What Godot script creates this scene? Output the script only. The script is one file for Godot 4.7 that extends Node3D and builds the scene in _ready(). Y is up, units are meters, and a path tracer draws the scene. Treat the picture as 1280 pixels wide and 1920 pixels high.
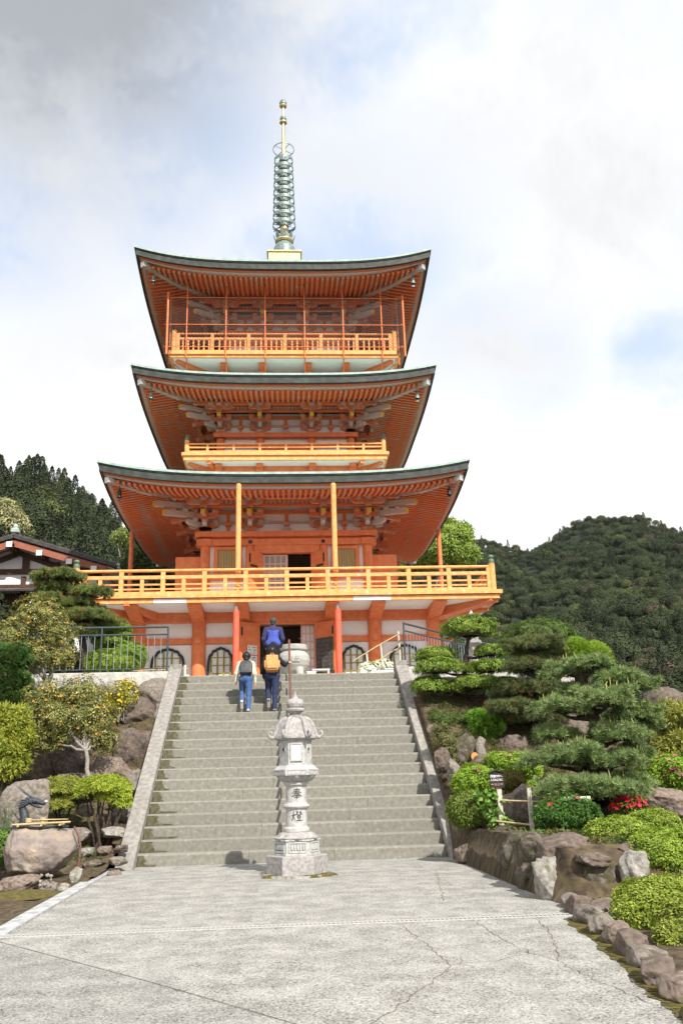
extends Node3D

# A three-storey vermilion pagoda above a stone stairway, with clipped gardens either side.

var M := {}
var rng := RandomNumberGenerator.new()
var taken := {}
var box_meshes := {}
var tube_meshes := {}
var noise := FastNoiseLite.new()

const STEP_RISE := 0.2161
const STEP_RUN := 0.3389
const STEPS := 19
const LAND := 4.106          # level of the terrace the pagoda stands on
const PAGODA_AT := Vector3(0.0334, 0, -15.9716)
const PAGODA_TURN := -0.0082


# ---------- geometry ----------
class Geo:
	var v := PackedVector3Array()
	var n := PackedVector3Array()
	var uv := PackedVector2Array()
	var c := PackedColorArray()
	var i := PackedInt32Array()
	var use_c := false
	var col := Color.WHITE

	func vert(p: Vector3, q: Vector3, t := Vector2.ZERO) -> int:
		v.append(p); n.append(q); uv.append(t)
		if use_c: c.append(col)
		return v.size() - 1

	func tri(a: Vector3, b: Vector3, d: Vector3, out := Vector3.ZERO) -> void:
		var q := (d - a).cross(b - a)
		if q.length_squared() < 1e-16: return
		q = q.normalized()
		if out != Vector3.ZERO and q.dot(out) < 0.0:
			var s := b; b = d; d = s; q = -q
		var k := vert(a, q); vert(b, q); vert(d, q)
		i.append_array([k, k + 1, k + 2])

	func quad(a: Vector3, b: Vector3, d: Vector3, e: Vector3, out := Vector3.ZERO) -> void:
		var q := (d - a).cross(b - a)
		if q.length_squared() < 1e-16: q = (e - a).cross(d - a)
		q = q.normalized()
		if out != Vector3.ZERO and q.dot(out) < 0.0:
			var s := b; b = e; e = s; q = -q
		var k := vert(a, q, Vector2(0, 0)); vert(b, q, Vector2(1, 0)); vert(d, q, Vector2(1, 1)); vert(e, q, Vector2(0, 1))
		i.append_array([k, k + 1, k + 2, k, k + 2, k + 3])

	func box(x: Transform3D, s: Vector3) -> void:
		var h := s * 0.5
		var p := []
		for k in 8:
			p.append(x * Vector3(h.x if k & 1 else -h.x, h.y if k & 2 else -h.y, h.z if k & 4 else -h.z))
		var b := x.basis
		quad(p[0], p[1], p[3], p[2], -b.z); quad(p[4], p[5], p[7], p[6], b.z)
		quad(p[0], p[2], p[6], p[4], -b.x); quad(p[1], p[3], p[7], p[5], b.x)
		quad(p[0], p[1], p[5], p[4], -b.y); quad(p[2], p[3], p[7], p[6], b.y)

	func at_box(at: Vector3, s: Vector3) -> void:
		box(Transform3D(Basis(), at), s)

	# box with chamfered edges
	func cham(x: Transform3D, s: Vector3, r: float) -> void:
		var h := s * 0.5
		r = minf(r, minf(h.x, minf(h.y, h.z)) * 0.9)
		var g := func(sx: float, sy: float, sz: float, ax: int) -> Vector3:
			var p := Vector3(sx * h.x, sy * h.y, sz * h.z)
			for a in 3:
				if a != ax: p[a] -= r * signf(p[a])
			return x * p
		for ax in 3:
			var b1 := (ax + 1) % 3
			var b2 := (ax + 2) % 3
			for sg in [-1.0, 1.0]:
				var q := []
				for m in [[-1, -1], [1, -1], [1, 1], [-1, 1]]:
					var t := Vector3.ZERO
					t[ax] = sg; t[b1] = m[0]; t[b2] = m[1]
					q.append(g.call(t.x, t.y, t.z, ax))
				quad(q[0], q[1], q[2], q[3], x.basis[ax] * sg)
		for ax in 3:   # edges along ax
			var b1 := (ax + 1) % 3
			var b2 := (ax + 2) % 3
			for s1 in [-1.0, 1.0]:
				for s2 in [-1.0, 1.0]:
					var q := []
					for e in [[-1.0, b1], [1.0, b1], [1.0, b2], [-1.0, b2]]:
						var t := Vector3.ZERO
						t[ax] = e[0]; t[b1] = s1; t[b2] = s2
						q.append(g.call(t.x, t.y, t.z, e[1]))
					quad(q[0], q[1], q[2], q[3], x.basis[b1] * s1 + x.basis[b2] * s2)
		for sx in [-1.0, 1.0]:
			for sy in [-1.0, 1.0]:
				for sz in [-1.0, 1.0]:
					tri(g.call(sx, sy, sz, 0), g.call(sx, sy, sz, 1), g.call(sx, sy, sz, 2), x.basis * Vector3(sx, sy, sz))

	# a straight bar from a to b, w wide and h high
	func bar(a: Vector3, b: Vector3, w: float, h: float, up := Vector3.UP) -> void:
		var z := (b - a)
		var l := z.length()
		if l < 1e-5: return
		z /= l
		var x := up.cross(z)
		if x.length() < 1e-4: x = Vector3.RIGHT.cross(z)
		x = x.normalized()
		box(Transform3D(Basis(x, z.cross(x), z), (a + b) * 0.5), Vector3(w, h, l))

	func tube(p: Array, r: Array, sides := 8, caps := true) -> void:
		var rows := []
		var x := Vector3.ZERO
		for k in p.size():
			var t: Vector3 = (p[mini(k + 1, p.size() - 1)] - p[maxi(k - 1, 0)]).normalized()
			if x == Vector3.ZERO:
				x = t.cross(Vector3.UP if absf(t.y) < 0.9 else Vector3.RIGHT).normalized()
			x = (x - t * x.dot(t)).normalized()
			var y := t.cross(x)
			var row := []
			for s in sides + 1:
				var a := TAU * s / sides
				var d := x * cos(a) + y * sin(a)
				row.append(vert(p[k] + d * float(r[k]), d, Vector2(float(s) / sides, float(k))))
			rows.append(row)
		for k in p.size() - 1:
			for s in sides:
				i.append_array([rows[k][s], rows[k + 1][s + 1], rows[k][s + 1], rows[k][s], rows[k + 1][s], rows[k + 1][s + 1]])
		if caps:
			for e in [0, p.size() - 1]:
				if float(r[e]) < 1e-4: continue
				var o: Vector3 = (p[0] - p[1]) if e == 0 else (p[e] - p[e - 1])
				for s in sides:
					tri(p[e], v[rows[e][s]], v[rows[e][s + 1]], o)

	# profile of Vector2(radius, height); creases where flat
	func lathe(pf: Array, sides: int, x := Transform3D(), smooth := true, lobes := 0, lobe := 0.0) -> void:
		for k in pf.size() - 1:
			var a: Vector2 = pf[k]
			var b: Vector2 = pf[k + 1]
			if a.distance_to(b) < 1e-6: continue
			var sl := Vector2(b.y - a.y, a.x - b.x).normalized()
			for s in sides:
				var t0 := TAU * s / sides
				var t1 := TAU * (s + 1) / sides
				var f0 := 1.0 + lobe * cos(lobes * t0)
				var f1 := 1.0 + lobe * cos(lobes * t1)
				var d0 := Vector3(sin(t0), 0, cos(t0))
				var d1 := Vector3(sin(t1), 0, cos(t1))
				var P := [x * (d0 * a.x * f0 + Vector3.UP * a.y), x * (d1 * a.x * f1 + Vector3.UP * a.y), x * (d1 * b.x * f1 + Vector3.UP * b.y), x * (d0 * b.x * f0 + Vector3.UP * b.y)]
				var dm := (d0 + d1).normalized()
				var out := (x.basis * (dm * sl.x + Vector3.UP * sl.y))
				if not smooth or lobes > 0:
					if a.x < 1e-5: tri(P[0], P[2], P[3], out)
					elif b.x < 1e-5: tri(P[0], P[1], P[2], out)
					else: quad(P[0], P[1], P[2], P[3], out)
				else:
					var n0 := (x.basis * (d0 * sl.x + Vector3.UP * sl.y)).normalized()
					var n1 := (x.basis * (d1 * sl.x + Vector3.UP * sl.y)).normalized()
					var m := vert(P[0], n0); vert(P[1], n1); vert(P[2], n1); vert(P[3], n0)
					if ((P[2] - P[0]).cross(P[1] - P[0])).dot(out) >= 0.0 and b.x > 1e-5 or b.x <= 1e-5 and ((P[2] - P[0]).cross(P[1] - P[0])).dot(out) >= 0.0:
						i.append_array([m, m + 1, m + 2, m, m + 2, m + 3])
					else:
						i.append_array([m, m + 2, m + 1, m, m + 3, m + 2])

	# polygon in the XY plane of x, from z0 to z1
	func prism(poly: PackedVector2Array, z0: float, z1: float, x := Transform3D()) -> void:
		if Geometry2D.is_polygon_clockwise(poly): poly.reverse()
		var t := Geometry2D.triangulate_polygon(poly)
		for k in range(0, t.size(), 3):
			for z in [z0, z1]:
				tri(x * Vector3(poly[t[k]].x, poly[t[k]].y, z), x * Vector3(poly[t[k + 1]].x, poly[t[k + 1]].y, z), x * Vector3(poly[t[k + 2]].x, poly[t[k + 2]].y, z), x.basis.z * (z - (z0 + z1) * 0.5))
		for k in poly.size():
			var a := poly[k]
			var b := poly[(k + 1) % poly.size()]
			var o := Vector3(b.y - a.y, a.x - b.x, 0)
			quad(x * Vector3(a.x, a.y, z0), x * Vector3(b.x, b.y, z0), x * Vector3(b.x, b.y, z1), x * Vector3(a.x, a.y, z1), x.basis * o)

	# ring between two outlines with the same number of points
	func ring(outer: PackedVector2Array, inner: PackedVector2Array, z0: float, z1: float, x := Transform3D(), closed := true) -> void:
		var m := outer.size()
		for k in (m if closed else m - 1):
			var j := (k + 1) % m
			var oa := outer[k]; var ob := outer[j]; var ia := inner[k]; var ib := inner[j]
			for z in [z0, z1]:
				quad(x * Vector3(oa.x, oa.y, z), x * Vector3(ob.x, ob.y, z), x * Vector3(ib.x, ib.y, z), x * Vector3(ia.x, ia.y, z), x.basis.z * (z - (z0 + z1) * 0.5))
			var mid := (oa + ob - ia - ib) * 0.5
			quad(x * Vector3(oa.x, oa.y, z0), x * Vector3(ob.x, ob.y, z0), x * Vector3(ob.x, ob.y, z1), x * Vector3(oa.x, oa.y, z1), x.basis * Vector3(mid.x, mid.y, 0))
			quad(x * Vector3(ia.x, ia.y, z0), x * Vector3(ib.x, ib.y, z0), x * Vector3(ib.x, ib.y, z1), x * Vector3(ia.x, ia.y, z1), x.basis * Vector3(-mid.x, -mid.y, 0))

	func mesh() -> ArrayMesh:
		var a := []
		a.resize(Mesh.ARRAY_MAX)
		a[Mesh.ARRAY_VERTEX] = v
		a[Mesh.ARRAY_NORMAL] = n
		a[Mesh.ARRAY_TEX_UV] = uv
		if use_c: a[Mesh.ARRAY_COLOR] = c
		a[Mesh.ARRAY_INDEX] = i
		var m := ArrayMesh.new()
		m.add_surface_from_arrays(Mesh.PRIMITIVE_TRIANGLES, a)
		return m


# ---------- naming and placing ----------
func numbered(called: String) -> String:
	if not taken.has(called):
		taken[called] = 0
		return called
	taken[called] += 1
	return "%s_%03d" % [called, taken[called]]


func thing(called: String, label: String, category: String, group := "", at := Vector3.ZERO, turn := 0.0) -> Node3D:
	var o := Node3D.new()
	o.name = numbered(called)
	add_child(o)
	o.position = at
	o.rotation.y = turn
	tag(o, label, category, group)
	return o


func tag(o: Node, label: String, category: String, group := "") -> Node:
	o.set_meta("label", label)
	o.set_meta("category", category)
	if group: o.set_meta("group", group)
	return o


func part(called: String, m: Mesh, mat: Material, parent: Node, x := Transform3D()) -> MeshInstance3D:
	var o := MeshInstance3D.new()
	o.mesh = m
	o.material_override = mat
	if parent == self:
		o.name = numbered(called)
	else:
		o.name = called
	parent.add_child(o, true)
	o.transform = x
	return o


func struct(called: String, m: Mesh, mat: Material, x := Transform3D()) -> MeshInstance3D:
	var o := part(called, m, mat, self, x)
	o.set_meta("kind", "structure")
	return o


func bmesh(s: Vector3) -> BoxMesh:
	var k := "%.3f %.3f %.3f" % [s.x, s.y, s.z]
	if not box_meshes.has(k):
		var b := BoxMesh.new()
		b.size = s
		box_meshes[k] = b
	return box_meshes[k]


func cmesh(r: float, h: float, sides := 12, r2 := -1.0) -> CylinderMesh:
	var k := "%.3f %.3f %d %.3f" % [r, h, sides, r2]
	if not tube_meshes.has(k):
		var b := CylinderMesh.new()
		b.bottom_radius = r
		b.top_radius = r if r2 < 0.0 else r2
		b.height = h
		b.radial_segments = sides
		b.rings = 1
		tube_meshes[k] = b
	return tube_meshes[k]


func pbox(called: String, at: Vector3, s: Vector3, mat: Material, parent: Node, x := Transform3D()) -> MeshInstance3D:
	return part(called, bmesh(s), mat, parent, x * Transform3D(Basis(), at))


func pcyl(called: String, at: Vector3, r: float, h: float, mat: Material, parent: Node, x := Transform3D(), sides := 14) -> MeshInstance3D:
	return part(called, cmesh(r, h, sides), mat, parent, x * Transform3D(Basis(), at))


func copy(o: Node3D, at: Vector3, turn: float, label := "", group := "") -> Node3D:
	var c: Node3D = o.duplicate()
	c.name = numbered(str(o.name).rstrip("0123456789").rstrip("_"))
	add_child(c)
	c.position = at
	c.rotation.y = turn
	if label: c.set_meta("label", label)
	if group: c.set_meta("group", group)
	return c


func side(k: int) -> Transform3D:
	return Transform3D(Basis(Vector3.UP, k * PI / 2), Vector3.ZERO)


# ---------- materials ----------
func lin(r: float, g: float, b: float) -> Color:
	return Color(r, g, b).linear_to_srgb()


# a seamless noise picture whose ramp holds the given linear colours
func ntex(stops: Array, sd: int, freq: float, oct := 4, size := 256, kind := FastNoiseLite.TYPE_SIMPLEX_SMOOTH) -> NoiseTexture2D:
	var f := FastNoiseLite.new()
	f.noise_type = kind
	f.seed = sd
	f.frequency = freq
	f.fractal_octaves = oct
	var t := NoiseTexture2D.new()
	t.width = size; t.height = size
	t.seamless = true
	t.noise = f
	var g := Gradient.new()
	var off := PackedFloat32Array()
	var cs := PackedColorArray()
	for s in stops:
		off.append(s[0])
		cs.append(lin(s[1], s[2], s[3]))
	g.offsets = off
	g.colors = cs
	t.color_ramp = g
	return t


func btex(sd: int, freq: float, oct := 4, strength := 4.0, size := 256) -> NoiseTexture2D:
	var f := FastNoiseLite.new()
	f.seed = sd
	f.frequency = freq
	f.fractal_octaves = oct
	var t := NoiseTexture2D.new()
	t.width = size; t.height = size
	t.seamless = true
	t.as_normal_map = true
	t.bump_strength = strength
	t.noise = f
	return t


func mat(c: Color, rough := 0.7, metal := 0.0) -> StandardMaterial3D:
	var m := StandardMaterial3D.new()
	m.albedo_color = c
	m.roughness = rough
	m.metallic = metal
	m.metallic_specular = 0.4
	return m


# world-triplanar textured material; metres is the size of one tile
func tmat(tex: Texture2D, metres: float, rough := 0.85, bump: Texture2D = null, bumpiness := 1.0, tint := Color.WHITE) -> StandardMaterial3D:
	var m := mat(tint, rough)
	m.albedo_texture = tex
	m.uv1_triplanar = true
	m.uv1_world_triplanar = true
	m.uv1_scale = Vector3.ONE / metres
	m.uv1_triplanar_sharpness = 4.0
	if bump:
		m.normal_enabled = true
		m.normal_texture = bump
		m.normal_scale = bumpiness
	return m


func leafmat(rough := 0.55, back := 0.25) -> StandardMaterial3D:
	var m := mat(Color.WHITE, rough)
	m.vertex_color_use_as_albedo = true
	m.cull_mode = BaseMaterial3D.CULL_DISABLED
	m.backlight_enabled = true
	m.backlight = lin(back * 0.8, back, back * 0.25)
	return m


func rnd(a: float, b: float) -> float:
	return rng.randf_range(a, b)


func rdir() -> Vector3:
	var z := rng.randf_range(-1, 1)
	var a := rng.randf() * TAU
	var r := sqrt(1.0 - z * z)
	return Vector3(r * cos(a), z, r * sin(a))


func _ready() -> void:
	rng.seed = 7
	noise.seed = 3
	noise.frequency = 1.0
	set_camera()
	set_sky_and_sun()
	make_materials()
	build_ground()
	build_hills()
	build_stairs()
	build_terrace()
	build_pagoda()
	build_house()
	build_left_garden()
	build_right_garden()
	build_landing_things()
	build_stone_lantern()
	build_people()


func set_camera() -> void:
	var cam := Camera3D.new()
	cam.name = "camera"
	add_child(cam)
	cam.position = Vector3(-0.1933, 1.3271, 17.0905)
	cam.rotation = Vector3(0.2999, -0.072, -0.0279)
	cam.fov = rad_to_deg(2.0 * atan(960.0 / 1648.08))
	cam.near = 0.1
	cam.far = 2500.0
	cam.current = true


func set_sky_and_sun() -> void:
	var env := Environment.new()
	env.background_mode = Environment.BG_SKY
	env.tonemap_mode = Environment.TONE_MAPPER_LINEAR
	env.tonemap_exposure = 1.8
	env.sdfgi_enabled = true
	env.ssao_enabled = true
	env.ssil_enabled = true
	var sm := PanoramaSkyMaterial.new()
	sm.panorama = cloud_panorama()
	var sky := Sky.new()
	sky.sky_material = sm
	env.sky = sky
	var we := WorldEnvironment.new()
	env.fog_enabled = true
	env.fog_density = 0.00006
	env.fog_light_color = lin(0.70, 0.76, 0.84)
	we.name = "world"
	we.environment = env
	add_child(we)
	var sun := DirectionalLight3D.new()
	sun.name = "sun"
	add_child(sun)
	sun.look_at_from_position(Vector3.ZERO, -Vector3(0.30, 0.68, 0.67))
	sun.light_energy = 1.2
	sun.light_color = lin(1.0, 0.95, 0.87)
	sun.light_angular_distance = 0.6
	sun.shadow_enabled = true


# broken bright cloud with thin blue openings and a few grey undersides
func cloud_panorama() -> ImageTexture:
	var w := 1400
	var h := 700
	var a := FastNoiseLite.new()
	a.seed = 21; a.frequency = 1.0; a.fractal_octaves = 5; a.fractal_gain = 0.5
	var b := FastNoiseLite.new()
	b.seed = 5; b.frequency = 0.75; b.fractal_octaves = 4
	var e := FastNoiseLite.new()
	e.seed = 33; e.frequency = 4.0; e.fractal_octaves = 5; e.fractal_gain = 0.6; e.domain_warp_enabled = true; e.domain_warp_amplitude = 0.25; e.domain_warp_frequency = 1.5
	var im := Image.create(w, h, false, Image.FORMAT_RGBF)
	var grey := Vector3(-0.20, 0.755, -0.625).normalized()
	var holes := [[Vector3(-0.07, 0.65, -0.76), 0.09], [Vector3(-0.14, 0.61, -0.78), 0.10], [Vector3(-0.27, 0.55, -0.79), 0.09], [Vector3(0.28, 0.42, -0.86), 0.06], [Vector3(0.21, 0.46, -0.86), 0.07], [Vector3(0.10, 0.55, -0.83), 0.12]]
	for y in h:
		var el := PI / 2 - PI * (y + 0.5) / h
		var s := sin(el)
		var ce := cos(el)
		for x in w:
			if s < -0.02:
				im.set_pixel(x, y, Color(0.30, 0.29, 0.27))
				continue
			var az := TAU * (x + 0.5) / w
			var d := Vector3(sin(az) * ce, s, -cos(az) * ce)
			var p := Vector3(d.x, 0, d.z) / (maxf(s, 0.0) + 0.35)
			var n1 := a.get_noise_3d(p.x * 1.9, p.z * 1.9, 3.0)
			var n2 := b.get_noise_3d(p.x * 0.9, p.z * 0.9, 9.0)
			var n3 := e.get_noise_3d(p.x, p.z, 1.0)
			var open := smoothstep(0.05, 0.55, n1 * 0.9 + n2 * 0.4 + n3 * 0.35 - 0.06)
			for q in holes:
				var hv: Vector3 = q[0]
				var g := exp(-(1.0 - d.dot(hv.normalized())) / (q[1] * q[1] * 0.5))
				open = maxf(open, g * clampf(0.58 + 1.3 * n1 + 0.9 * n3, 0.05, 1.0))
			open *= smoothstep(0.05, 0.30, s)
			var dark := smoothstep(0.10, 0.60, n2 * 1.1 - n1 * 0.5 + 0.05) * smoothstep(0.6, 0.98, s) * 0.4
			dark = maxf(dark, clampf(exp(-(1.0 - d.dot(grey)) / 0.017) * (1.15 + 0.5 * n2 + 0.6 * n3), 0.0, 0.9))
			var c := Vector3(0.565, 0.57, 0.58)
			c *= 1.0 + 0.16 * n1 - 0.10 * n2 + 0.16 * n3
			c = c.lerp(Vector3(0.345, 0.42, 0.555), open * 0.9)
			c = c.lerp(Vector3(0.24, 0.25, 0.265), dark)
			c = c.lerp(Vector3(0.80, 0.80, 0.80), 1.0 - smoothstep(0.10, 0.48, s))
			im.set_pixel(x, y, Color(c.x, c.y, c.z))
	return ImageTexture.create_from_image(im)


func make_materials() -> void:
	var fine := btex(11, 0.06, 4, 3.0)
	var coarse := btex(12, 0.02, 5, 6.0)
	M.fine = fine
	# paint and wood of the pagoda
	M.orange = tmat(ntex([[0.0, 0.54, 0.155, 0.060], [0.3, 0.66, 0.185, 0.066], [0.6, 0.71, 0.205, 0.075], [0.9, 0.74, 0.25, 0.11], [1.0, 0.74, 0.38, 0.25]], 1, 0.02, 6, 512), 3.0, 0.55, fine, 0.15)
	M.orange_light = tmat(ntex([[0.0, 0.66, 0.23, 0.07], [0.25, 0.77, 0.315, 0.10], [0.6, 0.81, 0.37, 0.13], [0.80, 0.83, 0.41, 0.16], [0.88, 0.82, 0.66, 0.50]], 2, 0.025, 6, 512), 3.0, 0.6, fine, 0.15)
	M.orange_old = tmat(ntex([[0.0, 0.42, 0.27, 0.20], [0.28, 0.50, 0.24, 0.15], [0.40, 0.70, 0.20, 0.075], [1.0, 0.75, 0.21, 0.075]], 3, 0.014, 5), 2.2, 0.75, fine, 0.2)
	M.rafter = tmat(ntex([[0.0, 0.46, 0.36, 0.31], [0.30, 0.52, 0.31, 0.22], [0.42, 0.70, 0.20, 0.08], [1.0, 0.74, 0.21, 0.08]], 4, 0.02, 5), 3.0, 0.8)
	M.soffit_board = tmat(ntex([[0.0, 0.64, 0.19, 0.075], [1.0, 0.70, 0.21, 0.08]], 5, 0.01), 3.0, 0.8)
	M.bracket = tmat(ntex([[0.0, 0.52, 0.43, 0.39], [0.38, 0.52, 0.38, 0.32], [0.50, 0.66, 0.21, 0.09], [1.0, 0.70, 0.20, 0.07]], 6, 0.02, 4), 1.6, 0.85)
	M.grey_wood = tmat(ntex([[0.0, 0.42, 0.36, 0.33], [0.6, 0.52, 0.45, 0.41], [1.0, 0.55, 0.30, 0.19]], 7, 0.02, 4), 1.6, 0.85)
	M.yellow = mat(lin(0.62, 0.38, 0.04), 0.6)
	M.plaster = tmat(ntex([[0.0, 0.72, 0.70, 0.69], [0.5, 0.81, 0.80, 0.79], [1.0, 0.84, 0.83, 0.82]], 8, 0.008, 5), 3.0, 0.9, fine, 0.1)
	M.plaster_old = tmat(ntex([[0.0, 0.58, 0.54, 0.52], [0.4, 0.70, 0.67, 0.65], [1.0, 0.76, 0.74, 0.72]], 9, 0.015, 5), 2.0, 0.9)
	M.copper = tmat(ntex([[0.0, 0.024, 0.027, 0.024], [0.5, 0.036, 0.042, 0.037], [1.0, 0.065, 0.085, 0.072]], 10, 0.02, 5), 2.0, 0.6)
	M.verdigris = tmat(ntex([[0.0, 0.24, 0.33, 0.29], [0.5, 0.33, 0.43, 0.385], [1.0, 0.43, 0.53, 0.48]], 13, 0.03, 5), 2.0, 0.6)
	M.bronze = tmat(ntex([[0.0, 0.10, 0.13, 0.125], [0.5, 0.19, 0.25, 0.24], [1.0, 0.27, 0.35, 0.33]], 14, 0.03, 4), 1.0, 0.5)
	M.bronze.metallic = 0.3
	M.gold = tmat(ntex([[0.0, 0.32, 0.25, 0.13], [0.4, 0.58, 0.45, 0.22], [1.0, 0.76, 0.62, 0.36]], 15, 0.03, 4), 1.0, 0.4)
	M.gold.metallic = 0.6
	M.black = mat(lin(0.018, 0.018, 0.02), 0.5)
	M.iron = mat(lin(0.03, 0.033, 0.036), 0.45, 0.4)
	M.rail_steel = tmat(ntex([[0.0, 0.035, 0.045, 0.05], [1.0, 0.075, 0.09, 0.095]], 16, 0.03), 1.0, 0.5)
	M.rail_light = mat(lin(0.22, 0.26, 0.30), 0.5)
	M.red_pole = tmat(ntex([[0.0, 0.66, 0.10, 0.05], [1.0, 0.74, 0.14, 0.08]], 17, 0.02), 2.0, 0.5)
	M.wire = mat(lin(0.09, 0.08, 0.07), 0.6)
	M.pinkwood = mat(lin(0.62, 0.40, 0.34), 0.7)
	M.glass_pale = mat(lin(0.68, 0.68, 0.65), 0.35)
	M.deck_floor = tmat(ntex([[0.0, 0.44, 0.42, 0.39], [1.0, 0.60, 0.58, 0.55]], 65, 0.02, 5), 2.0, 0.9)
	M.glass_dim = mat(lin(0.24, 0.245, 0.22), 0.2)
	M.lattice_green = tmat(ntex([[0.0, 0.10, 0.13, 0.05], [0.5, 0.24, 0.19, 0.03], [1.0, 0.38, 0.26, 0.02]], 18, 0.02), 1.0, 0.7)
	M.lattice_yellow = mat(lin(0.40, 0.24, 0.025), 0.7)
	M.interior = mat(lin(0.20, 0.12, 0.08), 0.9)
	M.giboshi = mat(lin(0.12, 0.19, 0.12), 0.5, 0.2)
	M.silver = mat(lin(0.6, 0.6, 0.58), 0.4, 0.5)
	# stone
	M.pave = tmat(pave_picture(), 2.6, 0.95)
	M.pave_old = tmat(M.pave.albedo_texture, 2.6, 0.95, null, 0.0, lin(0.90, 0.90, 0.91))
	var st := []
	for k in 3:
		var f: float = [0.87, 0.91, 0.95][k]
		st.append(tmat(ntex([[0.0, 0.17 * f, 0.158 * f, 0.128 * f], [0.30, 0.215 * f, 0.205 * f, 0.175 * f], [0.62, 0.24 * f, 0.23 * f, 0.20 * f], [0.82, 0.265 * f, 0.255 * f, 0.222 * f], [0.93, 0.40 * f, 0.375 * f, 0.31 * f]], 30 + k, 0.03, 6, 512), 1.7, 0.95, btex(24, 0.14, 3, 4.0, 512), 0.35))
	M.step = st
	M.coping = tmat(ntex([[0.0, 0.17, 0.16, 0.145], [0.5, 0.25, 0.235, 0.215], [0.85, 0.33, 0.31, 0.28]], 34, 0.02, 6, 512), 1.6, 0.95, fine, 0.5)
	M.cheek = tmat(ntex([[0.0, 0.10, 0.085, 0.03], [0.45, 0.16, 0.13, 0.05], [0.6, 0.22, 0.20, 0.15], [1.0, 0.27, 0.25, 0.2]], 35, 0.02, 6, 256), 1.6, 0.95, fine, 0.5)
	M.concrete = tmat(ntex([[0.0, 0.28, 0.27, 0.245], [0.5, 0.46, 0.445, 0.41], [1.0, 0.56, 0.54, 0.50]], 36, 0.012, 6, 512), 2.4, 0.95, fine, 0.4)
	M.kerb = tmat(ntex([[0.0, 0.24, 0.24, 0.24], [0.4, 0.36, 0.365, 0.37], [0.7, 0.44, 0.445, 0.45], [1.0, 0.52, 0.50, 0.48]], 37, 0.02, 6, 256), 1.2, 0.9, fine, 0.4)
	M.rock = []
	var tones := [[0.135, 0.108, 0.094], [0.19, 0.168, 0.150], [0.26, 0.248, 0.232], [0.205, 0.163, 0.143]]
	var rb := btex(40, 0.02, 6, 9.0, 512)
	for k in 4:
		var t: Array = tones[k]
		M.rock.append(tmat(ntex([[0.0, t[0] * 0.45, t[1] * 0.45, t[2] * 0.4], [0.20, t[0] * 0.62, t[1] * 0.66, t[2] * 0.42], [0.36, t[0] * 0.85, t[1] * 0.82, t[2] * 0.78], [0.60, t[0] * 1.08, t[1] * 1.05, t[2] * 1.0], [0.82, t[0] * 1.3, t[1] * 1.3, t[2] * 1.28], [0.93, 0.36, 0.35, 0.33]], 41 + k, 0.03, 6, 512), 1.5, 0.95, rb, 1.0))
	M.rock_mossy = tmat(ntex([[0.0, 0.03, 0.026, 0.018], [0.30, 0.070, 0.064, 0.024], [0.45, 0.075, 0.066, 0.045], [0.66, 0.115, 0.098, 0.083], [0.86, 0.19, 0.145, 0.125], [0.95, 0.32, 0.31, 0.29]], 46, 0.02, 6, 512), 1.5, 0.95, rb, 1.1)
	M.granite = tmat(ntex([[0.0, 0.27, 0.26, 0.25], [0.3, 0.37, 0.365, 0.352], [0.6, 0.43, 0.427, 0.412], [1.0, 0.48, 0.478, 0.46]], 47, 0.018, 6, 512), 0.9, 0.9, fine, 0.5)
	M.granite_dark = tmat(ntex([[0.0, 0.23, 0.21, 0.205], [0.4, 0.31, 0.29, 0.285], [0.7, 0.375, 0.36, 0.35], [1.0, 0.44, 0.432, 0.42]], 48, 0.018, 6, 512), 0.8, 0.9, fine, 0.5)
	M.boulder = tmat(ntex([[0.0, 0.13, 0.105, 0.09], [0.30, 0.20, 0.165, 0.148], [0.52, 0.26, 0.215, 0.195], [0.70, 0.31, 0.245, 0.175], [0.9, 0.36, 0.335, 0.31]], 49, 0.012, 6, 512), 2.2, 0.9, rb, 0.8)
	M.pale_pot = tmat(ntex([[0.0, 0.30, 0.30, 0.275], [1.0, 0.44, 0.44, 0.41]], 50, 0.02, 5), 1.0, 0.8)
	M.soil = tmat(ntex([[0.0, 0.035, 0.026, 0.017], [0.45, 0.075, 0.053, 0.034], [0.62, 0.11, 0.08, 0.048], [0.78, 0.09, 0.085, 0.025], [1.0, 0.12, 0.11, 0.03]], 51, 0.03, 6, 512), 2.5, 1.0, rb, 0.6)
	M.stain = tmat(ntex([[0.0, 0.060, 0.052, 0.018], [0.5, 0.105, 0.095, 0.055], [1.0, 0.15, 0.14, 0.11]], 63, 0.03, 5, 256), 0.8, 1.0)
	M.moss = tmat(ntex([[0.0, 0.055, 0.042, 0.014], [0.5, 0.10, 0.083, 0.020], [1.0, 0.16, 0.135, 0.032]], 52, 0.03, 6, 256), 0.8, 1.0, rb, 0.8)
	M.hill = tmat(ntex([[0.0, 0.014, 0.020, 0.008], [1.0, 0.026, 0.034, 0.014]], 53, 0.03), 20.0, 1.0)
	M.bark = tmat(ntex([[0.0, 0.025, 0.018, 0.013], [0.6, 0.07, 0.05, 0.038], [1.0, 0.13, 0.10, 0.08]], 54, 0.05, 5), 0.6, 1.0, rb, 1.0)
	M.bark_pale = tmat(ntex([[0.0, 0.12, 0.10, 0.08], [0.6, 0.28, 0.25, 0.22], [1.0, 0.42, 0.40, 0.36]], 55, 0.05, 5), 0.5, 1.0)
	M.twig = tmat(ntex([[0.0, 0.07, 0.055, 0.03], [0.5, 0.11, 0.09, 0.05], [1.0, 0.15, 0.13, 0.075]], 64, 0.06, 5), 0.5, 1.0, rb, 1.0)
	M.bamboo = tmat(ntex([[0.0, 0.36, 0.27, 0.12], [1.0, 0.55, 0.45, 0.26]], 56, 0.03), 0.6, 0.6)
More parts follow.
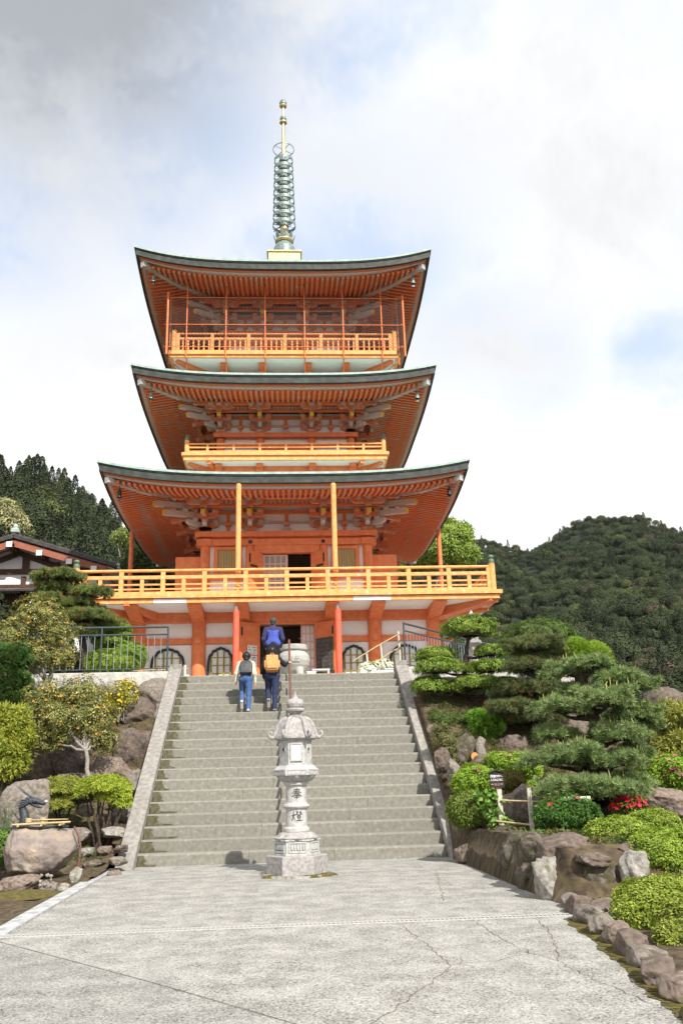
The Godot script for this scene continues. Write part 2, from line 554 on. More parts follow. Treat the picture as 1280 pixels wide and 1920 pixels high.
	M.bamboo_pale = tmat(ntex([[0.0, 0.42, 0.38, 0.31], [1.0, 0.60, 0.57, 0.50]], 57, 0.03), 0.6, 0.7)
	M.paper = mat(lin(0.72, 0.70, 0.68), 0.8)
	M.ink = mat(lin(0.05, 0.05, 0.05), 0.8)
	M.white = mat(lin(0.75, 0.75, 0.74), 0.7)
	M.sign_board = tmat(ntex([[0.0, 0.018, 0.014, 0.012], [1.0, 0.045, 0.033, 0.028]], 58, 0.03), 0.5, 0.7)
	M.brown_wood = tmat(ntex([[0.0, 0.06, 0.028, 0.02], [1.0, 0.11, 0.05, 0.035]], 59, 0.03), 1.5, 0.7)
	M.red_brown = tmat(ntex([[0.0, 0.26, 0.085, 0.05], [1.0, 0.34, 0.12, 0.075]], 60, 0.02), 2.0, 0.7)
	M.rust_pipe = tmat(ntex([[0.0, 0.10, 0.045, 0.035], [1.0, 0.20, 0.11, 0.09]], 61, 0.03), 0.6, 0.6)
	M.roof_metal = tmat(ntex([[0.0, 0.05, 0.045, 0.042], [1.0, 0.11, 0.10, 0.098]], 62, 0.02), 2.0, 0.45)
	# foliage
	M.leaf = leafmat(0.55, 0.5)
	M.leaf_gloss = leafmat(0.32, 0.35)
	M.needle = leafmat(0.6, 0.3)
	M.far_leaf = leafmat(0.8, 0.2)
	M.petal = leafmat(0.7, 0.5)


# exposed-aggregate concrete: fine pale and dark grains over soft patches
func pave_picture() -> ImageTexture:
	var s := 1024
	var im := Image.create(s, s, false, Image.FORMAT_RGB8)
	var g := FastNoiseLite.new()
	g.seed = 70; g.frequency = 0.24; g.fractal_octaves = 3; g.noise_type = FastNoiseLite.TYPE_VALUE
	var p := FastNoiseLite.new()
	p.seed = 71; p.frequency = 0.005; p.fractal_octaves = 4
	var r := RandomNumberGenerator.new()
	r.seed = 72
	var gi := g.get_seamless_image(s, s)
	var pi := p.get_seamless_image(s, s)
	for y in s:
		for x in s:
			var a := gi.get_pixel(x, y).r
			var b := pi.get_pixel(x, y).r
			var t := 0.295 + 0.34 * (a - 0.5) + 0.15 * (b - 0.5) + r.randf_range(-0.06, 0.06)
			if a > 0.68: t += 0.05
			if a < 0.30: t -= 0.09
			im.set_pixel(x, y, lin(t * 1.0, t * 0.977, t * 0.90))
	return ImageTexture.create_from_image(im)


# ---------- ground, hills, stairs, terrace ----------
func left_height(x: float, z: float) -> float:
	var h := 0.06
	h += 0.22 * smoothstep(1.4, 0.2, z)
	h += 0.65 * smoothstep(-0.6, -2.6, z)
	h += 2.7 * smoothstep(-2.8, -6.2, z)
	return h + 0.05 * noise.get_noise_2d(x * 1.7, z * 1.7) - (0.06 if z > 2.6 else 0.0)


func right_height(x: float, z: float) -> float:
	if x < 3.0 and z < 7.7: return -0.04
	if z > 7.7 and x < 3.0 - (z - 7.7) * 0.21: return -0.03
	var h := 0.05 + 0.50 * smoothstep(6.9, 6.3, z)
	h += 0.25 * smoothstep(1.5, 0.0, z)
	h += 2.9 * smoothstep(0.6, -6.2, z) * smoothstep(12.0, 5.5, x)
	return h + 0.05 * noise.get_noise_2d(x * 1.3 + 9.0, z * 1.3)


func height_sheet(f: Callable, x0: float, x1: float, z0: float, z1: float, step: float) -> ArrayMesh:
	var g := Geo.new()
	var nx := int(round((x1 - x0) / step))
	var nz := int(round((z1 - z0) / step))
	for j in nz + 1:
		for i in nx + 1:
			var x := x0 + (x1 - x0) * i / nx
			var z := z0 + (z1 - z0) * j / nz
			var e := 0.05
			var nn := Vector3(f.call(x - e, z) - f.call(x + e, z), 2 * e, f.call(x, z - e) - f.call(x, z + e)).normalized()
			g.vert(Vector3(x, f.call(x, z), z), nn)
	for j in nz:
		for i in nx:
			var a := j * (nx + 1) + i
			g.i.append_array([a, a + 1, a + nx + 2, a, a + nx + 2, a + nx + 1])
	return g.mesh()


func ribbon(pts: Array, w: float, y: float, wob := 0.0) -> ArrayMesh:
	var g := Geo.new()
	var fine := []
	for k in pts.size() - 1:
		var a := Vector2(pts[k][0], pts[k][1])
		var b := Vector2(pts[k + 1][0], pts[k + 1][1])
		var m := maxi(1, int(a.distance_to(b) / 0.06))
		for t in m:
			var q := a.lerp(b, float(t) / m)
			fine.append(q + Vector2(noise.get_noise_2d(q.x * 4, q.y * 4), noise.get_noise_2d(q.x * 4 + 50, q.y * 4)) * wob)
	fine.append(Vector2(pts[-1][0], pts[-1][1]))
	for k in fine.size() - 1:
		var d: Vector2 = (fine[k + 1] - fine[k]).normalized().orthogonal()
		var w0 := w * (0.6 + 0.8 * absf(noise.get_noise_2d(k * 0.11, 7.0)))
		var w1 := w * (0.6 + 0.8 * absf(noise.get_noise_2d((k + 1) * 0.11, 7.0)))
		if wob == 0.0: w0 = w; w1 = w
		g.quad(Vector3(fine[k].x - d.x * w0, y, fine[k].y - d.y * w0), Vector3(fine[k].x + d.x * w0, y, fine[k].y + d.y * w0), Vector3(fine[k + 1].x + d.x * w1, y, fine[k + 1].y + d.y * w1), Vector3(fine[k + 1].x - d.x * w1, y, fine[k + 1].y - d.y * w1), Vector3.UP)
	return g.mesh()


func build_ground() -> void:
	var g := Geo.new()
	g.quad(Vector3(-900, -0.06, 300), Vector3(900, -0.06, 300), Vector3(900, -0.06, -1200), Vector3(-900, -0.06, -1200), Vector3.UP)
	struct("ground", g.mesh(), M.soil)
	# pavement, in the two pours that the joint across it divides
	g = Geo.new()
	g.at_box(Vector3(0.1, -0.1, 3.725), Vector3(6.3, 0.2, 7.5))
	struct("pavement", g.mesh(), M.pave)
	g = Geo.new()
	var poly := PackedVector2Array([Vector2(-3.05, -7.615), Vector2(2.95, -7.615), Vector2(2.75, -8.4), Vector2(2.33, -11.2), Vector2(2.0, -13.0), Vector2(1.6, -24), Vector2(1.0, -24), Vector2(1.0, -12.8), Vector2(-0.11, -11.32), Vector2(-1.16, -9.93), Vector2(-2.85, -7.82)])
	g.prism(poly, -0.2, 0.0, Transform3D(Basis(Vector3.RIGHT, -PI / 2), Vector3.ZERO))
	struct("pavement", g.mesh(), M.pave)
	g = Geo.new()
	poly = PackedVector2Array([Vector2(-3.055, -7.622), Vector2(-2.856, -7.826), Vector2(-1.166, -9.935), Vector2(-0.116, -11.325), Vector2(0.994, -12.805), Vector2(0.994, -24), Vector2(-14, -24), Vector2(-14, -7.63)])
	g.prism(poly, -0.2, -0.005, Transform3D(Basis(Vector3.RIGHT, -PI / 2), Vector3.ZERO))
	struct("pavement", g.mesh(), M.pave_old)
	# drain grating across the path
	var gr := Geo.new()
	gr.at_box(Vector3(-0.1, -0.06, 7.545), Vector3(6.0, 0.02, 0.13))
	var drain := thing("drain_grating", "long narrow steel drain grating set across the paved path", "grating", "", Vector3(0, 0, 0))
	part("channel", gr.mesh(), M.iron, drain)
	gr = Geo.new()
	for k in 130:
		gr.at_box(Vector3(-3.0 + k * 0.0455, 0.0, 7.545), Vector3(0.02, 0.012, 0.13))
	for z in [7.483, 7.607]:
		gr.at_box(Vector3(-0.1, 0.001, z), Vector3(5.9, 0.014, 0.012))
	part("grille", gr.mesh(), M.silver, drain).set_meta("kind", "stuff")
	# moss-filled cracks
	var cracks := [
		[[2.14, 2.6], [2.09, 3.12], [1.92, 4.2], [1.80, 5.2], [1.64, 6.15]],
		[[0.95, 7.70], [0.98, 8.3], [1.02, 9.0], [1.06, 9.82], [0.86, 10.3], [0.62, 10.8], [0.32, 11.4], [0.1, 12.0]],
		[[2.28, 7.75], [2.26, 8.14], [2.14, 8.8], [1.97, 9.59], [1.87, 9.79], [1.92, 10.5], [2.05, 11.3]],
		[[1.66, 7.75], [1.68, 8.0], [1.70, 8.8], [1.77, 9.54], [1.87, 9.79]],
		[[-2.18, 2.26], [-1.5, 2.35], [-0.85, 2.48]],
		[[1.06, 9.82], [1.4, 9.75], [1.6, 9.6]],
	]
	for c in cracks:
		struct("pavement_crack", ribbon(c, 0.0032, 0.004, 0.05), M.moss)
	# mossy dirt along the right edge of the path
	struct("moss_strip", ribbon([[2.64, 7.8], [2.56, 8.6], [2.45, 9.5], [2.27, 10.6], [2.1, 12.0]], 0.14, 0.005, 0.04), M.moss)
	# pale kerb between path and left garden, in lengths
	var kp := [Vector3(-3.19, 0, 0.42), Vector3(-3.14, 0, 2.2), Vector3(-3.09, 0, 4.0), Vector3(-3.04, 0, 5.8), Vector3(-2.98, 0, 7.47)]
	for k in 4:
		var kg := Geo.new()
		kg.bar(kp[k] + Vector3(0, -0.05, 0.005), kp[k + 1] + Vector3(0, -0.05, -0.005), 0.2, 0.15)
		struct("kerb", kg.mesh(), M.kerb)
	struct("garden_ground", height_sheet(left_height, -16.0, -3.12, -6.3, 7.5, 0.2), M.soil)
	struct("garden_ground", height_sheet(right_height, 1.8, 18.0, -6.3, 14.0, 0.2), M.soil)


func table(t: Array, x: float) -> float:
	if x <= t[0][0]: return t[0][1]
	for k in t.size() - 1:
		if x <= t[k + 1][0]:
			return lerpf(t[k][1], t[k + 1][1], (x - t[k][0]) / (t[k + 1][0] - t[k][0]))
	return t[-1][1]


var crest := [[-50, 17.4], [-30, 18.0], [-20, 17.6], [-16.8, 17.2], [-15, 17.3], [-14.2, 16.6], [-13.4, 16.7], [-12.3, 15.9], [-10.5, 13.9], [-7, 12.2], [0, 11.6], [8, 13.0], [11, 13.9], [12.4, 14.4], [14.5, 13.7], [16.3, 13.1], [18.6, 14.3], [20.4, 15.1], [22.7, 15.0], [26, 14.1], [32, 14.4], [50, 14.8]]
var crest_far := [[-50, 150.0], [-20, 165.0], [-8, 190.0], [4, 300.0], [12, 430.0], [16, 400.0], [24, 400.0], [50, 380.0]]


func hill_height(az: float, r: float) -> float:
	var rr := table(crest_far, az)
	var top := rr * tan(deg_to_rad(table(crest, az))) + 1.3
	var t := r / rr
	var foot := 0.17
	var h: float
	if t < 1.0:
		var s := clampf((t - foot) / (1.0 - foot), 0.0, 1.0)
		h = top * (s * 0.80 + 0.20 * s * s * (3 - 2 * s))
	else:
		h = top - (t - 1.0) * rr * 0.55
	var x := r * sin(deg_to_rad(az))
	var z := r * cos(deg_to_rad(az))
	return h + rr * 0.022 * noise.get_noise_2d(x * 0.016, z * 0.016) * smoothstep(0.2, 0.5, t) - 0.5


func polar(az: float, r: float) -> Vector3:
	return Vector3(-0.2 + r * sin(deg_to_rad(az)), hill_height(az, r), 17.0 - r * cos(deg_to_rad(az)))


# one crown of leafy clumps, narrow (conifer) or broad
func far_tree_mesh(sd: int, tall: float, wide: float, conifer: bool, count: int, leaf: float) -> ArrayMesh:
	var r := RandomNumberGenerator.new()
	r.seed = sd
	var g := Geo.new()
	g.use_c = true
	var lumps := []
	for k in (16 if conifer else 16):
		var f := r.randf()
		if conifer:
			var y := tall * (0.12 + 0.86 * f)
			var rad := wide * 0.5 * pow(1.0 - f, 0.75) + 0.2
			var a := r.randf() * TAU
			lumps.append([Vector3(cos(a) * rad * 0.45, y, sin(a) * rad * 0.45), Vector3(rad * 0.85 + 0.25, tall * 0.075, rad * 0.85 + 0.25)])
		else:
			var d := Vector3(r.randf_range(-1, 1), r.randf_range(-0.6, 1), r.randf_range(-1, 1)).normalized() * r.randf_range(0.35, 0.8)
			lumps.append([Vector3(d.x * wide * 0.4, tall * 0.62 + d.y * tall * 0.30, d.z * wide * 0.4), Vector3(wide * 0.18, tall * 0.16, wide * 0.18) * r.randf_range(0.8, 1.25)])
	for k in count:
		var l: Array = lumps[r.randi() % lumps.size()]
		if conifer:   # drooping tiers, ragged towards a pointed top
			var f := pow(r.randf(), 1.35)
			var tier := 0.72 + 0.28 * absf(sin(f * 17.0 + sd))
			var a2 := r.randf() * TAU
			var rad := wide * 0.5 * pow(1.0 - f, 0.58) * tier * sqrt(r.randf_range(0.35, 1.0)) * (1.0 + 0.25 * sin(a2 * 3.0 + f * 9.0 + sd))
			l = [Vector3(cos(a2) * rad, tall * (0.10 + 0.90 * f) - rad * 0.25, sin(a2) * rad), Vector3.ONE * 0.12]
		var u := Vector3(r.randf_range(-1, 1), r.randf_range(-0.5, 1), r.randf_range(-1, 1)).normalized()
		var p: Vector3 = l[0] + u * l[1] * r.randf_range(0.75, 1.08)
		var nn := (u + Vector3(r.randf_range(-0.7, 0.7), r.randf_range(-0.1, 0.9), r.randf_range(-0.7, 0.7))).normalized()
		var x := nn.cross(Vector3(r.randf() - 0.5, r.randf() - 0.5, r.randf() - 0.5)).normalized()
		var y2 := nn.cross(x)
		var s := leaf * r.randf_range(0.6, 1.3)
		var tone := r.randf_range(0.7, 1.25)
		g.col = Color(tone, tone, tone)
		g.quad(p - x * s, p - y2 * s * 0.55, p + x * s, p + y2 * s * 0.55)
	g.col = Color(0.9, 0.75, 0.6)
	g.tube([Vector3(0, -2.0, 0), Vector3(0, tall * 0.75, 0)], [wide * 0.05, wide * 0.015], 5, false)
	return g.mesh()


func build_hills() -> void:
	var g := Geo.new()
	var na := 130
	var nr := 44
	for j in nr + 1:
		for i in na + 1:
			var az := -48.0 + 96.0 * i / na
			var t := 0.14 + 1.25 * pow(float(j) / nr, 1.0)
			var p := polar(az, table(crest_far, az) * t)
			g.vert(p, Vector3.UP)
	for j in nr:
		for i in na:
			var a := j * (na + 1) + i
			g.i.append_array([a, a + na + 1, a + na + 2, a, a + na + 2, a + 1])
	var st := SurfaceTool.new()
	st.create_from(g.mesh(), 0)
	st.generate_normals()
	struct("hills", st.commit(), M.hill)
	var r := RandomNumberGenerator.new()
	r.seed = 91
	var kinds := [
		far_tree_mesh(1, 10.5, 5.2, true, 3000, 0.16), far_tree_mesh(2, 9.5, 4.4, true, 2600, 0.16), far_tree_mesh(3, 8.0, 7.0, false, 3400, 0.17), far_tree_mesh(4, 7.0, 6.2, false, 3000, 0.17), far_tree_mesh(5, 12.0, 4.6, true, 3000, 0.16)]
	var spots := [[], [], [], [], []]
	var tints := [[], [], [], [], []]
	var singles := []
	var az := -44.0
	while az < 44.0:
		var rr := table(crest_far, az)
		var near := rr < 260.0
		var gap := 2.6 if near else 3.6
		var d := rr * 0.18
		while d < rr * 1.05:
			var a2 := az + r.randf_range(-0.5, 0.5) * rad_to_deg(gap / d)
			var d2 := d + r.randf_range(-0.5, 0.5) * gap
			var mix := noise.get_noise_2d(a2 * 0.35, d2 * 0.03)
			var k: int
			if near:
				k = [0, 1, 4][r.randi() % 3] if r.randf() < 0.48 + mix else [2, 3][r.randi() % 2]
			else:
				k = [2, 3][r.randi() % 2] if r.randf() < 0.93 + mix * 0.2 else [0, 1, 4][r.randi() % 3]
			var s := r.randf_range(0.55, 1.0) * (0.9 if near else 0.72)
			var x := Transform3D(Basis(Vector3.UP, r.randf() * TAU).scaled(Vector3(s * r.randf_range(0.85, 1.2), s, s * r.randf_range(0.85, 1.2))), polar(a2, d2) - Vector3(0, 0.6, 0))
			var f := r.randf_range(0.5, 1.12)
			var c := Color(0.064 * f, 0.086 * f, 0.034 * f)
			var pick := r.randf()
			if pick < 0.14: c = Color(0.125 * f, 0.15 * f, 0.05 * f)
			elif pick < 0.165: c = Color(0.13 * f, 0.10 * f, 0.065 * f)
			if k in [0, 1, 4] : c = Color(0.062 * f, 0.082 * f, 0.036 * f)
			if near and d2 > rr * 0.975 and a2 > -20.5 and a2 < -8.0:
				singles.append([k, x, c])
			else:
				spots[k].append(x)
				tints[k].append(c)
			d += gap
		az += rad_to_deg(gap / (rr * 0.72))
	for k in 5:
		var mm := MultiMesh.new()
		mm.transform_format = MultiMesh.TRANSFORM_3D
		mm.use_colors = true
		mm.mesh = kinds[k]
		mm.instance_count = spots[k].size()
		for q in spots[k].size():
			mm.set_instance_transform(q, spots[k][q])
			mm.set_instance_color(q, tints[k][q])
		var o := MultiMeshInstance3D.new()
		o.multimesh = mm
		o.material_override = M.far_leaf
		o.name = numbered("forest")
		o.set_meta("kind", "stuff")
		o.set_meta("label", ["dense dark conifer forest covering the hillsides", "slender conifers scattered through the hillside forest", "broad evergreen trees covering the right hillside", "low rounded trees mixed through the hillside forest", "tall conifers standing out of the hillside forest"][k])
		o.set_meta("category", "forest")
		add_child(o)
	# the trees on the crest of the left hill stand out one by one
	var crown_mats := []
	for k in 3:
		var m := leafmat(0.8, 0.2)
		m.albedo_color = lin(0.050 + 0.010 * k, 0.068 + 0.012 * k, 0.030 + 0.003 * k)
		crown_mats.append(m)
	for q in singles.size():
		var e: Array = singles[q]
		var x: Transform3D = e[1]
		var t := part("crest_tree", kinds[e[0]], crown_mats[q % 3], self, x)
		tag(t, "dark tree standing against the sky on the crest of the left hill", "tree", "trees along the crest of the left hill")


func build_stairs() -> void:
	var r := RandomNumberGenerator.new()
	r.seed = 17
	var stairs := Node3D.new()
	stairs.name = "stone_stairway"
	stairs.set_meta("kind", "structure")
	add_child(stairs)
	for k in range(1, STEPS + 1):
		var x := -2.80
		while x < 2.80 - 0.01:
			var l := r.randf_range(1.5, 3.6)
			if 2.80 - (x + l) < 0.9: l = 2.80 - x
			var g := Geo.new()
			var dep := STEP_RUN + 0.15 + (0.6 if k == STEPS else 0.0)
			var y := (k - 0.5) * STEP_RISE + r.randf_range(-0.002, 0.002)
			var z := -(k - 1) * STEP_RUN - dep * 0.5 + r.randf_range(-0.006, 0.006)
			var hy := STEP_RISE * 0.5
			var hz := dep * 0.5
			var ch := 0.032 + r.randf_range(-0.005, 0.005)
			g.prism(PackedVector2Array([Vector2(-hz, -hy - 0.004), Vector2(hz, -hy - 0.004), Vector2(hz, hy - ch), Vector2(hz - ch * 0.42, hy - ch * 0.42), Vector2(hz - ch, hy), Vector2(-hz, hy)]), -l * 0.5 + 0.002, l * 0.5 - 0.002, Transform3D(Basis(Vector3(0, 0, 1), Vector3.UP, Vector3(-1, 0, 0)), Vector3(x + l * 0.5, y, z)))
			part("step_stone", g.mesh(), M.step[r.randi() % 3], stairs)
			x += l
		# damp, mossy stain creeping in from the left end of each riser
		var sg := Geo.new()
		var zf := -(k - 1) * STEP_RUN + 0.009
		var y0 := (k - 1) * STEP_RISE + 0.004
		var wide := r.randf_range(0.16, 0.30)
		var foot := r.randf_range(0.25, 0.85)
		var pa := Vector3(-2.797, y0, zf)
		for q in 14:
			var t0 := q / 14.0
			var t1 := (q + 1) / 14.0
			var e0 := lerpf(foot if t0 < 0.16 else wide, wide * 0.8, t0) * (0.85 + 0.4 * noise.get_noise_2d(q * 0.8, k * 3.1))
			var e1 := lerpf(foot if t1 < 0.16 else wide, wide * 0.8, t1) * (0.85 + 0.4 * noise.get_noise_2d((q + 1) * 0.8, k * 3.1))
			var ya := t0 * (STEP_RISE - 0.03)
			var yb := t1 * (STEP_RISE - 0.03)
			sg.quad(pa + Vector3(0, ya, 0), pa + Vector3(e0, ya, 0), pa + Vector3(e1, yb, 0), pa + Vector3(0, yb, 0), Vector3.BACK)
		part("damp_stain", sg.mesh(), M.stain, stairs)
	# sloping side walls with coping stones
	var slope := STEP_RISE / STEP_RUN
	for s in [-1.0, 1.0]:
		var g := Geo.new()
		var poly := PackedVector2Array([Vector2(-0.42, -0.05), Vector2(6.5, -0.05), Vector2(6.5, LAND + 0.12), Vector2(6.2, LAND + 0.12), Vector2(0.0, 0.10), Vector2(-0.42, -0.02)])
		g.prism(poly, -0.135, 0.135, Transform3D(Basis(Vector3(0, 0, -1), Vector3.UP, Vector3(1, 0, 0)), Vector3(s * 2.945, 0, 0)))
		var wall := part("side_wall", g.mesh(), M.cheek, stairs)
		var t := -0.50
		while t < 6.1:
			var l := minf(r.randf_range(1.3, 1.9), 6.25 - t)
			var a := Vector3(s * 2.955, 0.22 + slope * t, -t)
			var b := Vector3(s * 2.955, 0.22 + slope * (t + l), -(t + l))
			var d := (b - a).normalized()
			var cg := Geo.new()
			var up := Vector3(1, 0, 0).cross(d)
			if up.y < 0: up = -up
			cg.cham(Transform3D(Basis(Vector3(1, 0, 0), up, Vector3(1, 0, 0).cross(up)), (a + b) * 0.5), Vector3(0.31, 0.22, (b - a).length() - 0.006), 0.012)
			part("coping_stone", cg.mesh(), M.coping, stairs)
			t += l
		var eg := Geo.new()
		eg.cham(Transform3D(Basis(), Vector3(s * 2.955, LAND + 0.05, -6.4)), Vector3(0.315, 0.52, 0.42), 0.012)
		part("coping_stone", eg.mesh(), M.coping, stairs)


func build_terrace() -> void:
	var g := Geo.new()
	g.at_box(Vector3(-3.6, LAND * 0.5 - 0.05, -18.3), Vector3(22.8, LAND + 0.08, 23.9))
	struct("terrace", g.mesh(), M.concrete)
	# concrete edge beam of the terrace, left and right of the stairs
	for k in 4:
		var e := Geo.new()
		e.cham(Transform3D(Basis(), Vector3(-3.13 - 1.5 - k * 3.0, LAND - 0.06, -6.42)), Vector3(2.99, 0.40, 0.42), 0.015)
		struct("terrace_edge", e.mesh(), M.concrete)
	for k in 1:
		var e := Geo.new()
		e.cham(Transform3D(Basis(), Vector3(3.13 + 1.5 + k * 3.0, LAND - 0.06, -6.42)), Vector3(2.99, 0.40, 0.42), 0.015)
		struct("terrace_edge", e.mesh(), M.concrete)


# ---------- the pagoda ----------
const T0 := Transform3D()


func build_pagoda() -> void:
	var P := thing("pagoda", "vermilion three-storey pagoda with curved copper roofs and a tall bronze spire", "pagoda", "", PAGODA_AT, PAGODA_TURN)
	ground_storey(P)
	lower_deck(P)
	first_storey(P)
	brackets(P, 9.91, 2.86, 1.28, 1.0)
	roof(P, 6.053, 11.06, 0.45, 2.86, 3.0, 11.85, 4.1)
	upper_storey(P, 2.42, 0.95, 11.7, 12.62, 13.69)
	second_deck(P)
	brackets(P, 13.86, 2.42, 0.95, 0.86)
	roof(P, 5.285, 14.98, 0.38, 2.42, 2.85, 15.85, 3.45)
	upper_storey(P, 2.25, 0.85, 15.6, 16.40, 18.0)
	top_deck(P)
	brackets(P, 18.17, 2.25, 0.85, 0.86)
	roof(P, 5.356, 19.45, 0.56, 2.25, 0.65, 21.9, 3.3)
	spire(P)


func pillar_ring(P: Node, half: float, xs: Array, y0: float, y1: float, r: float, mt: Material) -> void:
	var seen := {}
	for k in 4:
		for x in xs:
			var at: Vector3 = side(k) * Vector3(x, (y0 + y1) * 0.5, half)
			var key := "%.1f %.1f" % [at.x, at.z]
			if seen.has(key): continue
			seen[key] = true
			pcyl("pillar", at, r, y1 - y0, mt, P, T0, 18)


# outline of a cusped temple window, w wide at the foot and h high
func cusped(w: float, h: float) -> PackedVector2Array:
	var half := [[1.0, 0.0], [0.985, 0.2], [0.96, 0.45], [0.94, 0.60], [0.90, 0.71], [0.84, 0.78], [0.74, 0.825], [0.66, 0.835], [0.645, 0.875], [0.57, 0.915], [0.45, 0.93], [0.36, 0.93], [0.31, 0.965], [0.14, 0.975], [0.0, 1.0]]
	var a := PackedVector2Array()
	for q in half: a.append(Vector2(q[0] * w * 0.5, q[1] * h))
	for k in range(half.size() - 2, -1, -1): a.append(Vector2(-half[k][0] * w * 0.5, half[k][1] * h))
	return a


func cusped_window(P: Node, at: Vector3, w: float, h: float, x: Transform3D) -> void:
	var t := x * Transform3D(Basis(), at)
	var o := cusped(w, h)
	var i := cusped(w - 0.15, h - 0.10)
	for k in i.size(): i[k].y += 0.02
	var g := Geo.new()
	g.ring(o, i, 0.0, 0.075)
	var fr := part("window", g.mesh(), M.black, P, t)
	g = Geo.new()
	g.prism(cusped(w - 0.12, h - 0.08), 0.0, 0.012, Transform3D(Basis(), Vector3(0, 0.01, 0)))
	part("pane", g.mesh(), M.glass_pale, fr)
	for k in 4:
		var bx := (k - 1.5) * w * 0.225
		var bh := h * (0.86 if k in [1, 2] else 0.74)
		pbox("bar", Vector3(bx, bh * 0.5 + 0.02, 0.032), Vector3(0.045, bh, 0.035), M.lattice_green, fr)
	for k in 4:
		var by := h * (0.13 + 0.2 * k)
		pbox("bar", Vector3(0, by, 0.026), Vector3(w * (0.90 - 0.05 * k), 0.022, 0.018), M.lattice_green, fr)


func ground_storey(P: Node) -> void:
	var z := 4.62
	# rear and side walls and inside lining
	for k in [1, 2, 3]:
		pbox("wall", Vector3(0, (LAND + 6.7) * 0.5, 4.6), Vector3(9.1, 6.7 - LAND, 0.12), M.plaster, P, side(k))
		pbox("base_rail", Vector3(0, LAND + 0.11, 4.70), Vector3(9.1, 0.22, 0.1), M.orange, P, side(k))
		pbox("tie_beam", Vector3(0, 5.82, 4.70), Vector3(9.1, 0.19, 0.1), M.orange, P, side(k))
		pbox("head_beam", Vector3(0, 6.59, 4.72), Vector3(9.6, 0.38, 0.2), M.orange, P, side(k))
	for k in 4:
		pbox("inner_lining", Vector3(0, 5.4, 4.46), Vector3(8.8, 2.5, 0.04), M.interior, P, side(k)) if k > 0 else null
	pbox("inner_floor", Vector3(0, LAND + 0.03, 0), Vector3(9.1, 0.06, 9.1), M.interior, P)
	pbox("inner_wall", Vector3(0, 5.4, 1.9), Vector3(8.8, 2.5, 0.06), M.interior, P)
	pillar_ring(P, 4.745, [-4.745, -2.83, 2.83, 4.745], LAND, 6.7, 0.225, M.orange)
	# front: plaster panels between the pillars
	pbox("head_beam", Vector3(0, 6.59, 4.74), Vector3(9.6, 0.38, 0.24), M.orange, P)
	for s in [-1.0, 1.0]:
		for e in [[-4.6, -2.98], [-2.68, -1.62]]:
			var xa: float = e[0] * s
			var xb: float = e[1] * s
			var cx := (xa + xb) * 0.5
			var w := absf(xb - xa)
			pbox("wall_panel", Vector3(cx, 6.155, z), Vector3(w + 0.3, 0.5, 0.12), M.plaster, P)
			pbox("tie_beam", Vector3(cx, 5.82, z + 0.06), Vector3(w + 0.1, 0.19, 0.14), M.orange, P)
			pbox("wall_panel", Vector3(cx, 4.99, z - 0.004), Vector3(w + 0.3, 1.5, 0.12), M.plaster, P)
			pbox("base_rail", Vector3(cx, LAND + 0.12, z + 0.06), Vector3(w + 0.1, 0.24, 0.14), M.orange, P)
			pbox("trim", Vector3(cx, 5.71, z + 0.064), Vector3(w, 0.022, 0.02), M.grey_wood, P)
		cusped_window(P, Vector3(s * 3.80, LAND + 0.26, z + 0.062), 1.14, 1.26, T0)
		cusped_window(P, Vector3(s * 2.13, LAND + 0.26, z + 0.062), 0.90, 1.26, T0)
		pbox("door_post", Vector3(s * 1.48, 5.25, 4.70), Vector3(0.26, 2.29, 0.26), M.orange, P)
		pbox("door_jamb", Vector3(s * 1.12, 5.25, 4.64), Vector3(0.46, 2.29, 0.14), M.orange, P)
		for x in [2.83]:
			pbox("peg_block", Vector3(s * x, 5.82, 4.99), Vector3(0.17, 0.22, 0.14), M.orange, P)
		# open door leaf, swung outwards
		var hx := Transform3D(Basis(Vector3.UP, s * -deg_to_rad(40.0)), Vector3(s * 0.90, 0, 4.74))
		var leaf := part("door_leaf", bmesh(Vector3(0.80, 2.16, 0.06)), M.orange, P, hx * Transform3D(Basis(), Vector3(s * 0.41, LAND + 1.14, 0)))
		var f := 1.0
		for yy in [-1.03, -0.32, 0.42, 1.03]:
			pbox("rail", Vector3(0, yy, 0.036), Vector3(0.78, 0.10, 0.022), M.orange, leaf)
		for xx in [-0.35, 0.35]:
			pbox("stile", Vector3(xx, 0, 0.034), Vector3(0.09, 2.14, 0.018), M.orange, leaf)
		pbox("hinge", Vector3(s * 0.33, 0.78, 0.052), Vector3(0.05, 0.26, 0.02), M.black, leaf)
		pbox("hinge", Vector3(s * 0.33, -0.62, 0.052), Vector3(0.05, 0.26, 0.02), M.black, leaf)
	pbox("door_head", Vector3(0, 6.36, 4.70), Vector3(2.8, 0.10, 0.2), M.orange, P)
	# half-closed lattice leaf behind the opening, and the wheel emblem hanging inside
	var lat := pbox("lattice_door", Vector3(0.66, LAND + 1.13, 4.50), Vector3(0.42, 2.16, 0.03), M.glass_pale, P)
	for k in 9:
		pbox("bar", Vector3(0, -1.06 + k * 0.265, 0.02), Vector3(0.42, 0.04, 0.04), M.pinkwood, lat)
	for k in 4:
		pbox("bar", Vector3(-0.20 + k * 0.133, 0, 0.024), Vector3(0.04 if k in [1, 2] else 0.055, 2.16, 0.036), M.pinkwood, lat)
	var wh := Geo.new()
	var tor := TorusMesh.new()
	tor.inner_radius = 0.13; tor.outer_radius = 0.17; tor.rings = 20; tor.ring_segments = 6
	var wheel := part("wheel_emblem", tor, M.silver, P, Transform3D(Basis(Vector3.RIGHT, PI / 2), Vector3(0.60, 5.98, 3.9)))
	for k in 8:
		var a := TAU * k / 8
		wh.bar(Vector3.ZERO, Vector3(cos(a), 0, sin(a)) * 0.23, 0.022, 0.022)
	part("spoke", wh.mesh(), M.silver, wheel)


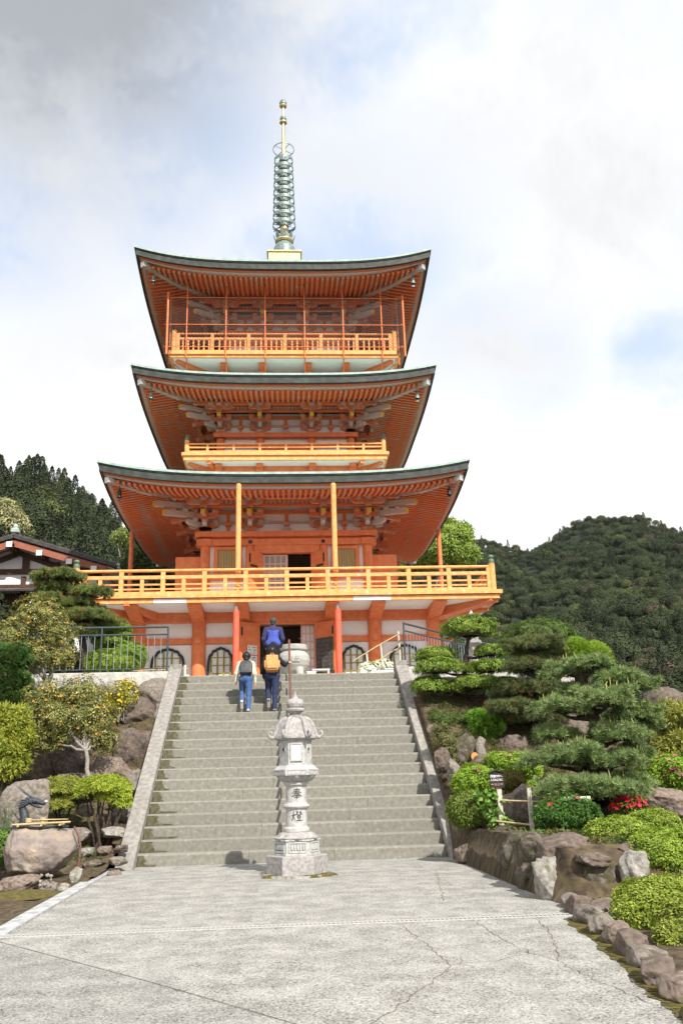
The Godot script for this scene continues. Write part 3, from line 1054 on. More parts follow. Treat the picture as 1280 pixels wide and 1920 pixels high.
# a railing on all four sides: corner posts with onion finials, posts, rails
func railing(P: Node, half: float, y: float, posts: Array, rails: Array, post_h: float, struts: Array, strut_h: float, mt: Material, thick: float, finials := true, corner_r := 0.105, corner_h := 0.86) -> void:
	for k in 4:
		var R := Node3D.new()
		R.name = "railing"
		P.add_child(R, true)
		R.transform = side(k)
		for q in rails:   # [height, depth, round?]
			if q[2]:
				part("rail", cmesh(q[1] * 0.5, half * 2 - 0.02, 12), mt, R, Transform3D(Basis(Vector3.BACK, PI / 2), Vector3(0, y + q[0], half)))
			else:
				pbox("rail", Vector3(0, y + q[0], half), Vector3(half * 2 - 0.02, q[1], q[3]), mt, R)
		for x in posts:
			pbox("post", Vector3(x, y + post_h * 0.5, half), Vector3(thick, post_h, thick * 0.9), mt, R)
		for x in struts:
			pbox("strut", Vector3(x, y + strut_h * 0.5, half), Vector3(thick * 0.86, strut_h, thick * 0.7), mt, R)
		# corner post at the right-hand end of this side
		pcyl("corner_post", Vector3(half, y + corner_h * 0.5, half), corner_r, corner_h, mt, R, T0, 16)
		if finials:
			var g := Geo.new()
			var s := corner_r / 0.105
			g.lathe([Vector2(0.0, 0.0), Vector2(0.098, 0.0), Vector2(0.098, 0.06), Vector2(0.104, 0.065), Vector2(0.104, 0.08), Vector2(0.096, 0.085), Vector2(0.094, 0.13), Vector2(0.075, 0.155), Vector2(0.05, 0.165), Vector2(0.05, 0.18), Vector2(0.082, 0.20), Vector2(0.09, 0.23), Vector2(0.075, 0.265), Vector2(0.035, 0.29), Vector2(0.0, 0.305)], 16)
			part("finial", g.mesh(), M.giboshi, R, Transform3D(Basis().scaled(Vector3(s, s, s)), Vector3(half, y + corner_h, half)))


func lower_deck(P: Node) -> void:
	var y := 6.95
	pbox("deck_slab", Vector3(0, 6.79, 0), Vector3(13.0, 0.14, 13.0), M.plaster, P)
	pbox("deck_floor", Vector3(0, 6.90, 0), Vector3(13.2, 0.06, 13.2), M.deck_floor, P)
	for k in 4:
		# edge boards in lengths: an upper plank row and a lower, weathered one
		var x := -6.657
		var n := 0
		while x < 6.60:
			var l := minf(rnd(1.0, 1.5), 6.657 - x)
			if 6.657 - (x + l) < 0.5: l = 6.657 - x
			pbox("deck_board", Vector3(x + l * 0.5, 6.905 + rnd(-0.002, 0.002), 6.57), Vector3(l - 0.006, 0.115, 0.17), M.orange_light, P, side(k))
			pbox("deck_fascia", Vector3((x + l * 0.5) * 0.985, 6.765, 6.52 + rnd(-0.004, 0.004)), Vector3((l - 0.008) * 0.985, 0.13, 0.12), M.orange_light if n % 5 != 2 else M.plaster_old, P, side(k))
			x += l
			n += 1
		# tapering cantilever beams under the deck
		for bx in [-4.745, -2.83, -1.40, 1.40, 2.83, 4.745]:
			cantilever(P, side(k) * Transform3D(Basis(), Vector3(bx, 6.72, 4.75)), 1.72, 0.40, 0.09, 0.36)
		cantilever(P, side(k) * Transform3D(Basis(Vector3.UP, PI / 4), Vector3(4.70, 6.72, 4.70)), 2.45, 0.42, 0.09, 0.38)
		cantilever(P, side(k) * Transform3D(Basis(Vector3.UP, PI / 4 + 0.42), Vector3(4.8, 6.72, 4.2)), 1.9, 0.22, 0.09, 0.22)
	var posts := []
	var struts := []
	for k in range(-5, 6):
		posts.append(k * 1.262)
		if k < 5: struts.append((k + 0.5) * 1.262)
	railing(P, 6.42, 6.962, posts, [[0.78, 0.095, true], [0.565, 0.10, false, 0.12], [0.345, 0.045, false, 0.05], [0.20, 0.045, false, 0.05], [0.055, 0.11, false, 0.14]], 0.735, struts, 0.52, M.orange_light, 0.13)
	# slender posts holding up the first roof
	for s in [-1.0, 1.0]:
		var p := pcyl("roof_post", Vector3(s * 1.515, (6.97 + 10.58) * 0.5, 6.24), 0.085, 10.58 - 6.97, M.orange_light, P)
		var cap := SphereMesh.new()
		cap.radius = 0.085; cap.height = 0.1; cap.radial_segments = 14; cap.rings = 5
		part("cap", cap, M.orange_light, p, Transform3D(Basis(), Vector3(0, 1.80, 0)))
		pcyl("roof_post", Vector3(s * 5.84, (6.97 + 10.72) * 0.5, 0.65), 0.085, 10.72 - 6.97, M.orange, P)
		pcyl("roof_post", Vector3(s * 1.515, (6.97 + 10.58) * 0.5, -6.24), 0.085, 10.58 - 6.97, M.orange_light, P)
		var q := pcyl("deck_post", Vector3(s * 1.555, (LAND + 6.50) * 0.5, 6.30), 0.10, 6.50 - LAND, M.red_pole, P)
		pcyl("cap", Vector3(0, 1.255, 0), 0.07, 0.12, M.silver, q)
		pcyl("cap", Vector3(0, 1.35, 0), 0.03, 0.10, M.iron, q)


func cantilever(P: Node, x: Transform3D, l: float, w: float, tip: float, root: float) -> void:
	var g := Geo.new()
	var poly := PackedVector2Array([Vector2(0, 0), Vector2(l, 0), Vector2(l, -tip), Vector2(0, -root)])
	g.prism(poly, -w * 0.5, w * 0.5, Transform3D(Basis(Vector3(0, 0, 1), Vector3.UP, Vector3(-1, 0, 0)), Vector3.ZERO))
	part("cantilever_beam", g.mesh(), M.orange, P, x)


func first_storey(P: Node) -> void:
	var f := 6.962
	pillar_ring(P, 2.86, [-2.86, -1.28, 1.28, 2.86], f, 9.73, 0.17, M.orange)
	for k in 4:
		pbox("head_tie", Vector3(0, 9.545, 2.86), Vector3(6.33, 0.215, 0.44), M.orange, P, side(k))
		pbox("wall_plate", Vector3(0, 9.82, 2.90), Vector3(6.36, 0.18, 0.62), M.orange, P, side(k))
		pbox("plate_gap", Vector3(0, 9.69, 2.84), Vector3(5.9, 0.08, 0.3), M.soffit_board, P, side(k))
		pbox("sill_tie", Vector3(0, 8.30, 2.86), Vector3(6.5, 0.19, 0.40), M.orange, P, side(k)) if k > 0 else null
		for x in [-2.86, -1.28, 1.28, 2.86]:
			var d := pcyl("medallion", Vector3(x, 9.545, 3.09), 0.068, 0.03, M.iron, P, T0, 12)
			d.transform = side(k) * Transform3D(Basis(Vector3.RIGHT, PI / 2), Vector3(x, 9.545, 3.09))
		# side bays
		for s in [-1.0, 1.0]:
			var cx: float = s * 2.07
			pbox("wall_panel", Vector3(cx, 8.90, 2.80), Vector3(1.30, 1.12, 0.10), M.plaster, P, side(k))
			pbox("sill_tie", Vector3(cx, 8.31, 2.90), Vector3(1.62, 0.20, 0.40), M.orange, P, side(k)) if k == 0 else null
			pbox("wall_panel", Vector3(cx, 7.60, 2.82), Vector3(1.30, 1.22, 0.10), M.plaster, P, side(k))
			pbox("base_rail", Vector3(cx, 7.06, 2.88), Vector3(1.3, 0.19, 0.2), M.orange, P, side(k))
			# barred window
			var w := Node3D.new()
			w.name = "barred_window"
			P.add_child(w, true)
			w.transform = side(k) * Transform3D(Basis(), Vector3(cx, 8.90, 2.86))
			pbox("pane", Vector3(0, 0, 0.0), Vector3(0.72, 0.84, 0.03), M.glass_pale, w)
			for t in [-1.0, 1.0]:
				pbox("frame", Vector3(t * 0.42, 0, 0.04), Vector3(0.13, 1.06, 0.12), M.orange, w)
				pbox("frame", Vector3(0, t * 0.455, 0.042), Vector3(0.71, 0.11, 0.12), M.orange, w)
			for b in 8:
				pbox("bar", Vector3(-0.315 + b * 0.09, 0, 0.05), Vector3(0.05, 0.80, 0.05), M.lattice_yellow, w)
		if k > 0:
			pbox("door", Vector3(0, 8.2, 2.82), Vector3(2.3, 2.5, 0.1), M.orange, P, side(k))
	# front door bay
	pbox("door_head", Vector3(0, 9.30, 2.90), Vector3(2.3, 0.28, 0.26), M.orange, P)
	for s in [-1.0, 1.0]:
		pbox("door_jamb", Vector3(s * 0.985, 8.06, 2.84), Vector3(0.30, 2.2, 0.2), M.orange, P)
		var hx := Transform3D(Basis(Vector3.UP, s * -deg_to_rad(52.0)), Vector3(s * 0.86, 0, 2.96))
		var leaf := part("door_leaf", bmesh(Vector3(0.78, 2.15, 0.06)), M.orange, P, hx * Transform3D(Basis(), Vector3(s * 0.40, 8.05, 0)))
		for yy in [-1.02, 0.0, 1.02]:
			pbox("rail", Vector3(0, yy, 0.036), Vector3(0.76, 0.10, 0.022), M.orange, leaf)
		pbox("hinge", Vector3(s * 0.32, 0.8, 0.05), Vector3(0.05, 0.3, 0.02), M.black, leaf)
		var sg := Geo.new()
		sg.at_box(Vector3(s * 0.1, 0.55, 0.05), Vector3(0.36, 0.07, 0.02))
		part("strap_hinge", sg.mesh(), M.black, leaf)
	var lat := pbox("lattice_door", Vector3(-0.41, 8.05, 2.80), Vector3(0.84, 2.16, 0.03), M.glass_dim, P)
	for k in 8:
		pbox("bar", Vector3(0, -1.05 + k * 0.3, 0.02), Vector3(0.84, 0.05, 0.05), M.pinkwood, lat)
	for k in 5:
		pbox("bar", Vector3(-0.40 + k * 0.20, 0, 0.024), Vector3(0.05 if k in [1, 2, 3] else 0.08, 2.16, 0.046), M.pinkwood, lat)
	pbox("lower_board", Vector3(0, -0.85, 0.03), Vector3(0.70, 0.42, 0.03), M.pinkwood, lat)
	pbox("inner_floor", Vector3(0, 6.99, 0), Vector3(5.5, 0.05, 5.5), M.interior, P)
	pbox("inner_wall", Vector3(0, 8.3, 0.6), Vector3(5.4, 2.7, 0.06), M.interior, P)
	# ladder-backed benches by the side doors on the deck
	for s in [-1.0, 1.0]:
		var bn := pbox("side_leaf", Vector3(s * 3.45, 8.05, 2.75), Vector3(0.9, 2.1, 0.06), M.orange, P)
		for q in 3:
			pcyl("stud", Vector3(-0.25 + q * 0.25, 0.35, 0.04), 0.03, 0.03, M.black, bn, T0, 8)


# the low wall and pillars of the second and third storeys
func upper_storey(P: Node, half: float, inner: float, y0: float, floor_y: float, top: float) -> void:
	pillar_ring(P, half, [-half, -inner, inner, half], floor_y, top, 0.15, M.orange)
	for k in 4:
		pbox("head_beam", Vector3(0, top + 0.085, half + 0.04), Vector3(half * 2 + 0.46, 0.17, 0.44), M.orange, P, side(k))
		pbox("wall_panel", Vector3(0, (floor_y + top) * 0.5, half - 0.06), Vector3(half * 2, top - floor_y, 0.08), M.plaster, P, side(k))
		pbox("tie_beam", Vector3(0, top - 0.28, half + 0.02), Vector3(half * 2 + 0.1, 0.14, 0.2), M.orange, P, side(k))
		pbox("door", Vector3(0, (floor_y + top) * 0.5 - 0.1, half - 0.01), Vector3(inner * 1.7, top - floor_y - 0.3, 0.08), M.orange, P, side(k))
		pbox("skirt_wall", Vector3(0, (y0 + floor_y) * 0.5, half + 0.55), Vector3(half * 2 + 1.1, floor_y - y0, 0.12), M.orange, P, side(k))


func second_deck(P: Node) -> void:
	var y := 12.70
	pbox("deck_slab", Vector3(0, 12.47, 0), Vector3(7.1, 0.14, 7.1), M.plaster, P)
	pbox("deck_floor", Vector3(0, 12.63, 0), Vector3(7.2, 0.08, 7.2), M.deck_floor, P)
	for k in 4:
		pbox("deck_board", Vector3(0, 12.645, 3.62), Vector3(7.35, 0.11, 0.14), M.orange_light, P, side(k))
		pbox("deck_fascia", Vector3(0, 12.50, 3.57), Vector3(7.22, 0.16, 0.10), M.orange_light, P, side(k))
		for bx in [-2.42, -0.95, 0.95, 2.42]:
			pbox("support_block", Vector3(bx, 12.34, 3.12), Vector3(0.24, 0.12, 0.50), M.orange, P, side(k))
			pbox("support_block", Vector3(bx, 12.22, 3.06), Vector3(0.24, 0.12, 0.28), M.orange, P, side(k))
		cantilever(P, side(k) * Transform3D(Basis(Vector3.UP, PI / 4), Vector3(2.7, 12.40, 2.7)), 1.05, 0.17, 0.10, 0.22)
		cantilever(P, side(k) * Transform3D(Basis(Vector3.UP, PI / 4 + 0.5), Vector3(2.75, 12.40, 2.5)), 0.85, 0.15, 0.10, 0.16)
		cantilever(P, side(k) * Transform3D(Basis(Vector3.UP, PI / 4 - 0.5), Vector3(2.5, 12.40, 2.75)), 0.85, 0.15, 0.10, 0.16)
	var posts := []
	for q in range(-3, 4): posts.append(q * 0.93)
	railing(P, 3.52, y, posts, [[0.37, 0.055, false, 0.06], [0.24, 0.05, false, 0.06], [0.05, 0.10, false, 0.11]], 0.39, [], 0.2, M.orange_light, 0.085, true, 0.085, 0.50)


func top_deck(P: Node) -> void:
	var y := 16.42
	pbox("deck_slab", Vector3(0, 16.24, 0), Vector3(8.1, 0.08, 8.1), M.plaster, P)
	pbox("deck_floor", Vector3(0, 16.35, 0), Vector3(8.2, 0.12, 8.2), M.deck_floor, P)
	for k in 4:
		pbox("deck_board", Vector3(0, 16.37, 4.14), Vector3(8.42, 0.13, 0.14), M.orange_light, P, side(k))
		pbox("deck_fascia", Vector3(0, 16.25, 4.09), Vector3(8.26, 0.10, 0.10), M.orange_light, P, side(k))
		for bx in [-2.25, -0.85, 0.85, 2.25]:
			pbox("support_block", Vector3(bx, 16.12, 3.35), Vector3(0.24, 0.16, 0.8), M.orange, P, side(k))
			pbox("support_block", Vector3(bx, 15.98, 3.15), Vector3(0.24, 0.14, 0.5), M.orange, P, side(k))
		cantilever(P, side(k) * Transform3D(Basis(Vector3.UP, PI / 4), Vector3(2.75, 16.20, 2.75)), 1.65, 0.18, 0.10, 0.30)
	var posts := []
	for q in range(-2, 3): posts.append(q * 1.32)
	posts.append_array([-3.88, 3.88])
	var bal := []
	var q2 := -3.7
	while q2 < 3.75:
		var close := false
		for p in posts:
			if absf(p - q2) < 0.09: close = true
		if not close: bal.append(q2)
		q2 += 0.1885
	railing(P, 4.03, y, posts, [[0.78, 0.075, true], [0.57, 0.08, false, 0.09], [0.05, 0.10, false, 0.11]], 0.75, [], 0.5, M.orange_light, 0.12, false, 0.09, 0.90)
	for k in 4:
		var b := Node3D.new()
		b.name = "balusters"
		P.add_child(b, true)
		b.transform = side(k)
		for x in bal:
			pbox("baluster", Vector3(x, y + 0.30, 4.03), Vector3(0.055, 0.46, 0.05), M.orange_light, b)
		# safety cage: poles, rails and netting
		var cage := Node3D.new()
		cage.name = "safety_cage"
		P.add_child(cage, true)
		cage.transform = side(k)
		for x in [-3.56, -2.14, -0.72, 0.72, 2.14, 3.56]:
			pcyl("pole", Vector3(x, 17.75, 4.24), 0.024, 3.1, M.orange, cage, T0, 8)
			part("stay", cmesh(0.022, 1.0, 8), M.orange, cage, Transform3D(Basis(Vector3.RIGHT, 0.75), Vector3(x, 16.1, 3.95)))
		pcyl("pole", Vector3(4.38, 17.45, 4.24), 0.04, 2.5, M.orange, cage, T0, 8)
		for yy in [18.56, 17.45, 16.55]:
			part("cross_rail", cmesh(0.016, 8.72, 8), M.orange, cage, Transform3D(Basis(Vector3.BACK, PI / 2), Vector3(0, yy, 4.27)))
		var n := Geo.new()
		var gap := 0.13
		var hgt := 2.05
		var c := -4.36 - hgt
		while c < 4.36:
			for dirn in [1.0, -1.0]:
				var x0 := maxf(c, -4.36)
				var x1 := minf(c + hgt, 4.36)
				if x1 > x0:
					var ya := (x0 - c)
					var yb := (x1 - c)
					if dirn < 0: ya = hgt - ya; yb = hgt - yb
					n.bar(Vector3(x0, 16.53 + ya, 4.255), Vector3(x1, 16.53 + yb, 4.255), 0.006, 0.006)
			c += gap
		part("netting", n.mesh(), M.wire, cage).set_meta("kind", "stuff")


# ---------- bracket complexes under a roof ----------
func arm_mesh(l: float, h: float, w: float) -> ArrayMesh:
	var g := Geo.new()
	var a := l * 0.5
	g.prism(PackedVector2Array([Vector2(-a, h), Vector2(-a, h * 0.5), Vector2(-a + h * 0.35, h * 0.14), Vector2(-a + h * 0.9, 0), Vector2(a - h * 0.9, 0), Vector2(a - h * 0.35, h * 0.14), Vector2(a, h * 0.5), Vector2(a, h)]), -w * 0.5, w * 0.5)
	return g.mesh()


func block_mesh(s: float, h: float) -> ArrayMesh:
	var g := Geo.new()
	var t := s * 0.5
	var b := s * 0.36
	var r := [[b, 0.0], [t, h * 0.45], [t, h]]
	for k in 2:
		var p := []
		for q in [r[k], r[k + 1]]:
			for c in [[-1, -1], [1, -1], [1, 1], [-1, 1]]:
				p.append(Vector3(c[0] * q[0], q[1], c[1] * q[0]))
		for e in 4:
			var f := (e + 1) % 4
			g.quad(p[e], p[f], p[f + 4], p[e + 4], (p[e] + p[f]) * Vector3(1, 0, 1))
	g.quad(Vector3(-t, h, -t), Vector3(t, h, -t), Vector3(t, h, t), Vector3(-t, h, t), Vector3.UP)
	g.quad(Vector3(-b, 0, -b), Vector3(b, 0, -b), Vector3(b, 0, b), Vector3(-b, 0, b), Vector3.DOWN)
	return g.mesh()


func brackets(P: Node, y0: float, half: float, inner: float, k: float) -> void:
	var arm := arm_mesh(0.92 * k, 0.17 * k, 0.15 * k)
	var arm_long := arm_mesh(1.18 * k, 0.17 * k, 0.15 * k)
	var blk := block_mesh(0.23 * k, 0.14 * k)
	var big := block_mesh(0.40 * k, 0.20 * k)
	var out1 := arm_mesh(0.62 * k, 0.17 * k, 0.15 * k)
	var mid_h := 0.98 * k
	for s in 4:
		var X := side(s)
		# plaster wall between the sets, with its ties and struts
		pbox("frieze_panel", Vector3(0, y0 + mid_h * 0.5, half - 0.04), Vector3(half * 2, mid_h, 0.06), M.plaster, P, X)
		pbox("frieze_tie", Vector3(0, y0 + 0.40 * k, half + 0.01), Vector3(half * 2 + 0.6, 0.09 * k, 0.08), M.grey_wood, P, X)
		pbox("frieze_tie", Vector3(0, y0 + 0.78 * k, half + 0.01), Vector3(half * 2 + 0.6, 0.13 * k, 0.08), M.orange_old, P, X)
		for x in [0.0, (half + inner) * 0.5, -(half + inner) * 0.5]:
			pbox("frieze_strut", Vector3(x, y0 + 0.39 * k, half + 0.02), Vector3(0.11 * k, 0.70 * k, 0.07), M.orange_old, P, X)
			part("strut_block", blk, M.bracket, P, X * Transform3D(Basis(), Vector3(x, y0 + 0.25 * k, half + 0.05)))
		var fg := Geo.new()   # carved frog-leg strut over the middle
		fg.prism(PackedVector2Array([Vector2(-0.2 * k, 0), Vector2(-0.16 * k, 0.14 * k), Vector2(-0.08 * k, 0.21 * k), Vector2(0.08 * k, 0.21 * k), Vector2(0.16 * k, 0.14 * k), Vector2(0.2 * k, 0)]), 0.03, 0.12)
		part("frog_leg_strut", fg.mesh(), M.grey_wood, P, X * Transform3D(Basis(), Vector3(0, y0, half)))
		# vents under the purlin: pale slots between small ribs
		pbox("vent_panel", Vector3(0, y0 + 0.965 * k, half + 0.62 * k), Vector3(half * 2 + 1.2 * k, 0.17 * k, 0.05), M.plaster, P, X)
		var ribs := Geo.new()
		var rx := -half - 0.55 * k
		while rx < half + 0.55 * k:
			ribs.at_box(Vector3(rx, y0 + 0.965 * k, half + 0.66 * k), Vector3(0.06 * k, 0.17 * k, 0.05))
			rx += 0.155 * k
		part("vent_ribs", ribs.mesh(), M.orange_old, P, X).set_meta("kind", "stuff")
		pbox("vent_rail", Vector3(0, y0 + 0.84 * k, half + 0.66 * k), Vector3(half * 2 + 1.3 * k, 0.09 * k, 0.10), M.orange_old, P, X)
		pbox("purlin", Vector3(0, y0 + 1.03 * k, half + 1.08 * k), Vector3(half * 2 + 2.4 * k, 0.16 * k, 0.16 * k), M.orange_old, P, X)
		for x in [-inner, inner]:
			bracket_set(P, X * Transform3D(Basis(), Vector3(x, y0, half)), k, arm, arm_long, blk, big, out1, false)
		# corner set, seen from this side and on the diagonal
		bracket_set(P, X * Transform3D(Basis(), Vector3(half, y0, half)), k, arm, arm_long, blk, big, out1, true)
		bracket_set(P, X * Transform3D(Basis(), Vector3(-half, y0, half)), k, arm, arm_long, blk, big, out1, true)
		diagonal_set(P, X * Transform3D(Basis(Vector3.UP, PI / 4), Vector3(half, y0, half)), k, blk, out1)


func bracket_set(P: Node, x: Transform3D, k: float, arm: Mesh, arm_long: Mesh, blk: Mesh, big: Mesh, out1: Mesh, corner: bool) -> void:
	var B := Node3D.new()
	B.name = "bracket_set"
	P.add_child(B, true)
	B.transform = x
	var turn := Basis(Vector3.UP, PI / 2)
	part("bearing_block", big, M.bracket, B)
	part("arm", arm, M.bracket, B, Transform3D(Basis(), Vector3(0, 0.20, 0.02) * k))
	for e in [-0.36, 0.0, 0.36]:
		part("block", blk, M.bracket, B, Transform3D(Basis(), Vector3(e, 0.37, 0.02) * k))
	part("arm", out1, M.grey_wood, B, Transform3D(turn, Vector3(0, 0.20, 0.28) * k))
	part("block", blk, M.bracket, B, Transform3D(Basis(), Vector3(0, 0.37, 0.38) * k))
	part("arm", arm, M.bracket, B, Transform3D(Basis(), Vector3(0, 0.49, 0.38) * k))
	for e in [-0.36, 0.0, 0.36]:
		part("block", blk, M.bracket, B, Transform3D(Basis(), Vector3(e, 0.65, 0.38) * k))
	part("arm", out1, M.bracket, B, Transform3D(turn, Vector3(0, 0.49, 0.58) * k))
	# sloping tail rafter with a yellow end
	var tail := part("tail_rafter", bmesh(Vector3(0.16, 0.18, 1.3) * k), M.bracket, B, Transform3D(Basis(Vector3.RIGHT, 0.30), Vector3(0, 0.66, 0.60) * k))
	pbox("end_plate", Vector3(0, 0, 0.655) * k, Vector3(0.155, 0.175, 0.012) * k, M.yellow, tail)
	part("block", blk, M.bracket, B, Transform3D(Basis(), Vector3(0, 0.63, 1.06) * k))
	part("arm", arm_long if corner else arm, M.bracket, B, Transform3D(Basis(), Vector3(0, 0.76, 1.08) * k))
	for e in [-0.36, 0.0, 0.36]:
		part("block", blk, M.grey_wood if e == 0.0 else M.bracket, B, Transform3D(Basis(), Vector3(e, 0.90, 1.08) * k))


func diagonal_set(P: Node, x: Transform3D, k: float, blk: Mesh, out1: Mesh) -> void:
	var B := Node3D.new()
	B.name = "corner_bracket_set"
	P.add_child(B, true)
	B.transform = x
	var turn := Basis(Vector3.UP, PI / 2)
	for q in [[0.20, 0.40, 1.2], [0.47, 0.75, 1.5]]:
		part("arm", out1, M.grey_wood, B, Transform3D(turn.scaled(Vector3(1, 1, 1.5)), Vector3(0, q[0], q[1]) * k))
	for q in [[0.36, 0.55], [0.62, 1.0], [0.90, 1.5]]:
		part("block", blk, M.grey_wood, B, Transform3D(Basis(), Vector3(0, q[0], q[1]) * k))
	for q in [[0.52, 1.10, 1.5], [0.76, 1.45, 1.6]]:
		var tail := part("tail_rafter", bmesh(Vector3(0.17, 0.19, q[2]) * k), M.grey_wood, B, Transform3D(Basis(Vector3.RIGHT, 0.14), Vector3(0, q[0], q[1]) * k))
		pbox("end_plate", Vector3(0, 0, q[2] * 0.5 + 0.006) * k, Vector3(0.165, 0.18, 0.012) * k, M.yellow, tail)


# ---------- one roof: W half width at the eave, yc height of its edge mid-side ----------
func lift(x: float, W: float, rise: float) -> float:
	return rise * pow(minf(absf(x) / W, 1.0), 3.2)


func eave_strip(W: float, rise: float, inset: float, depth: float, ya: float, yb: float) -> ArrayMesh:
	# a board running along the eave on one side, curving up at the corners
	var g := Geo.new()
	var z1 := W - inset
	var z0 := z1 - depth
	var m := 36
	for k in m:
		var t0 := -1.0 + 2.0 * k / m
		var t1 := -1.0 + 2.0 * (k + 1) / m
		var a := [Vector3(t0 * z1, ya + lift(t0 * W, W, rise), z1), Vector3(t1 * z1, ya + lift(t1 * W, W, rise), z1), Vector3(t1 * z1, yb + lift(t1 * W, W, rise), z1), Vector3(t0 * z1, yb + lift(t0 * W, W, rise), z1)]
		g.quad(a[0], a[1], a[2], a[3], Vector3.BACK)
		var b := [Vector3(t0 * z0, ya + lift(t0 * W, W, rise), z0), Vector3(t1 * z0, ya + lift(t1 * W, W, rise), z0), Vector3(t1 * z0, yb + lift(t1 * W, W, rise), z0), Vector3(t0 * z0, yb + lift(t0 * W, W, rise), z0)]
		g.quad(b[0], b[1], b[2], b[3], Vector3.FORWARD)
		g.quad(a[0], a[1], b[1], b[0], Vector3.DOWN)
		g.quad(a[3], a[2], b[2], b[3], Vector3.UP)
	return g.mesh()


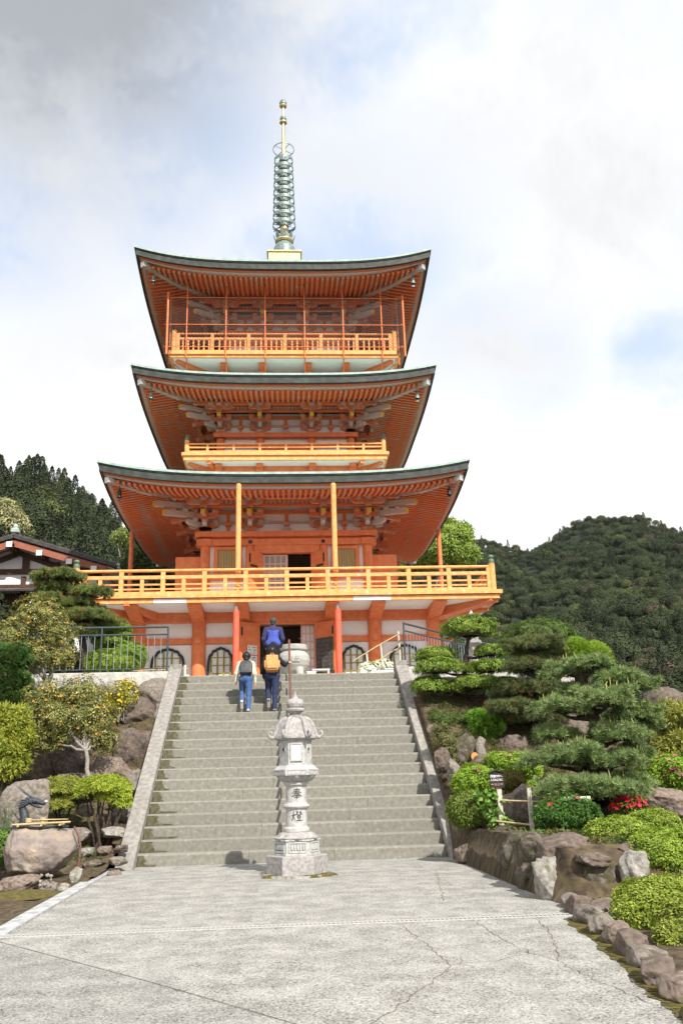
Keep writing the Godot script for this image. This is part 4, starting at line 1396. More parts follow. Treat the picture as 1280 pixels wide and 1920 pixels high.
func roof(P: Node, W: float, yc: float, rise: float, wall: float, top_half: float, top_y: float, purlin: float) -> void:
	# copper top, concave towards the eaves
	var g := Geo.new()
	var m := 32
	var rows := 10
	for s in 4:
		var X := side(s)
		var base := g.v.size()
		for j in rows + 1:
			var u := float(j) / rows
			var z := lerpf(W, top_half, u)
			var y := lerpf(yc, top_y, u * 0.72 + 0.28 * u * u)
			for i in m + 1:
				var t := -1.0 + 2.0 * i / m
				g.vert(X * Vector3(t * z, y + lift(t * W, W, rise) * pow(1.0 - u, 1.6), z), Vector3.UP)
		for j in rows:
			for i in m:
				var a := base + j * (m + 1) + i
				g.i.append_array([a, a + m + 1, a + m + 2, a, a + m + 2, a + 1])
	g.quad(Vector3(-top_half, top_y, -top_half), Vector3(top_half, top_y, -top_half), Vector3(top_half, top_y, top_half), Vector3(-top_half, top_y, top_half), Vector3.UP)
	var st := SurfaceTool.new()
	st.create_from(g.mesh(), 0)
	st.generate_normals()
	var R := part("roof", st.commit(), M.verdigris, P)
	# eave edge: pale lip, dark band of copper, boards behind
	var lip := eave_strip(W, rise, -0.02, 0.14, yc - 0.055, yc + 0.022)
	var lip2 := eave_strip(W, rise, 0.012, 0.2, yc - 0.10, yc - 0.055)
	var band := eave_strip(W, rise, 0.04, 0.3, yc - 0.33, yc - 0.10)
	var board := eave_strip(W, rise, 0.16, 0.3, yc - 0.385, yc - 0.33)
	var board2 := eave_strip(W, rise, 0.22, 0.16, yc - 0.45, yc - 0.385)
	var kioi := eave_strip(W, rise, 1.20, 0.12, yc - 0.27, yc - 0.20)
	# underside boarding: over the flying rafters, then over the base rafters
	var fly_z := W - 0.34
	var base_z := W - 1.22
	var fly_y := yc - 0.445
	var base_y := yc - 0.275
	var slope := 0.20
	for s in 4:
		var X := side(s)
		part("eave_lip", lip, M.verdigris, R, X)
		part("eave_lip", lip2, M.copper, R, X)
		part("eave_band", band, M.copper, R, X)
		part("eave_board", board, M.orange_old, R, X)
		part("eave_board", board2, M.grey_wood, R, X)
		part("eave_board", kioi, M.orange_old, R, X)
		var b := Geo.new()
		for q in [[W - 0.3, fly_y + 0.03, base_z - 0.1, fly_y + 0.03 + 0.88 * 0.16 + 0.01], [base_z - 0.02, base_y + 0.004, wall - 0.1, base_y + 0.004 + (base_z - wall) * slope]]:
			var mm := 30
			for i in mm:
				var t0 := -1.0 + 2.0 * i / mm
				var t1 := -1.0 + 2.0 * (i + 1) / mm
				var za: float = q[0]
				var zb: float = q[2]
				b.quad(Vector3(t0 * za, q[1] + lift(t0 * za, W, rise), za), Vector3(t1 * za, q[1] + lift(t1 * za, W, rise), za), Vector3(t1 * zb, q[3] + lift(t1 * zb, W, rise), zb), Vector3(t0 * zb, q[3] + lift(t0 * zb, W, rise), zb), Vector3.DOWN)
		part("soffit", b.mesh(), M.soffit_board, R, X)
		# rafters, parallel, cut along the hips
		var rf := Geo.new()
		var tips := Geo.new()
		var sp := 0.185
		var nx := int((W - 0.36) / sp)
		for i in range(-nx, nx + 1):
			var x := (i + 0.5) * sp
			var ax := absf(x)
			if ax < fly_z - 0.06:
				var zin := maxf(ax + 0.05, base_z - 0.12)
				if fly_z - zin > 0.08:
					var a := Vector3(x, fly_y - 0.045 + lift(x, W, rise), fly_z)
					var c := Vector3(x, fly_y - 0.045 + (fly_z - zin) * 0.16 + lift(x, W, rise), zin)
					rf.bar(a, c, 0.085, 0.10)
			if ax < base_z - 0.06:
				var zin2 := maxf(ax + 0.05, wall - 0.05)
				if base_z - zin2 > 0.08:
					var a := Vector3(x, base_y - 0.05 + lift(x, W, rise), base_z)
					var c := Vector3(x, base_y - 0.05 + (base_z - zin2) * slope + lift(x, W, rise) * 0.9, zin2)
					rf.bar(a, c, 0.085, 0.10)
					tips.at_box(a + Vector3(0, 0, 0.008), Vector3(0.078, 0.09, 0.012))
		var ro := part("rafters", rf.mesh(), M.rafter, R, X)
		ro.set_meta("kind", "stuff")
		var ti := part("rafter_end_plates", tips.mesh(), M.yellow, R, X)
		ti.set_meta("kind", "stuff")
		# hip rafters on the diagonal, the outer one tipped with metal
		var d := Geo.new()
		var o := W - 0.30
		d.bar(Vector3(wall, base_y - 0.06 + (base_z - wall) * slope, wall), Vector3(base_z + 0.1, base_y - 0.10 + lift(base_z, W, rise), base_z + 0.1), 0.2, 0.2)
		part("hip_rafter", d.mesh(), M.grey_wood, R, X)
		d = Geo.new()
		d.bar(Vector3(base_z - 0.3, fly_y + 0.10 + lift(base_z - 0.3, W, rise), base_z - 0.3), Vector3(o, fly_y - 0.05 + lift(o, W, rise), o), 0.17, 0.17)
		part("hip_rafter", d.mesh(), M.grey_wood, R, X)
		d = Geo.new()
		d.bar(Vector3(o - 0.10, fly_y - 0.04 + lift(o, W, rise), o - 0.10), Vector3(o + 0.05, fly_y - 0.06 + lift(o, W, rise), o + 0.05), 0.19, 0.19)
		part("hip_cap", d.mesh(), M.silver, R, X)
		# wind bell
		var bl := Geo.new()
		bl.lathe([Vector2(0.0, 0.1), Vector2(0.08, -0.06), Vector2(0.085, -0.06), Vector2(0.07, 0.04), Vector2(0.065, 0.14), Vector2(0.05, 0.19), Vector2(0.012, 0.20), Vector2(0.012, 0.34)], 10)
		bl.at_box(Vector3(0, -0.13, 0), Vector3(0.10, 0.09, 0.012))
		var bp := o - 0.32
		part("wind_bell", bl.mesh(), M.bronze if W < 5.5 else M.iron, R, X * Transform3D(Basis(), Vector3(bp, fly_y - 0.42 + lift(bp, W, rise), bp)))


func spire(P: Node) -> void:
	var S := Node3D.new()
	S.name = "spire"
	P.add_child(S, true)
	var g := Geo.new()
	g.cham(Transform3D(Basis(), Vector3(0, 22.35, 0)), Vector3(1.36, 1.16, 1.36), 0.02)
	g.cham(Transform3D(Basis(), Vector3(0, 22.96, 0)), Vector3(1.48, 0.08, 1.48), 0.02)
	part("square_base", g.mesh(), M.gold, S)
	g = Geo.new()
	g.lathe([Vector2(0.50, 23.0), Vector2(0.49, 23.3), Vector2(0.45, 23.52), Vector2(0.36, 23.70), Vector2(0.24, 23.84), Vector2(0.22, 23.86)], 24)
	part("inverted_bowl", g.mesh(), M.bronze, S)
	g = Geo.new()
	g.lathe([Vector2(0.30, 23.80), Vector2(0.40, 23.86), Vector2(0.38, 23.93), Vector2(0.26, 23.98), Vector2(0.0, 23.99)], 24)
	part("collar", g.mesh(), M.gold, S)
	for ring in 2:
		for k in 8:
			var a := TAU * (k + 0.5 * ring) / 8
			var pg := Geo.new()
			pg.prism(PackedVector2Array([Vector2(-0.06, 0), Vector2(0.06, 0), Vector2(0.10, 0.16), Vector2(0.05, 0.28), Vector2(0, 0.36), Vector2(-0.05, 0.28), Vector2(-0.10, 0.16)]), -0.012, 0.012, Transform3D(Basis(Vector3.UP, a) * Basis(Vector3.RIGHT, 0.32 - 0.2 * ring), Vector3(sin(a), 0, cos(a)) * (0.36 - 0.1 * ring) + Vector3(0, 23.88, 0)))
			part("lotus_petal", pg.mesh(), M.bronze, S)
	g = Geo.new()
	g.lathe([Vector2(0.17, 23.9), Vector2(0.16, 26.0), Vector2(0.10, 28.4), Vector2(0.065, 30.1), Vector2(0.045, 31.2)], 16)
	part("shaft", g.mesh(), M.gold, S)
	# nine rings with hubs, spokes and little bells
	for k in 9:
		var y := 24.70 + k * 0.421
		var r := 0.50 - 0.0105 * k
		var rg := Geo.new()
		rg.lathe([Vector2(r - 0.02, y - 0.075), Vector2(r, y - 0.075), Vector2(r, y + 0.075), Vector2(r - 0.02, y + 0.075), Vector2(r - 0.02, y - 0.075)], 32)
		var ring := part("ring", rg.mesh(), M.bronze, S)
		var hub := Geo.new()
		hub.lathe([Vector2(0.19, y - 0.10), Vector2(0.21, y - 0.06), Vector2(0.19, y + 0.08), Vector2(0.15, y + 0.11)], 16)
		part("hub", hub.mesh(), M.bronze, ring)
		var sk := Geo.new()
		for q in 8:
			var a := TAU * q / 8 + 0.2
			sk.bar(Vector3(sin(a) * 0.16, y, cos(a) * 0.16), Vector3(sin(a) * (r - 0.01), y, cos(a) * (r - 0.01)), 0.02, 0.05)
			sk.bar(Vector3(sin(a) * r, y - 0.06, cos(a) * r), Vector3(sin(a) * (r + 0.03), y - 0.13, cos(a) * (r + 0.03)), 0.025, 0.03)
		part("spokes", sk.mesh(), M.bronze, ring)
	# wide thin ring under the flame
	var wr := Geo.new()
	wr.lathe([Vector2(0.455, 28.66), Vector2(0.475, 28.66), Vector2(0.475, 28.70), Vector2(0.455, 28.70), Vector2(0.455, 28.66)], 32)
	for q in 4:
		var a := TAU * q / 4 + 0.6
		wr.bar(Vector3(sin(a) * 0.1, 28.68, cos(a) * 0.1), Vector3(sin(a) * 0.46, 28.68, cos(a) * 0.46), 0.018, 0.02)
	part("ring", wr.mesh(), M.bronze, S)
	# water-flame openwork: four fins of fine tracery
	for q in 4:
		var fl := Geo.new()
		var X := Transform3D(Basis(Vector3.UP, TAU * q / 4 + 0.12), Vector3.ZERO)
		for t in 9:
			var pts := []
			var y0 := 28.95 + 0.10 * t
			var reach := 0.50 * sin(PI * (t + 1.5) / 11.0) + 0.05
			for u in 6:
				var f := u / 5.0
				pts.append(X * Vector3(0.08 + reach * f, y0 + 0.16 * f + 0.07 * sin(f * 7.0 + t), 0))
			for u in 5:
				fl.bar(pts[u], pts[u + 1], 0.003, 0.005)
		part("water_flame", fl.mesh(), M.bronze, S)
	# two jewels
	g = Geo.new()
	g.lathe([Vector2(0.07, 30.06), Vector2(0.17, 30.14), Vector2(0.16, 30.20), Vector2(0.10, 30.22)], 16)
	part("dew_dish", g.mesh(), M.gold, S)
	g = Geo.new()
	g.lathe([Vector2(0.08, 30.20), Vector2(0.14, 30.28), Vector2(0.155, 30.37), Vector2(0.13, 30.46), Vector2(0.05, 30.53)], 16)
	part("dragon_wheel", g.mesh(), M.bronze, S)
	g = Geo.new()
	g.lathe([Vector2(0.05, 30.98), Vector2(0.16, 31.05), Vector2(0.17, 31.10), Vector2(0.10, 31.12)], 16)
	part("dew_dish", g.mesh(), M.gold, S)
	g = Geo.new()
	g.lathe([Vector2(0.12, 31.08), Vector2(0.165, 31.16), Vector2(0.17, 31.25), Vector2(0.13, 31.36), Vector2(0.06, 31.43), Vector2(0.0, 31.48)], 16)
	part("jewel", g.mesh(), M.bronze, S)


# ---------- writing ----------
var glyphs := {
	"hou": [[[-0.3, 0.88], [0.32, 0.88]], [[-0.3, 0.72], [0.3, 0.72]], [[-0.44, 0.56], [0.46, 0.56]], [[0.0, 1.0], [-0.05, 0.62], [-0.22, 0.36], [-0.5, 0.2]], [[0.08, 0.56], [0.25, 0.36], [0.52, 0.24]], [[-0.16, 0.33], [0.2, 0.33]], [[-0.25, 0.16], [0.27, 0.16]], [[0.0, 0.46], [0.0, 0.0]]],
	"tou": [[[-0.48, 0.64], [-0.42, 0.5]], [[-0.2, 0.68], [-0.27, 0.54]], [[-0.33, 0.96], [-0.34, 0.5], [-0.5, 0.1]], [[-0.33, 0.42], [-0.2, 0.2]], [[-0.05, 0.92], [0.12, 0.92], [-0.1, 0.62]], [[0.0, 0.82], [0.06, 0.74]], [[0.42, 0.96], [0.28, 0.86], [0.5, 0.66]], [[0.44, 0.84], [0.34, 0.78]], [[0.04, 0.62], [0.38, 0.62]], [[0.08, 0.5], [0.36, 0.5], [0.36, 0.34], [0.08, 0.34], [0.08, 0.5]], [[0.12, 0.28], [0.17, 0.15]], [[0.33, 0.28], [0.27, 0.15]], [[-0.08, 0.07], [0.52, 0.07]]],
	"hana": [[[-0.45, 0.82], [0.45, 0.82]], [[-0.2, 0.98], [-0.2, 0.7]], [[0.2, 0.98], [0.2, 0.7]], [[-0.15, 0.66], [-0.45, 0.3]], [[-0.28, 0.46], [-0.28, 0.0]], [[0.42, 0.56], [0.08, 0.38]], [[0.08, 0.68], [0.08, 0.08], [0.46, 0.08], [0.46, 0.24]]],
	"dan": [[[-0.48, 0.62], [-0.18, 0.62]], [[-0.33, 0.9], [-0.33, 0.2]], [[-0.5, 0.16], [-0.16, 0.26]], [[-0.08, 0.86], [0.5, 0.86]], [[-0.02, 0.72], [0.44, 0.72], [0.44, 0.52], [-0.02, 0.52], [-0.02, 0.72]], [[0.04, 0.42], [0.38, 0.42], [0.38, 0.14], [0.04, 0.14], [0.04, 0.42]], [[0.04, 0.28], [0.38, 0.28]], [[-0.1, 0.0], [0.5, 0.0]]],
	"no": [[[0.02, 0.82], [-0.1, 0.3], [-0.32, 0.2], [-0.42, 0.45], [-0.2, 0.78], [0.15, 0.84], [0.42, 0.6], [0.38, 0.25], [0.1, 0.06]]],
	"naka": [[[-0.4, 0.78], [0.4, 0.78], [0.4, 0.4], [-0.4, 0.4], [-0.4, 0.78]], [[0.0, 1.0], [0.0, 0.0]]],
	"he": [[[-0.45, 0.35], [-0.12, 0.68], [0.45, 0.2]]],
	"iri": [[[-0.1, 0.95], [0.02, 0.9], [-0.05, 0.5], [-0.45, 0.05]], [[0.0, 0.62], [0.2, 0.25], [0.46, 0.05]]],
	"ra": [[[-0.05, 0.95], [0.15, 0.84]], [[-0.25, 0.7], [-0.3, 0.35], [0.1, 0.5], [0.35, 0.3], [0.2, 0.08], [-0.15, 0.02]]],
	"nu": [[[-0.35, 0.8], [-0.2, 0.2]], [[0.05, 0.9], [-0.2, 0.2], [-0.4, 0.15], [-0.4, 0.45], [0.0, 0.72], [0.35, 0.55], [0.3, 0.1], [0.1, 0.15], [0.45, 0.02]]],
	"yo": [[[0.0, 0.7], [0.35, 0.7]], [[0.0, 0.98], [0.0, 0.2], [-0.2, 0.06], [-0.3, 0.2], [0.0, 0.25], [0.4, 0.05]]],
	"u": [[[-0.1, 0.95], [0.15, 0.88]], [[-0.3, 0.62], [0.1, 0.7], [0.28, 0.5], [0.15, 0.18], [-0.1, 0.0]]],
	"ni": [[[-0.4, 0.9], [-0.45, 0.4], [-0.38, 0.05]], [[0.0, 0.72], [0.38, 0.72]], [[-0.02, 0.3], [0.1, 0.1], [0.42, 0.12]]],
	"wave": [[[-0.45, 0.45], [-0.2, 0.58], [0.15, 0.42], [0.45, 0.52]]],
	"in": [[[-0.4, 0.95], [-0.4, 0.0]], [[-0.4, 0.92], [-0.15, 0.85], [-0.3, 0.55], [-0.15, 0.4]], [[0.0, 0.85], [0.45, 0.85]], [[0.05, 0.62], [0.4, 0.62]], [[-0.02, 0.42], [0.46, 0.42]], [[0.12, 0.4], [-0.05, 0.0]], [[0.3, 0.4], [0.3, 0.05], [0.48, 0.05]]],
	"shu": [[[0.0, 1.0], [0.08, 0.9]], [[-0.36, 0.76], [0.36, 0.76]], [[-0.28, 0.44], [0.28, 0.44]], [[-0.45, 0.04], [0.45, 0.04]], [[0.0, 0.76], [0.0, 0.04]]]
}


func write(g: Geo, key: String, x: Transform3D, size: float, thick: float, bend := 0.0) -> void:
	for line in glyphs[key]:
		for k in line.size() - 1:
			var steps := 3 if bend > 0.0 else 1
			for t in steps:
				var a := Vector2(line[k][0], line[k][1]).lerp(Vector2(line[k + 1][0], line[k + 1][1]), float(t) / steps) * size
				var b := Vector2(line[k][0], line[k][1]).lerp(Vector2(line[k + 1][0], line[k + 1][1]), float(t + 1) / steps) * size
				var pa := Vector3(a.x, a.y, 0)
				var pb := Vector3(b.x, b.y, 0)
				if bend > 0.0:
					pa = Vector3(sin(a.x / bend) * bend, a.y, cos(a.x / bend) * bend)
					pb = Vector3(sin(b.x / bend) * bend, b.y, cos(b.x / bend) * bend)
				var d := (pb - pa).normalized() * thick * 0.35
				g.bar(x * (pa - d), x * (pb + d), thick, 0.004, x.basis * Vector3(sin(a.x / bend) if bend > 0.0 else 0.0, 0, 1))


# rows of small handwritten marks on a sheet
func scribble(g: Geo, w: float, h: float, rows: int, z: float, sd: int) -> void:
	var r := RandomNumberGenerator.new()
	r.seed = sd
	var keys := glyphs.keys()
	var s := h / rows * 0.66
	for row in rows:
		var x := -w * 0.42
		while x < w * 0.40 - s * 0.3:
			if r.randf() < 0.9:
				write(g, keys[2 + r.randi() % (keys.size() - 2)], Transform3D(Basis(), Vector3(x + s * 0.5, h * 0.5 - (row + 0.86) * h / rows, z)), s, s * 0.09)
			x += s * 1.05


# ---------- the tall stone lantern in front of the stairs ----------
func hexa(g: Geo, pf: Array, turn := PI / 6) -> void:
	g.lathe(pf, 6, Transform3D(Basis(Vector3.UP, turn), Vector3.ZERO), false)


func build_stone_lantern() -> void:
	var L := thing("stone_lantern", "tall carved granite lantern standing in front of the stone stairs", "lantern", "", Vector3(0.02, 0, 2.45), 0.03)
	var g := Geo.new()
	g.lathe([Vector2(0.0, 0.0), Vector2(0.56, 0.0), Vector2(0.54, 0.03), Vector2(0.0, 0.032)], 28)
	part("foundation", g.mesh(), M.rock[2], L)
	g = Geo.new()
	for k in 5:
		var a: float = [0.35, 0.75, 2.6, 1.15, -0.9][k]
		g.lathe([Vector2(0.15, 0.0), Vector2(0.13, 0.01), Vector2(0.09, 0.035), Vector2(0.0, 0.037)], 8, Transform3D(Basis(Vector3.UP, a).scaled(Vector3(1.2, 1, 0.7)), Vector3(sin(a) * 0.5, 0, cos(a) * 0.47)))
	part("moss", g.mesh(), M.moss, L)
	g = Geo.new()
	hexa(g, [Vector2(0, 0.03), Vector2(0.472, 0.03), Vector2(0.478, 0.285), Vector2(0.470, 0.296), Vector2(0.0, 0.297)])
	part("base", g.mesh(), M.granite_dark, L)
	g = Geo.new()
	hexa(g, [Vector2(0, 0.297), Vector2(0.365, 0.297), Vector2(0.365, 0.33), Vector2(0.352, 0.335), Vector2(0.352, 0.505), Vector2(0.375, 0.51), Vector2(0.372, 0.53), Vector2(0.0, 0.535)])
	var mid := part("panelled_drum", g.mesh(), M.granite, L)
	for k in 6:
		var x := Transform3D(Basis(Vector3.UP, TAU * k / 6), Vector3.ZERO)
		var z := 0.352 * cos(PI / 6)
		var p := Geo.new()
		for e in [[-0.125, 0.0, 0.022, 0.155], [0.125, 0.0, 0.022, 0.155]]:
			p.box(x * Transform3D(Basis(), Vector3(e[0], 0.42, z + 0.006)), Vector3(e[2], e[3], 0.014))
		p.box(x * Transform3D(Basis(), Vector3(0, 0.486, z + 0.007)), Vector3(0.27, 0.022, 0.014))
		p.box(x * Transform3D(Basis(), Vector3(0, 0.352, z + 0.007)), Vector3(0.27, 0.022, 0.014))
		for e in [-0.085, -0.045, 0.0, 0.045, 0.085]:
			p.lathe([Vector2(0.0, -0.05), Vector2(0.016, -0.04), Vector2(0.019, 0.0), Vector2(0.016, 0.04), Vector2(0.0, 0.05)], 6, x * Transform3D(Basis(), Vector3(e, 0.42, z)))
		part("carved_panel", p.mesh(), M.granite, mid)
	g = Geo.new()
	g.lathe([Vector2(0.34, 0.535), Vector2(0.345, 0.55), Vector2(0.30, 0.565), Vector2(0.275, 0.60), Vector2(0.22, 0.63), Vector2(0.0, 0.635)], 48, Transform3D(), false, 12, 0.045)
	part("lotus_base", g.mesh(), M.granite_dark, L)
	g = Geo.new()
	g.lathe([Vector2(0.195, 0.63), Vector2(0.202, 0.64), Vector2(0.20, 0.685), Vector2(0.185, 0.70), Vector2(0.168, 0.71), Vector2(0.164, 0.95), Vector2(0.17, 0.975), Vector2(0.195, 0.985), Vector2(0.212, 1.01), Vector2(0.205, 1.035), Vector2(0.175, 1.05), Vector2(0.163, 1.07), Vector2(0.163, 1.30), Vector2(0.17, 1.32), Vector2(0.20, 1.335), Vector2(0.202, 1.375), Vector2(0.0, 1.38)], 36)
	var col := part("column", g.mesh(), M.granite, L)
	g = Geo.new()
	write(g, "hou", Transform3D(Basis(), Vector3(0, 1.125, 0)), 0.155, 0.012, 0.166)
	part("inscription", g.mesh(), M.ink, col)
	g = Geo.new()
	write(g, "tou", Transform3D(Basis(), Vector3(0, 0.79, 0)), 0.155, 0.012, 0.167)
	part("inscription", g.mesh(), M.ink, col)
	g = Geo.new()
	g.lathe([Vector2(0.20, 1.378), Vector2(0.245, 1.40), Vector2(0.285, 1.44), Vector2(0.30, 1.475), Vector2(0.0, 1.48)], 48, Transform3D(), false, 12, 0.04)
	part("lotus_capital", g.mesh(), M.granite_dark, L)
	g = Geo.new()
	hexa(g, [Vector2(0, 1.475), Vector2(0.362, 1.476), Vector2(0.362, 1.565), Vector2(0.345, 1.575), Vector2(0.30, 1.61), Vector2(0.285, 1.63), Vector2(0, 1.632)])
	var slab := part("middle_slab", g.mesh(), M.granite, L)
	for k in 6:
		var x := Transform3D(Basis(Vector3.UP, TAU * k / 6), Vector3.ZERO)
		var z := 0.362 * cos(PI / 6)
		var p := Geo.new()
		for e in [[0.0, 1.552, 0.29, 0.008], [0.0, 1.492, 0.29, 0.008], [-0.145, 1.522, 0.008, 0.052], [0.145, 1.522, 0.008, 0.052]]:
			p.box(x * Transform3D(Basis(), Vector3(e[0], e[1], z)), Vector3(e[2], e[3], 0.01))
		part("carved_frame", p.mesh(), M.granite_dark, slab)
	# fire box: six posts, windows in front and behind, pierced sides
	g = Geo.new()
	hexa(g, [Vector2(0, 1.63), Vector2(0.255, 1.63), Vector2(0.255, 2.02), Vector2(0, 2.02)])
	var fire := part("fire_box", g.mesh(), M.granite, L)
	for k in 6:
		var x := Transform3D(Basis(Vector3.UP, TAU * k / 6), Vector3.ZERO)
		var z := 0.255 * cos(PI / 6)
		if k % 3 == 0:
			pbox("window_pane", Vector3(0, 1.83, z + 0.003), Vector3(0.145, 0.235, 0.008), M.white, fire, x)
			for e in [-1.0, 1.0]:
				pbox("window_frame", Vector3(e * 0.083, 1.83, z + 0.010), Vector3(0.022, 0.285, 0.024), M.granite, fire, x)
				pbox("window_frame", Vector3(0, 1.83 + e * 0.13, z + 0.010), Vector3(0.145, 0.024, 0.024), M.granite, fire, x)
		else:
			var hole := Geo.new()
			hole.lathe([Vector2(0.032, 0.0), Vector2(0.032, 0.004), Vector2(0.0, 0.0041)], 14, x * Transform3D(Basis(Vector3.RIGHT, PI / 2), Vector3(0, 1.87, z)))
			part("round_opening", hole.mesh(), M.black, fire)
			var rim := Geo.new()
			rim.lathe([Vector2(0.05, 0.0), Vector2(0.046, 0.010), Vector2(0.034, 0.012), Vector2(0.032, 0.0)], 14, x * Transform3D(Basis(Vector3.RIGHT, PI / 2), Vector3(0, 1.87, z)))
			part("opening_rim", rim.mesh(), M.granite, fire)
	# roof with ribs that curl into scrolls at the six corners
	g = Geo.new()
	hexa(g, [Vector2(0.20, 2.02), Vector2(0.31, 2.02), Vector2(0.345, 2.045), Vector2(0.345, 2.075), Vector2(0.31, 2.15), Vector2(0.27, 2.26), Vector2(0.22, 2.335), Vector2(0.15, 2.375), Vector2(0, 2.385)])
	var rf := part("cap_roof", g.mesh(), M.granite_dark, L)
	for k in 6:
		var a := TAU * (k + 0.5) / 6
		var d := Vector3(sin(a), 0, cos(a))
		var sc := Geo.new()
		var pts := []
		var rad := []
		for q in [[0.13, 2.375, 0.028], [0.21, 2.345, 0.034], [0.27, 2.265, 0.037], [0.30, 2.17, 0.040], [0.335, 2.085, 0.036], [0.375, 2.06, 0.034], [0.415, 2.078, 0.031], [0.432, 2.12, 0.029], [0.41, 2.155, 0.026], [0.382, 2.145, 0.022], [0.385, 2.118, 0.015]]:
			pts.append(d * float(q[0]) + Vector3(0, q[1], 0))
			rad.append(q[2])
		sc.tube(pts, rad, 8)
		part("scroll_rib", sc.mesh(), M.granite_dark, rf)
	g = Geo.new()
	g.lathe([Vector2(0.12, 2.375), Vector2(0.125, 2.40), Vector2(0.085, 2.41), Vector2(0.075, 2.43), Vector2(0.10, 2.455), Vector2(0.148, 2.475), Vector2(0.155, 2.50), Vector2(0.145, 2.52), Vector2(0.12, 2.525), Vector2(0.135, 2.545), Vector2(0.148, 2.59), Vector2(0.142, 2.63), Vector2(0.11, 2.665), Vector2(0.06, 2.68), Vector2(0.035, 2.70), Vector2(0.022, 2.74), Vector2(0.014, 2.785), Vector2(0.0, 2.79)], 24)
	part("jewel_finial", g.mesh(), M.granite_dark, L)


# ---------- rails, burner, notices and other things on the landing ----------
func steel_fence(called: String, label: String, posts: Array, from_y: float, gapx: float) -> void:
	var F := thing(called, label, "railing", "", posts[0])
	var o: Vector3 = posts[0]
	for p in posts:
		pcyl("post", p - o + Vector3(0, 0.60, 0), 0.026, 1.20, M.rail_steel, F, T0, 10)
	for k in posts.size() - 1:
		var a: Vector3 = posts[k] - o
		var b: Vector3 = posts[k + 1] - o
		for h in [[1.20, 0.030], [1.0, 0.024]]:
			var g := Geo.new()
			g.tube([a + Vector3(0, h[0], 0), b + Vector3(0, h[0], 0)], [h[1], h[1]], 10)
			part("rail", g.mesh(), M.rail_steel, F)
		var g2 := Geo.new()
		g2.tube([a + Vector3(0, 0.10, 0), b + Vector3(0, 0.10, 0)], [0.016, 0.016], 8)
		part("rail", g2.mesh(), M.rail_steel, F)
		var n := int(a.distance_to(b) / gapx)
		for q in range(1, n):
			pcyl("baluster", a.lerp(b, float(q) / n) + Vector3(0, 0.55, 0), 0.009, 0.90, M.rail_light, F, T0, 6)


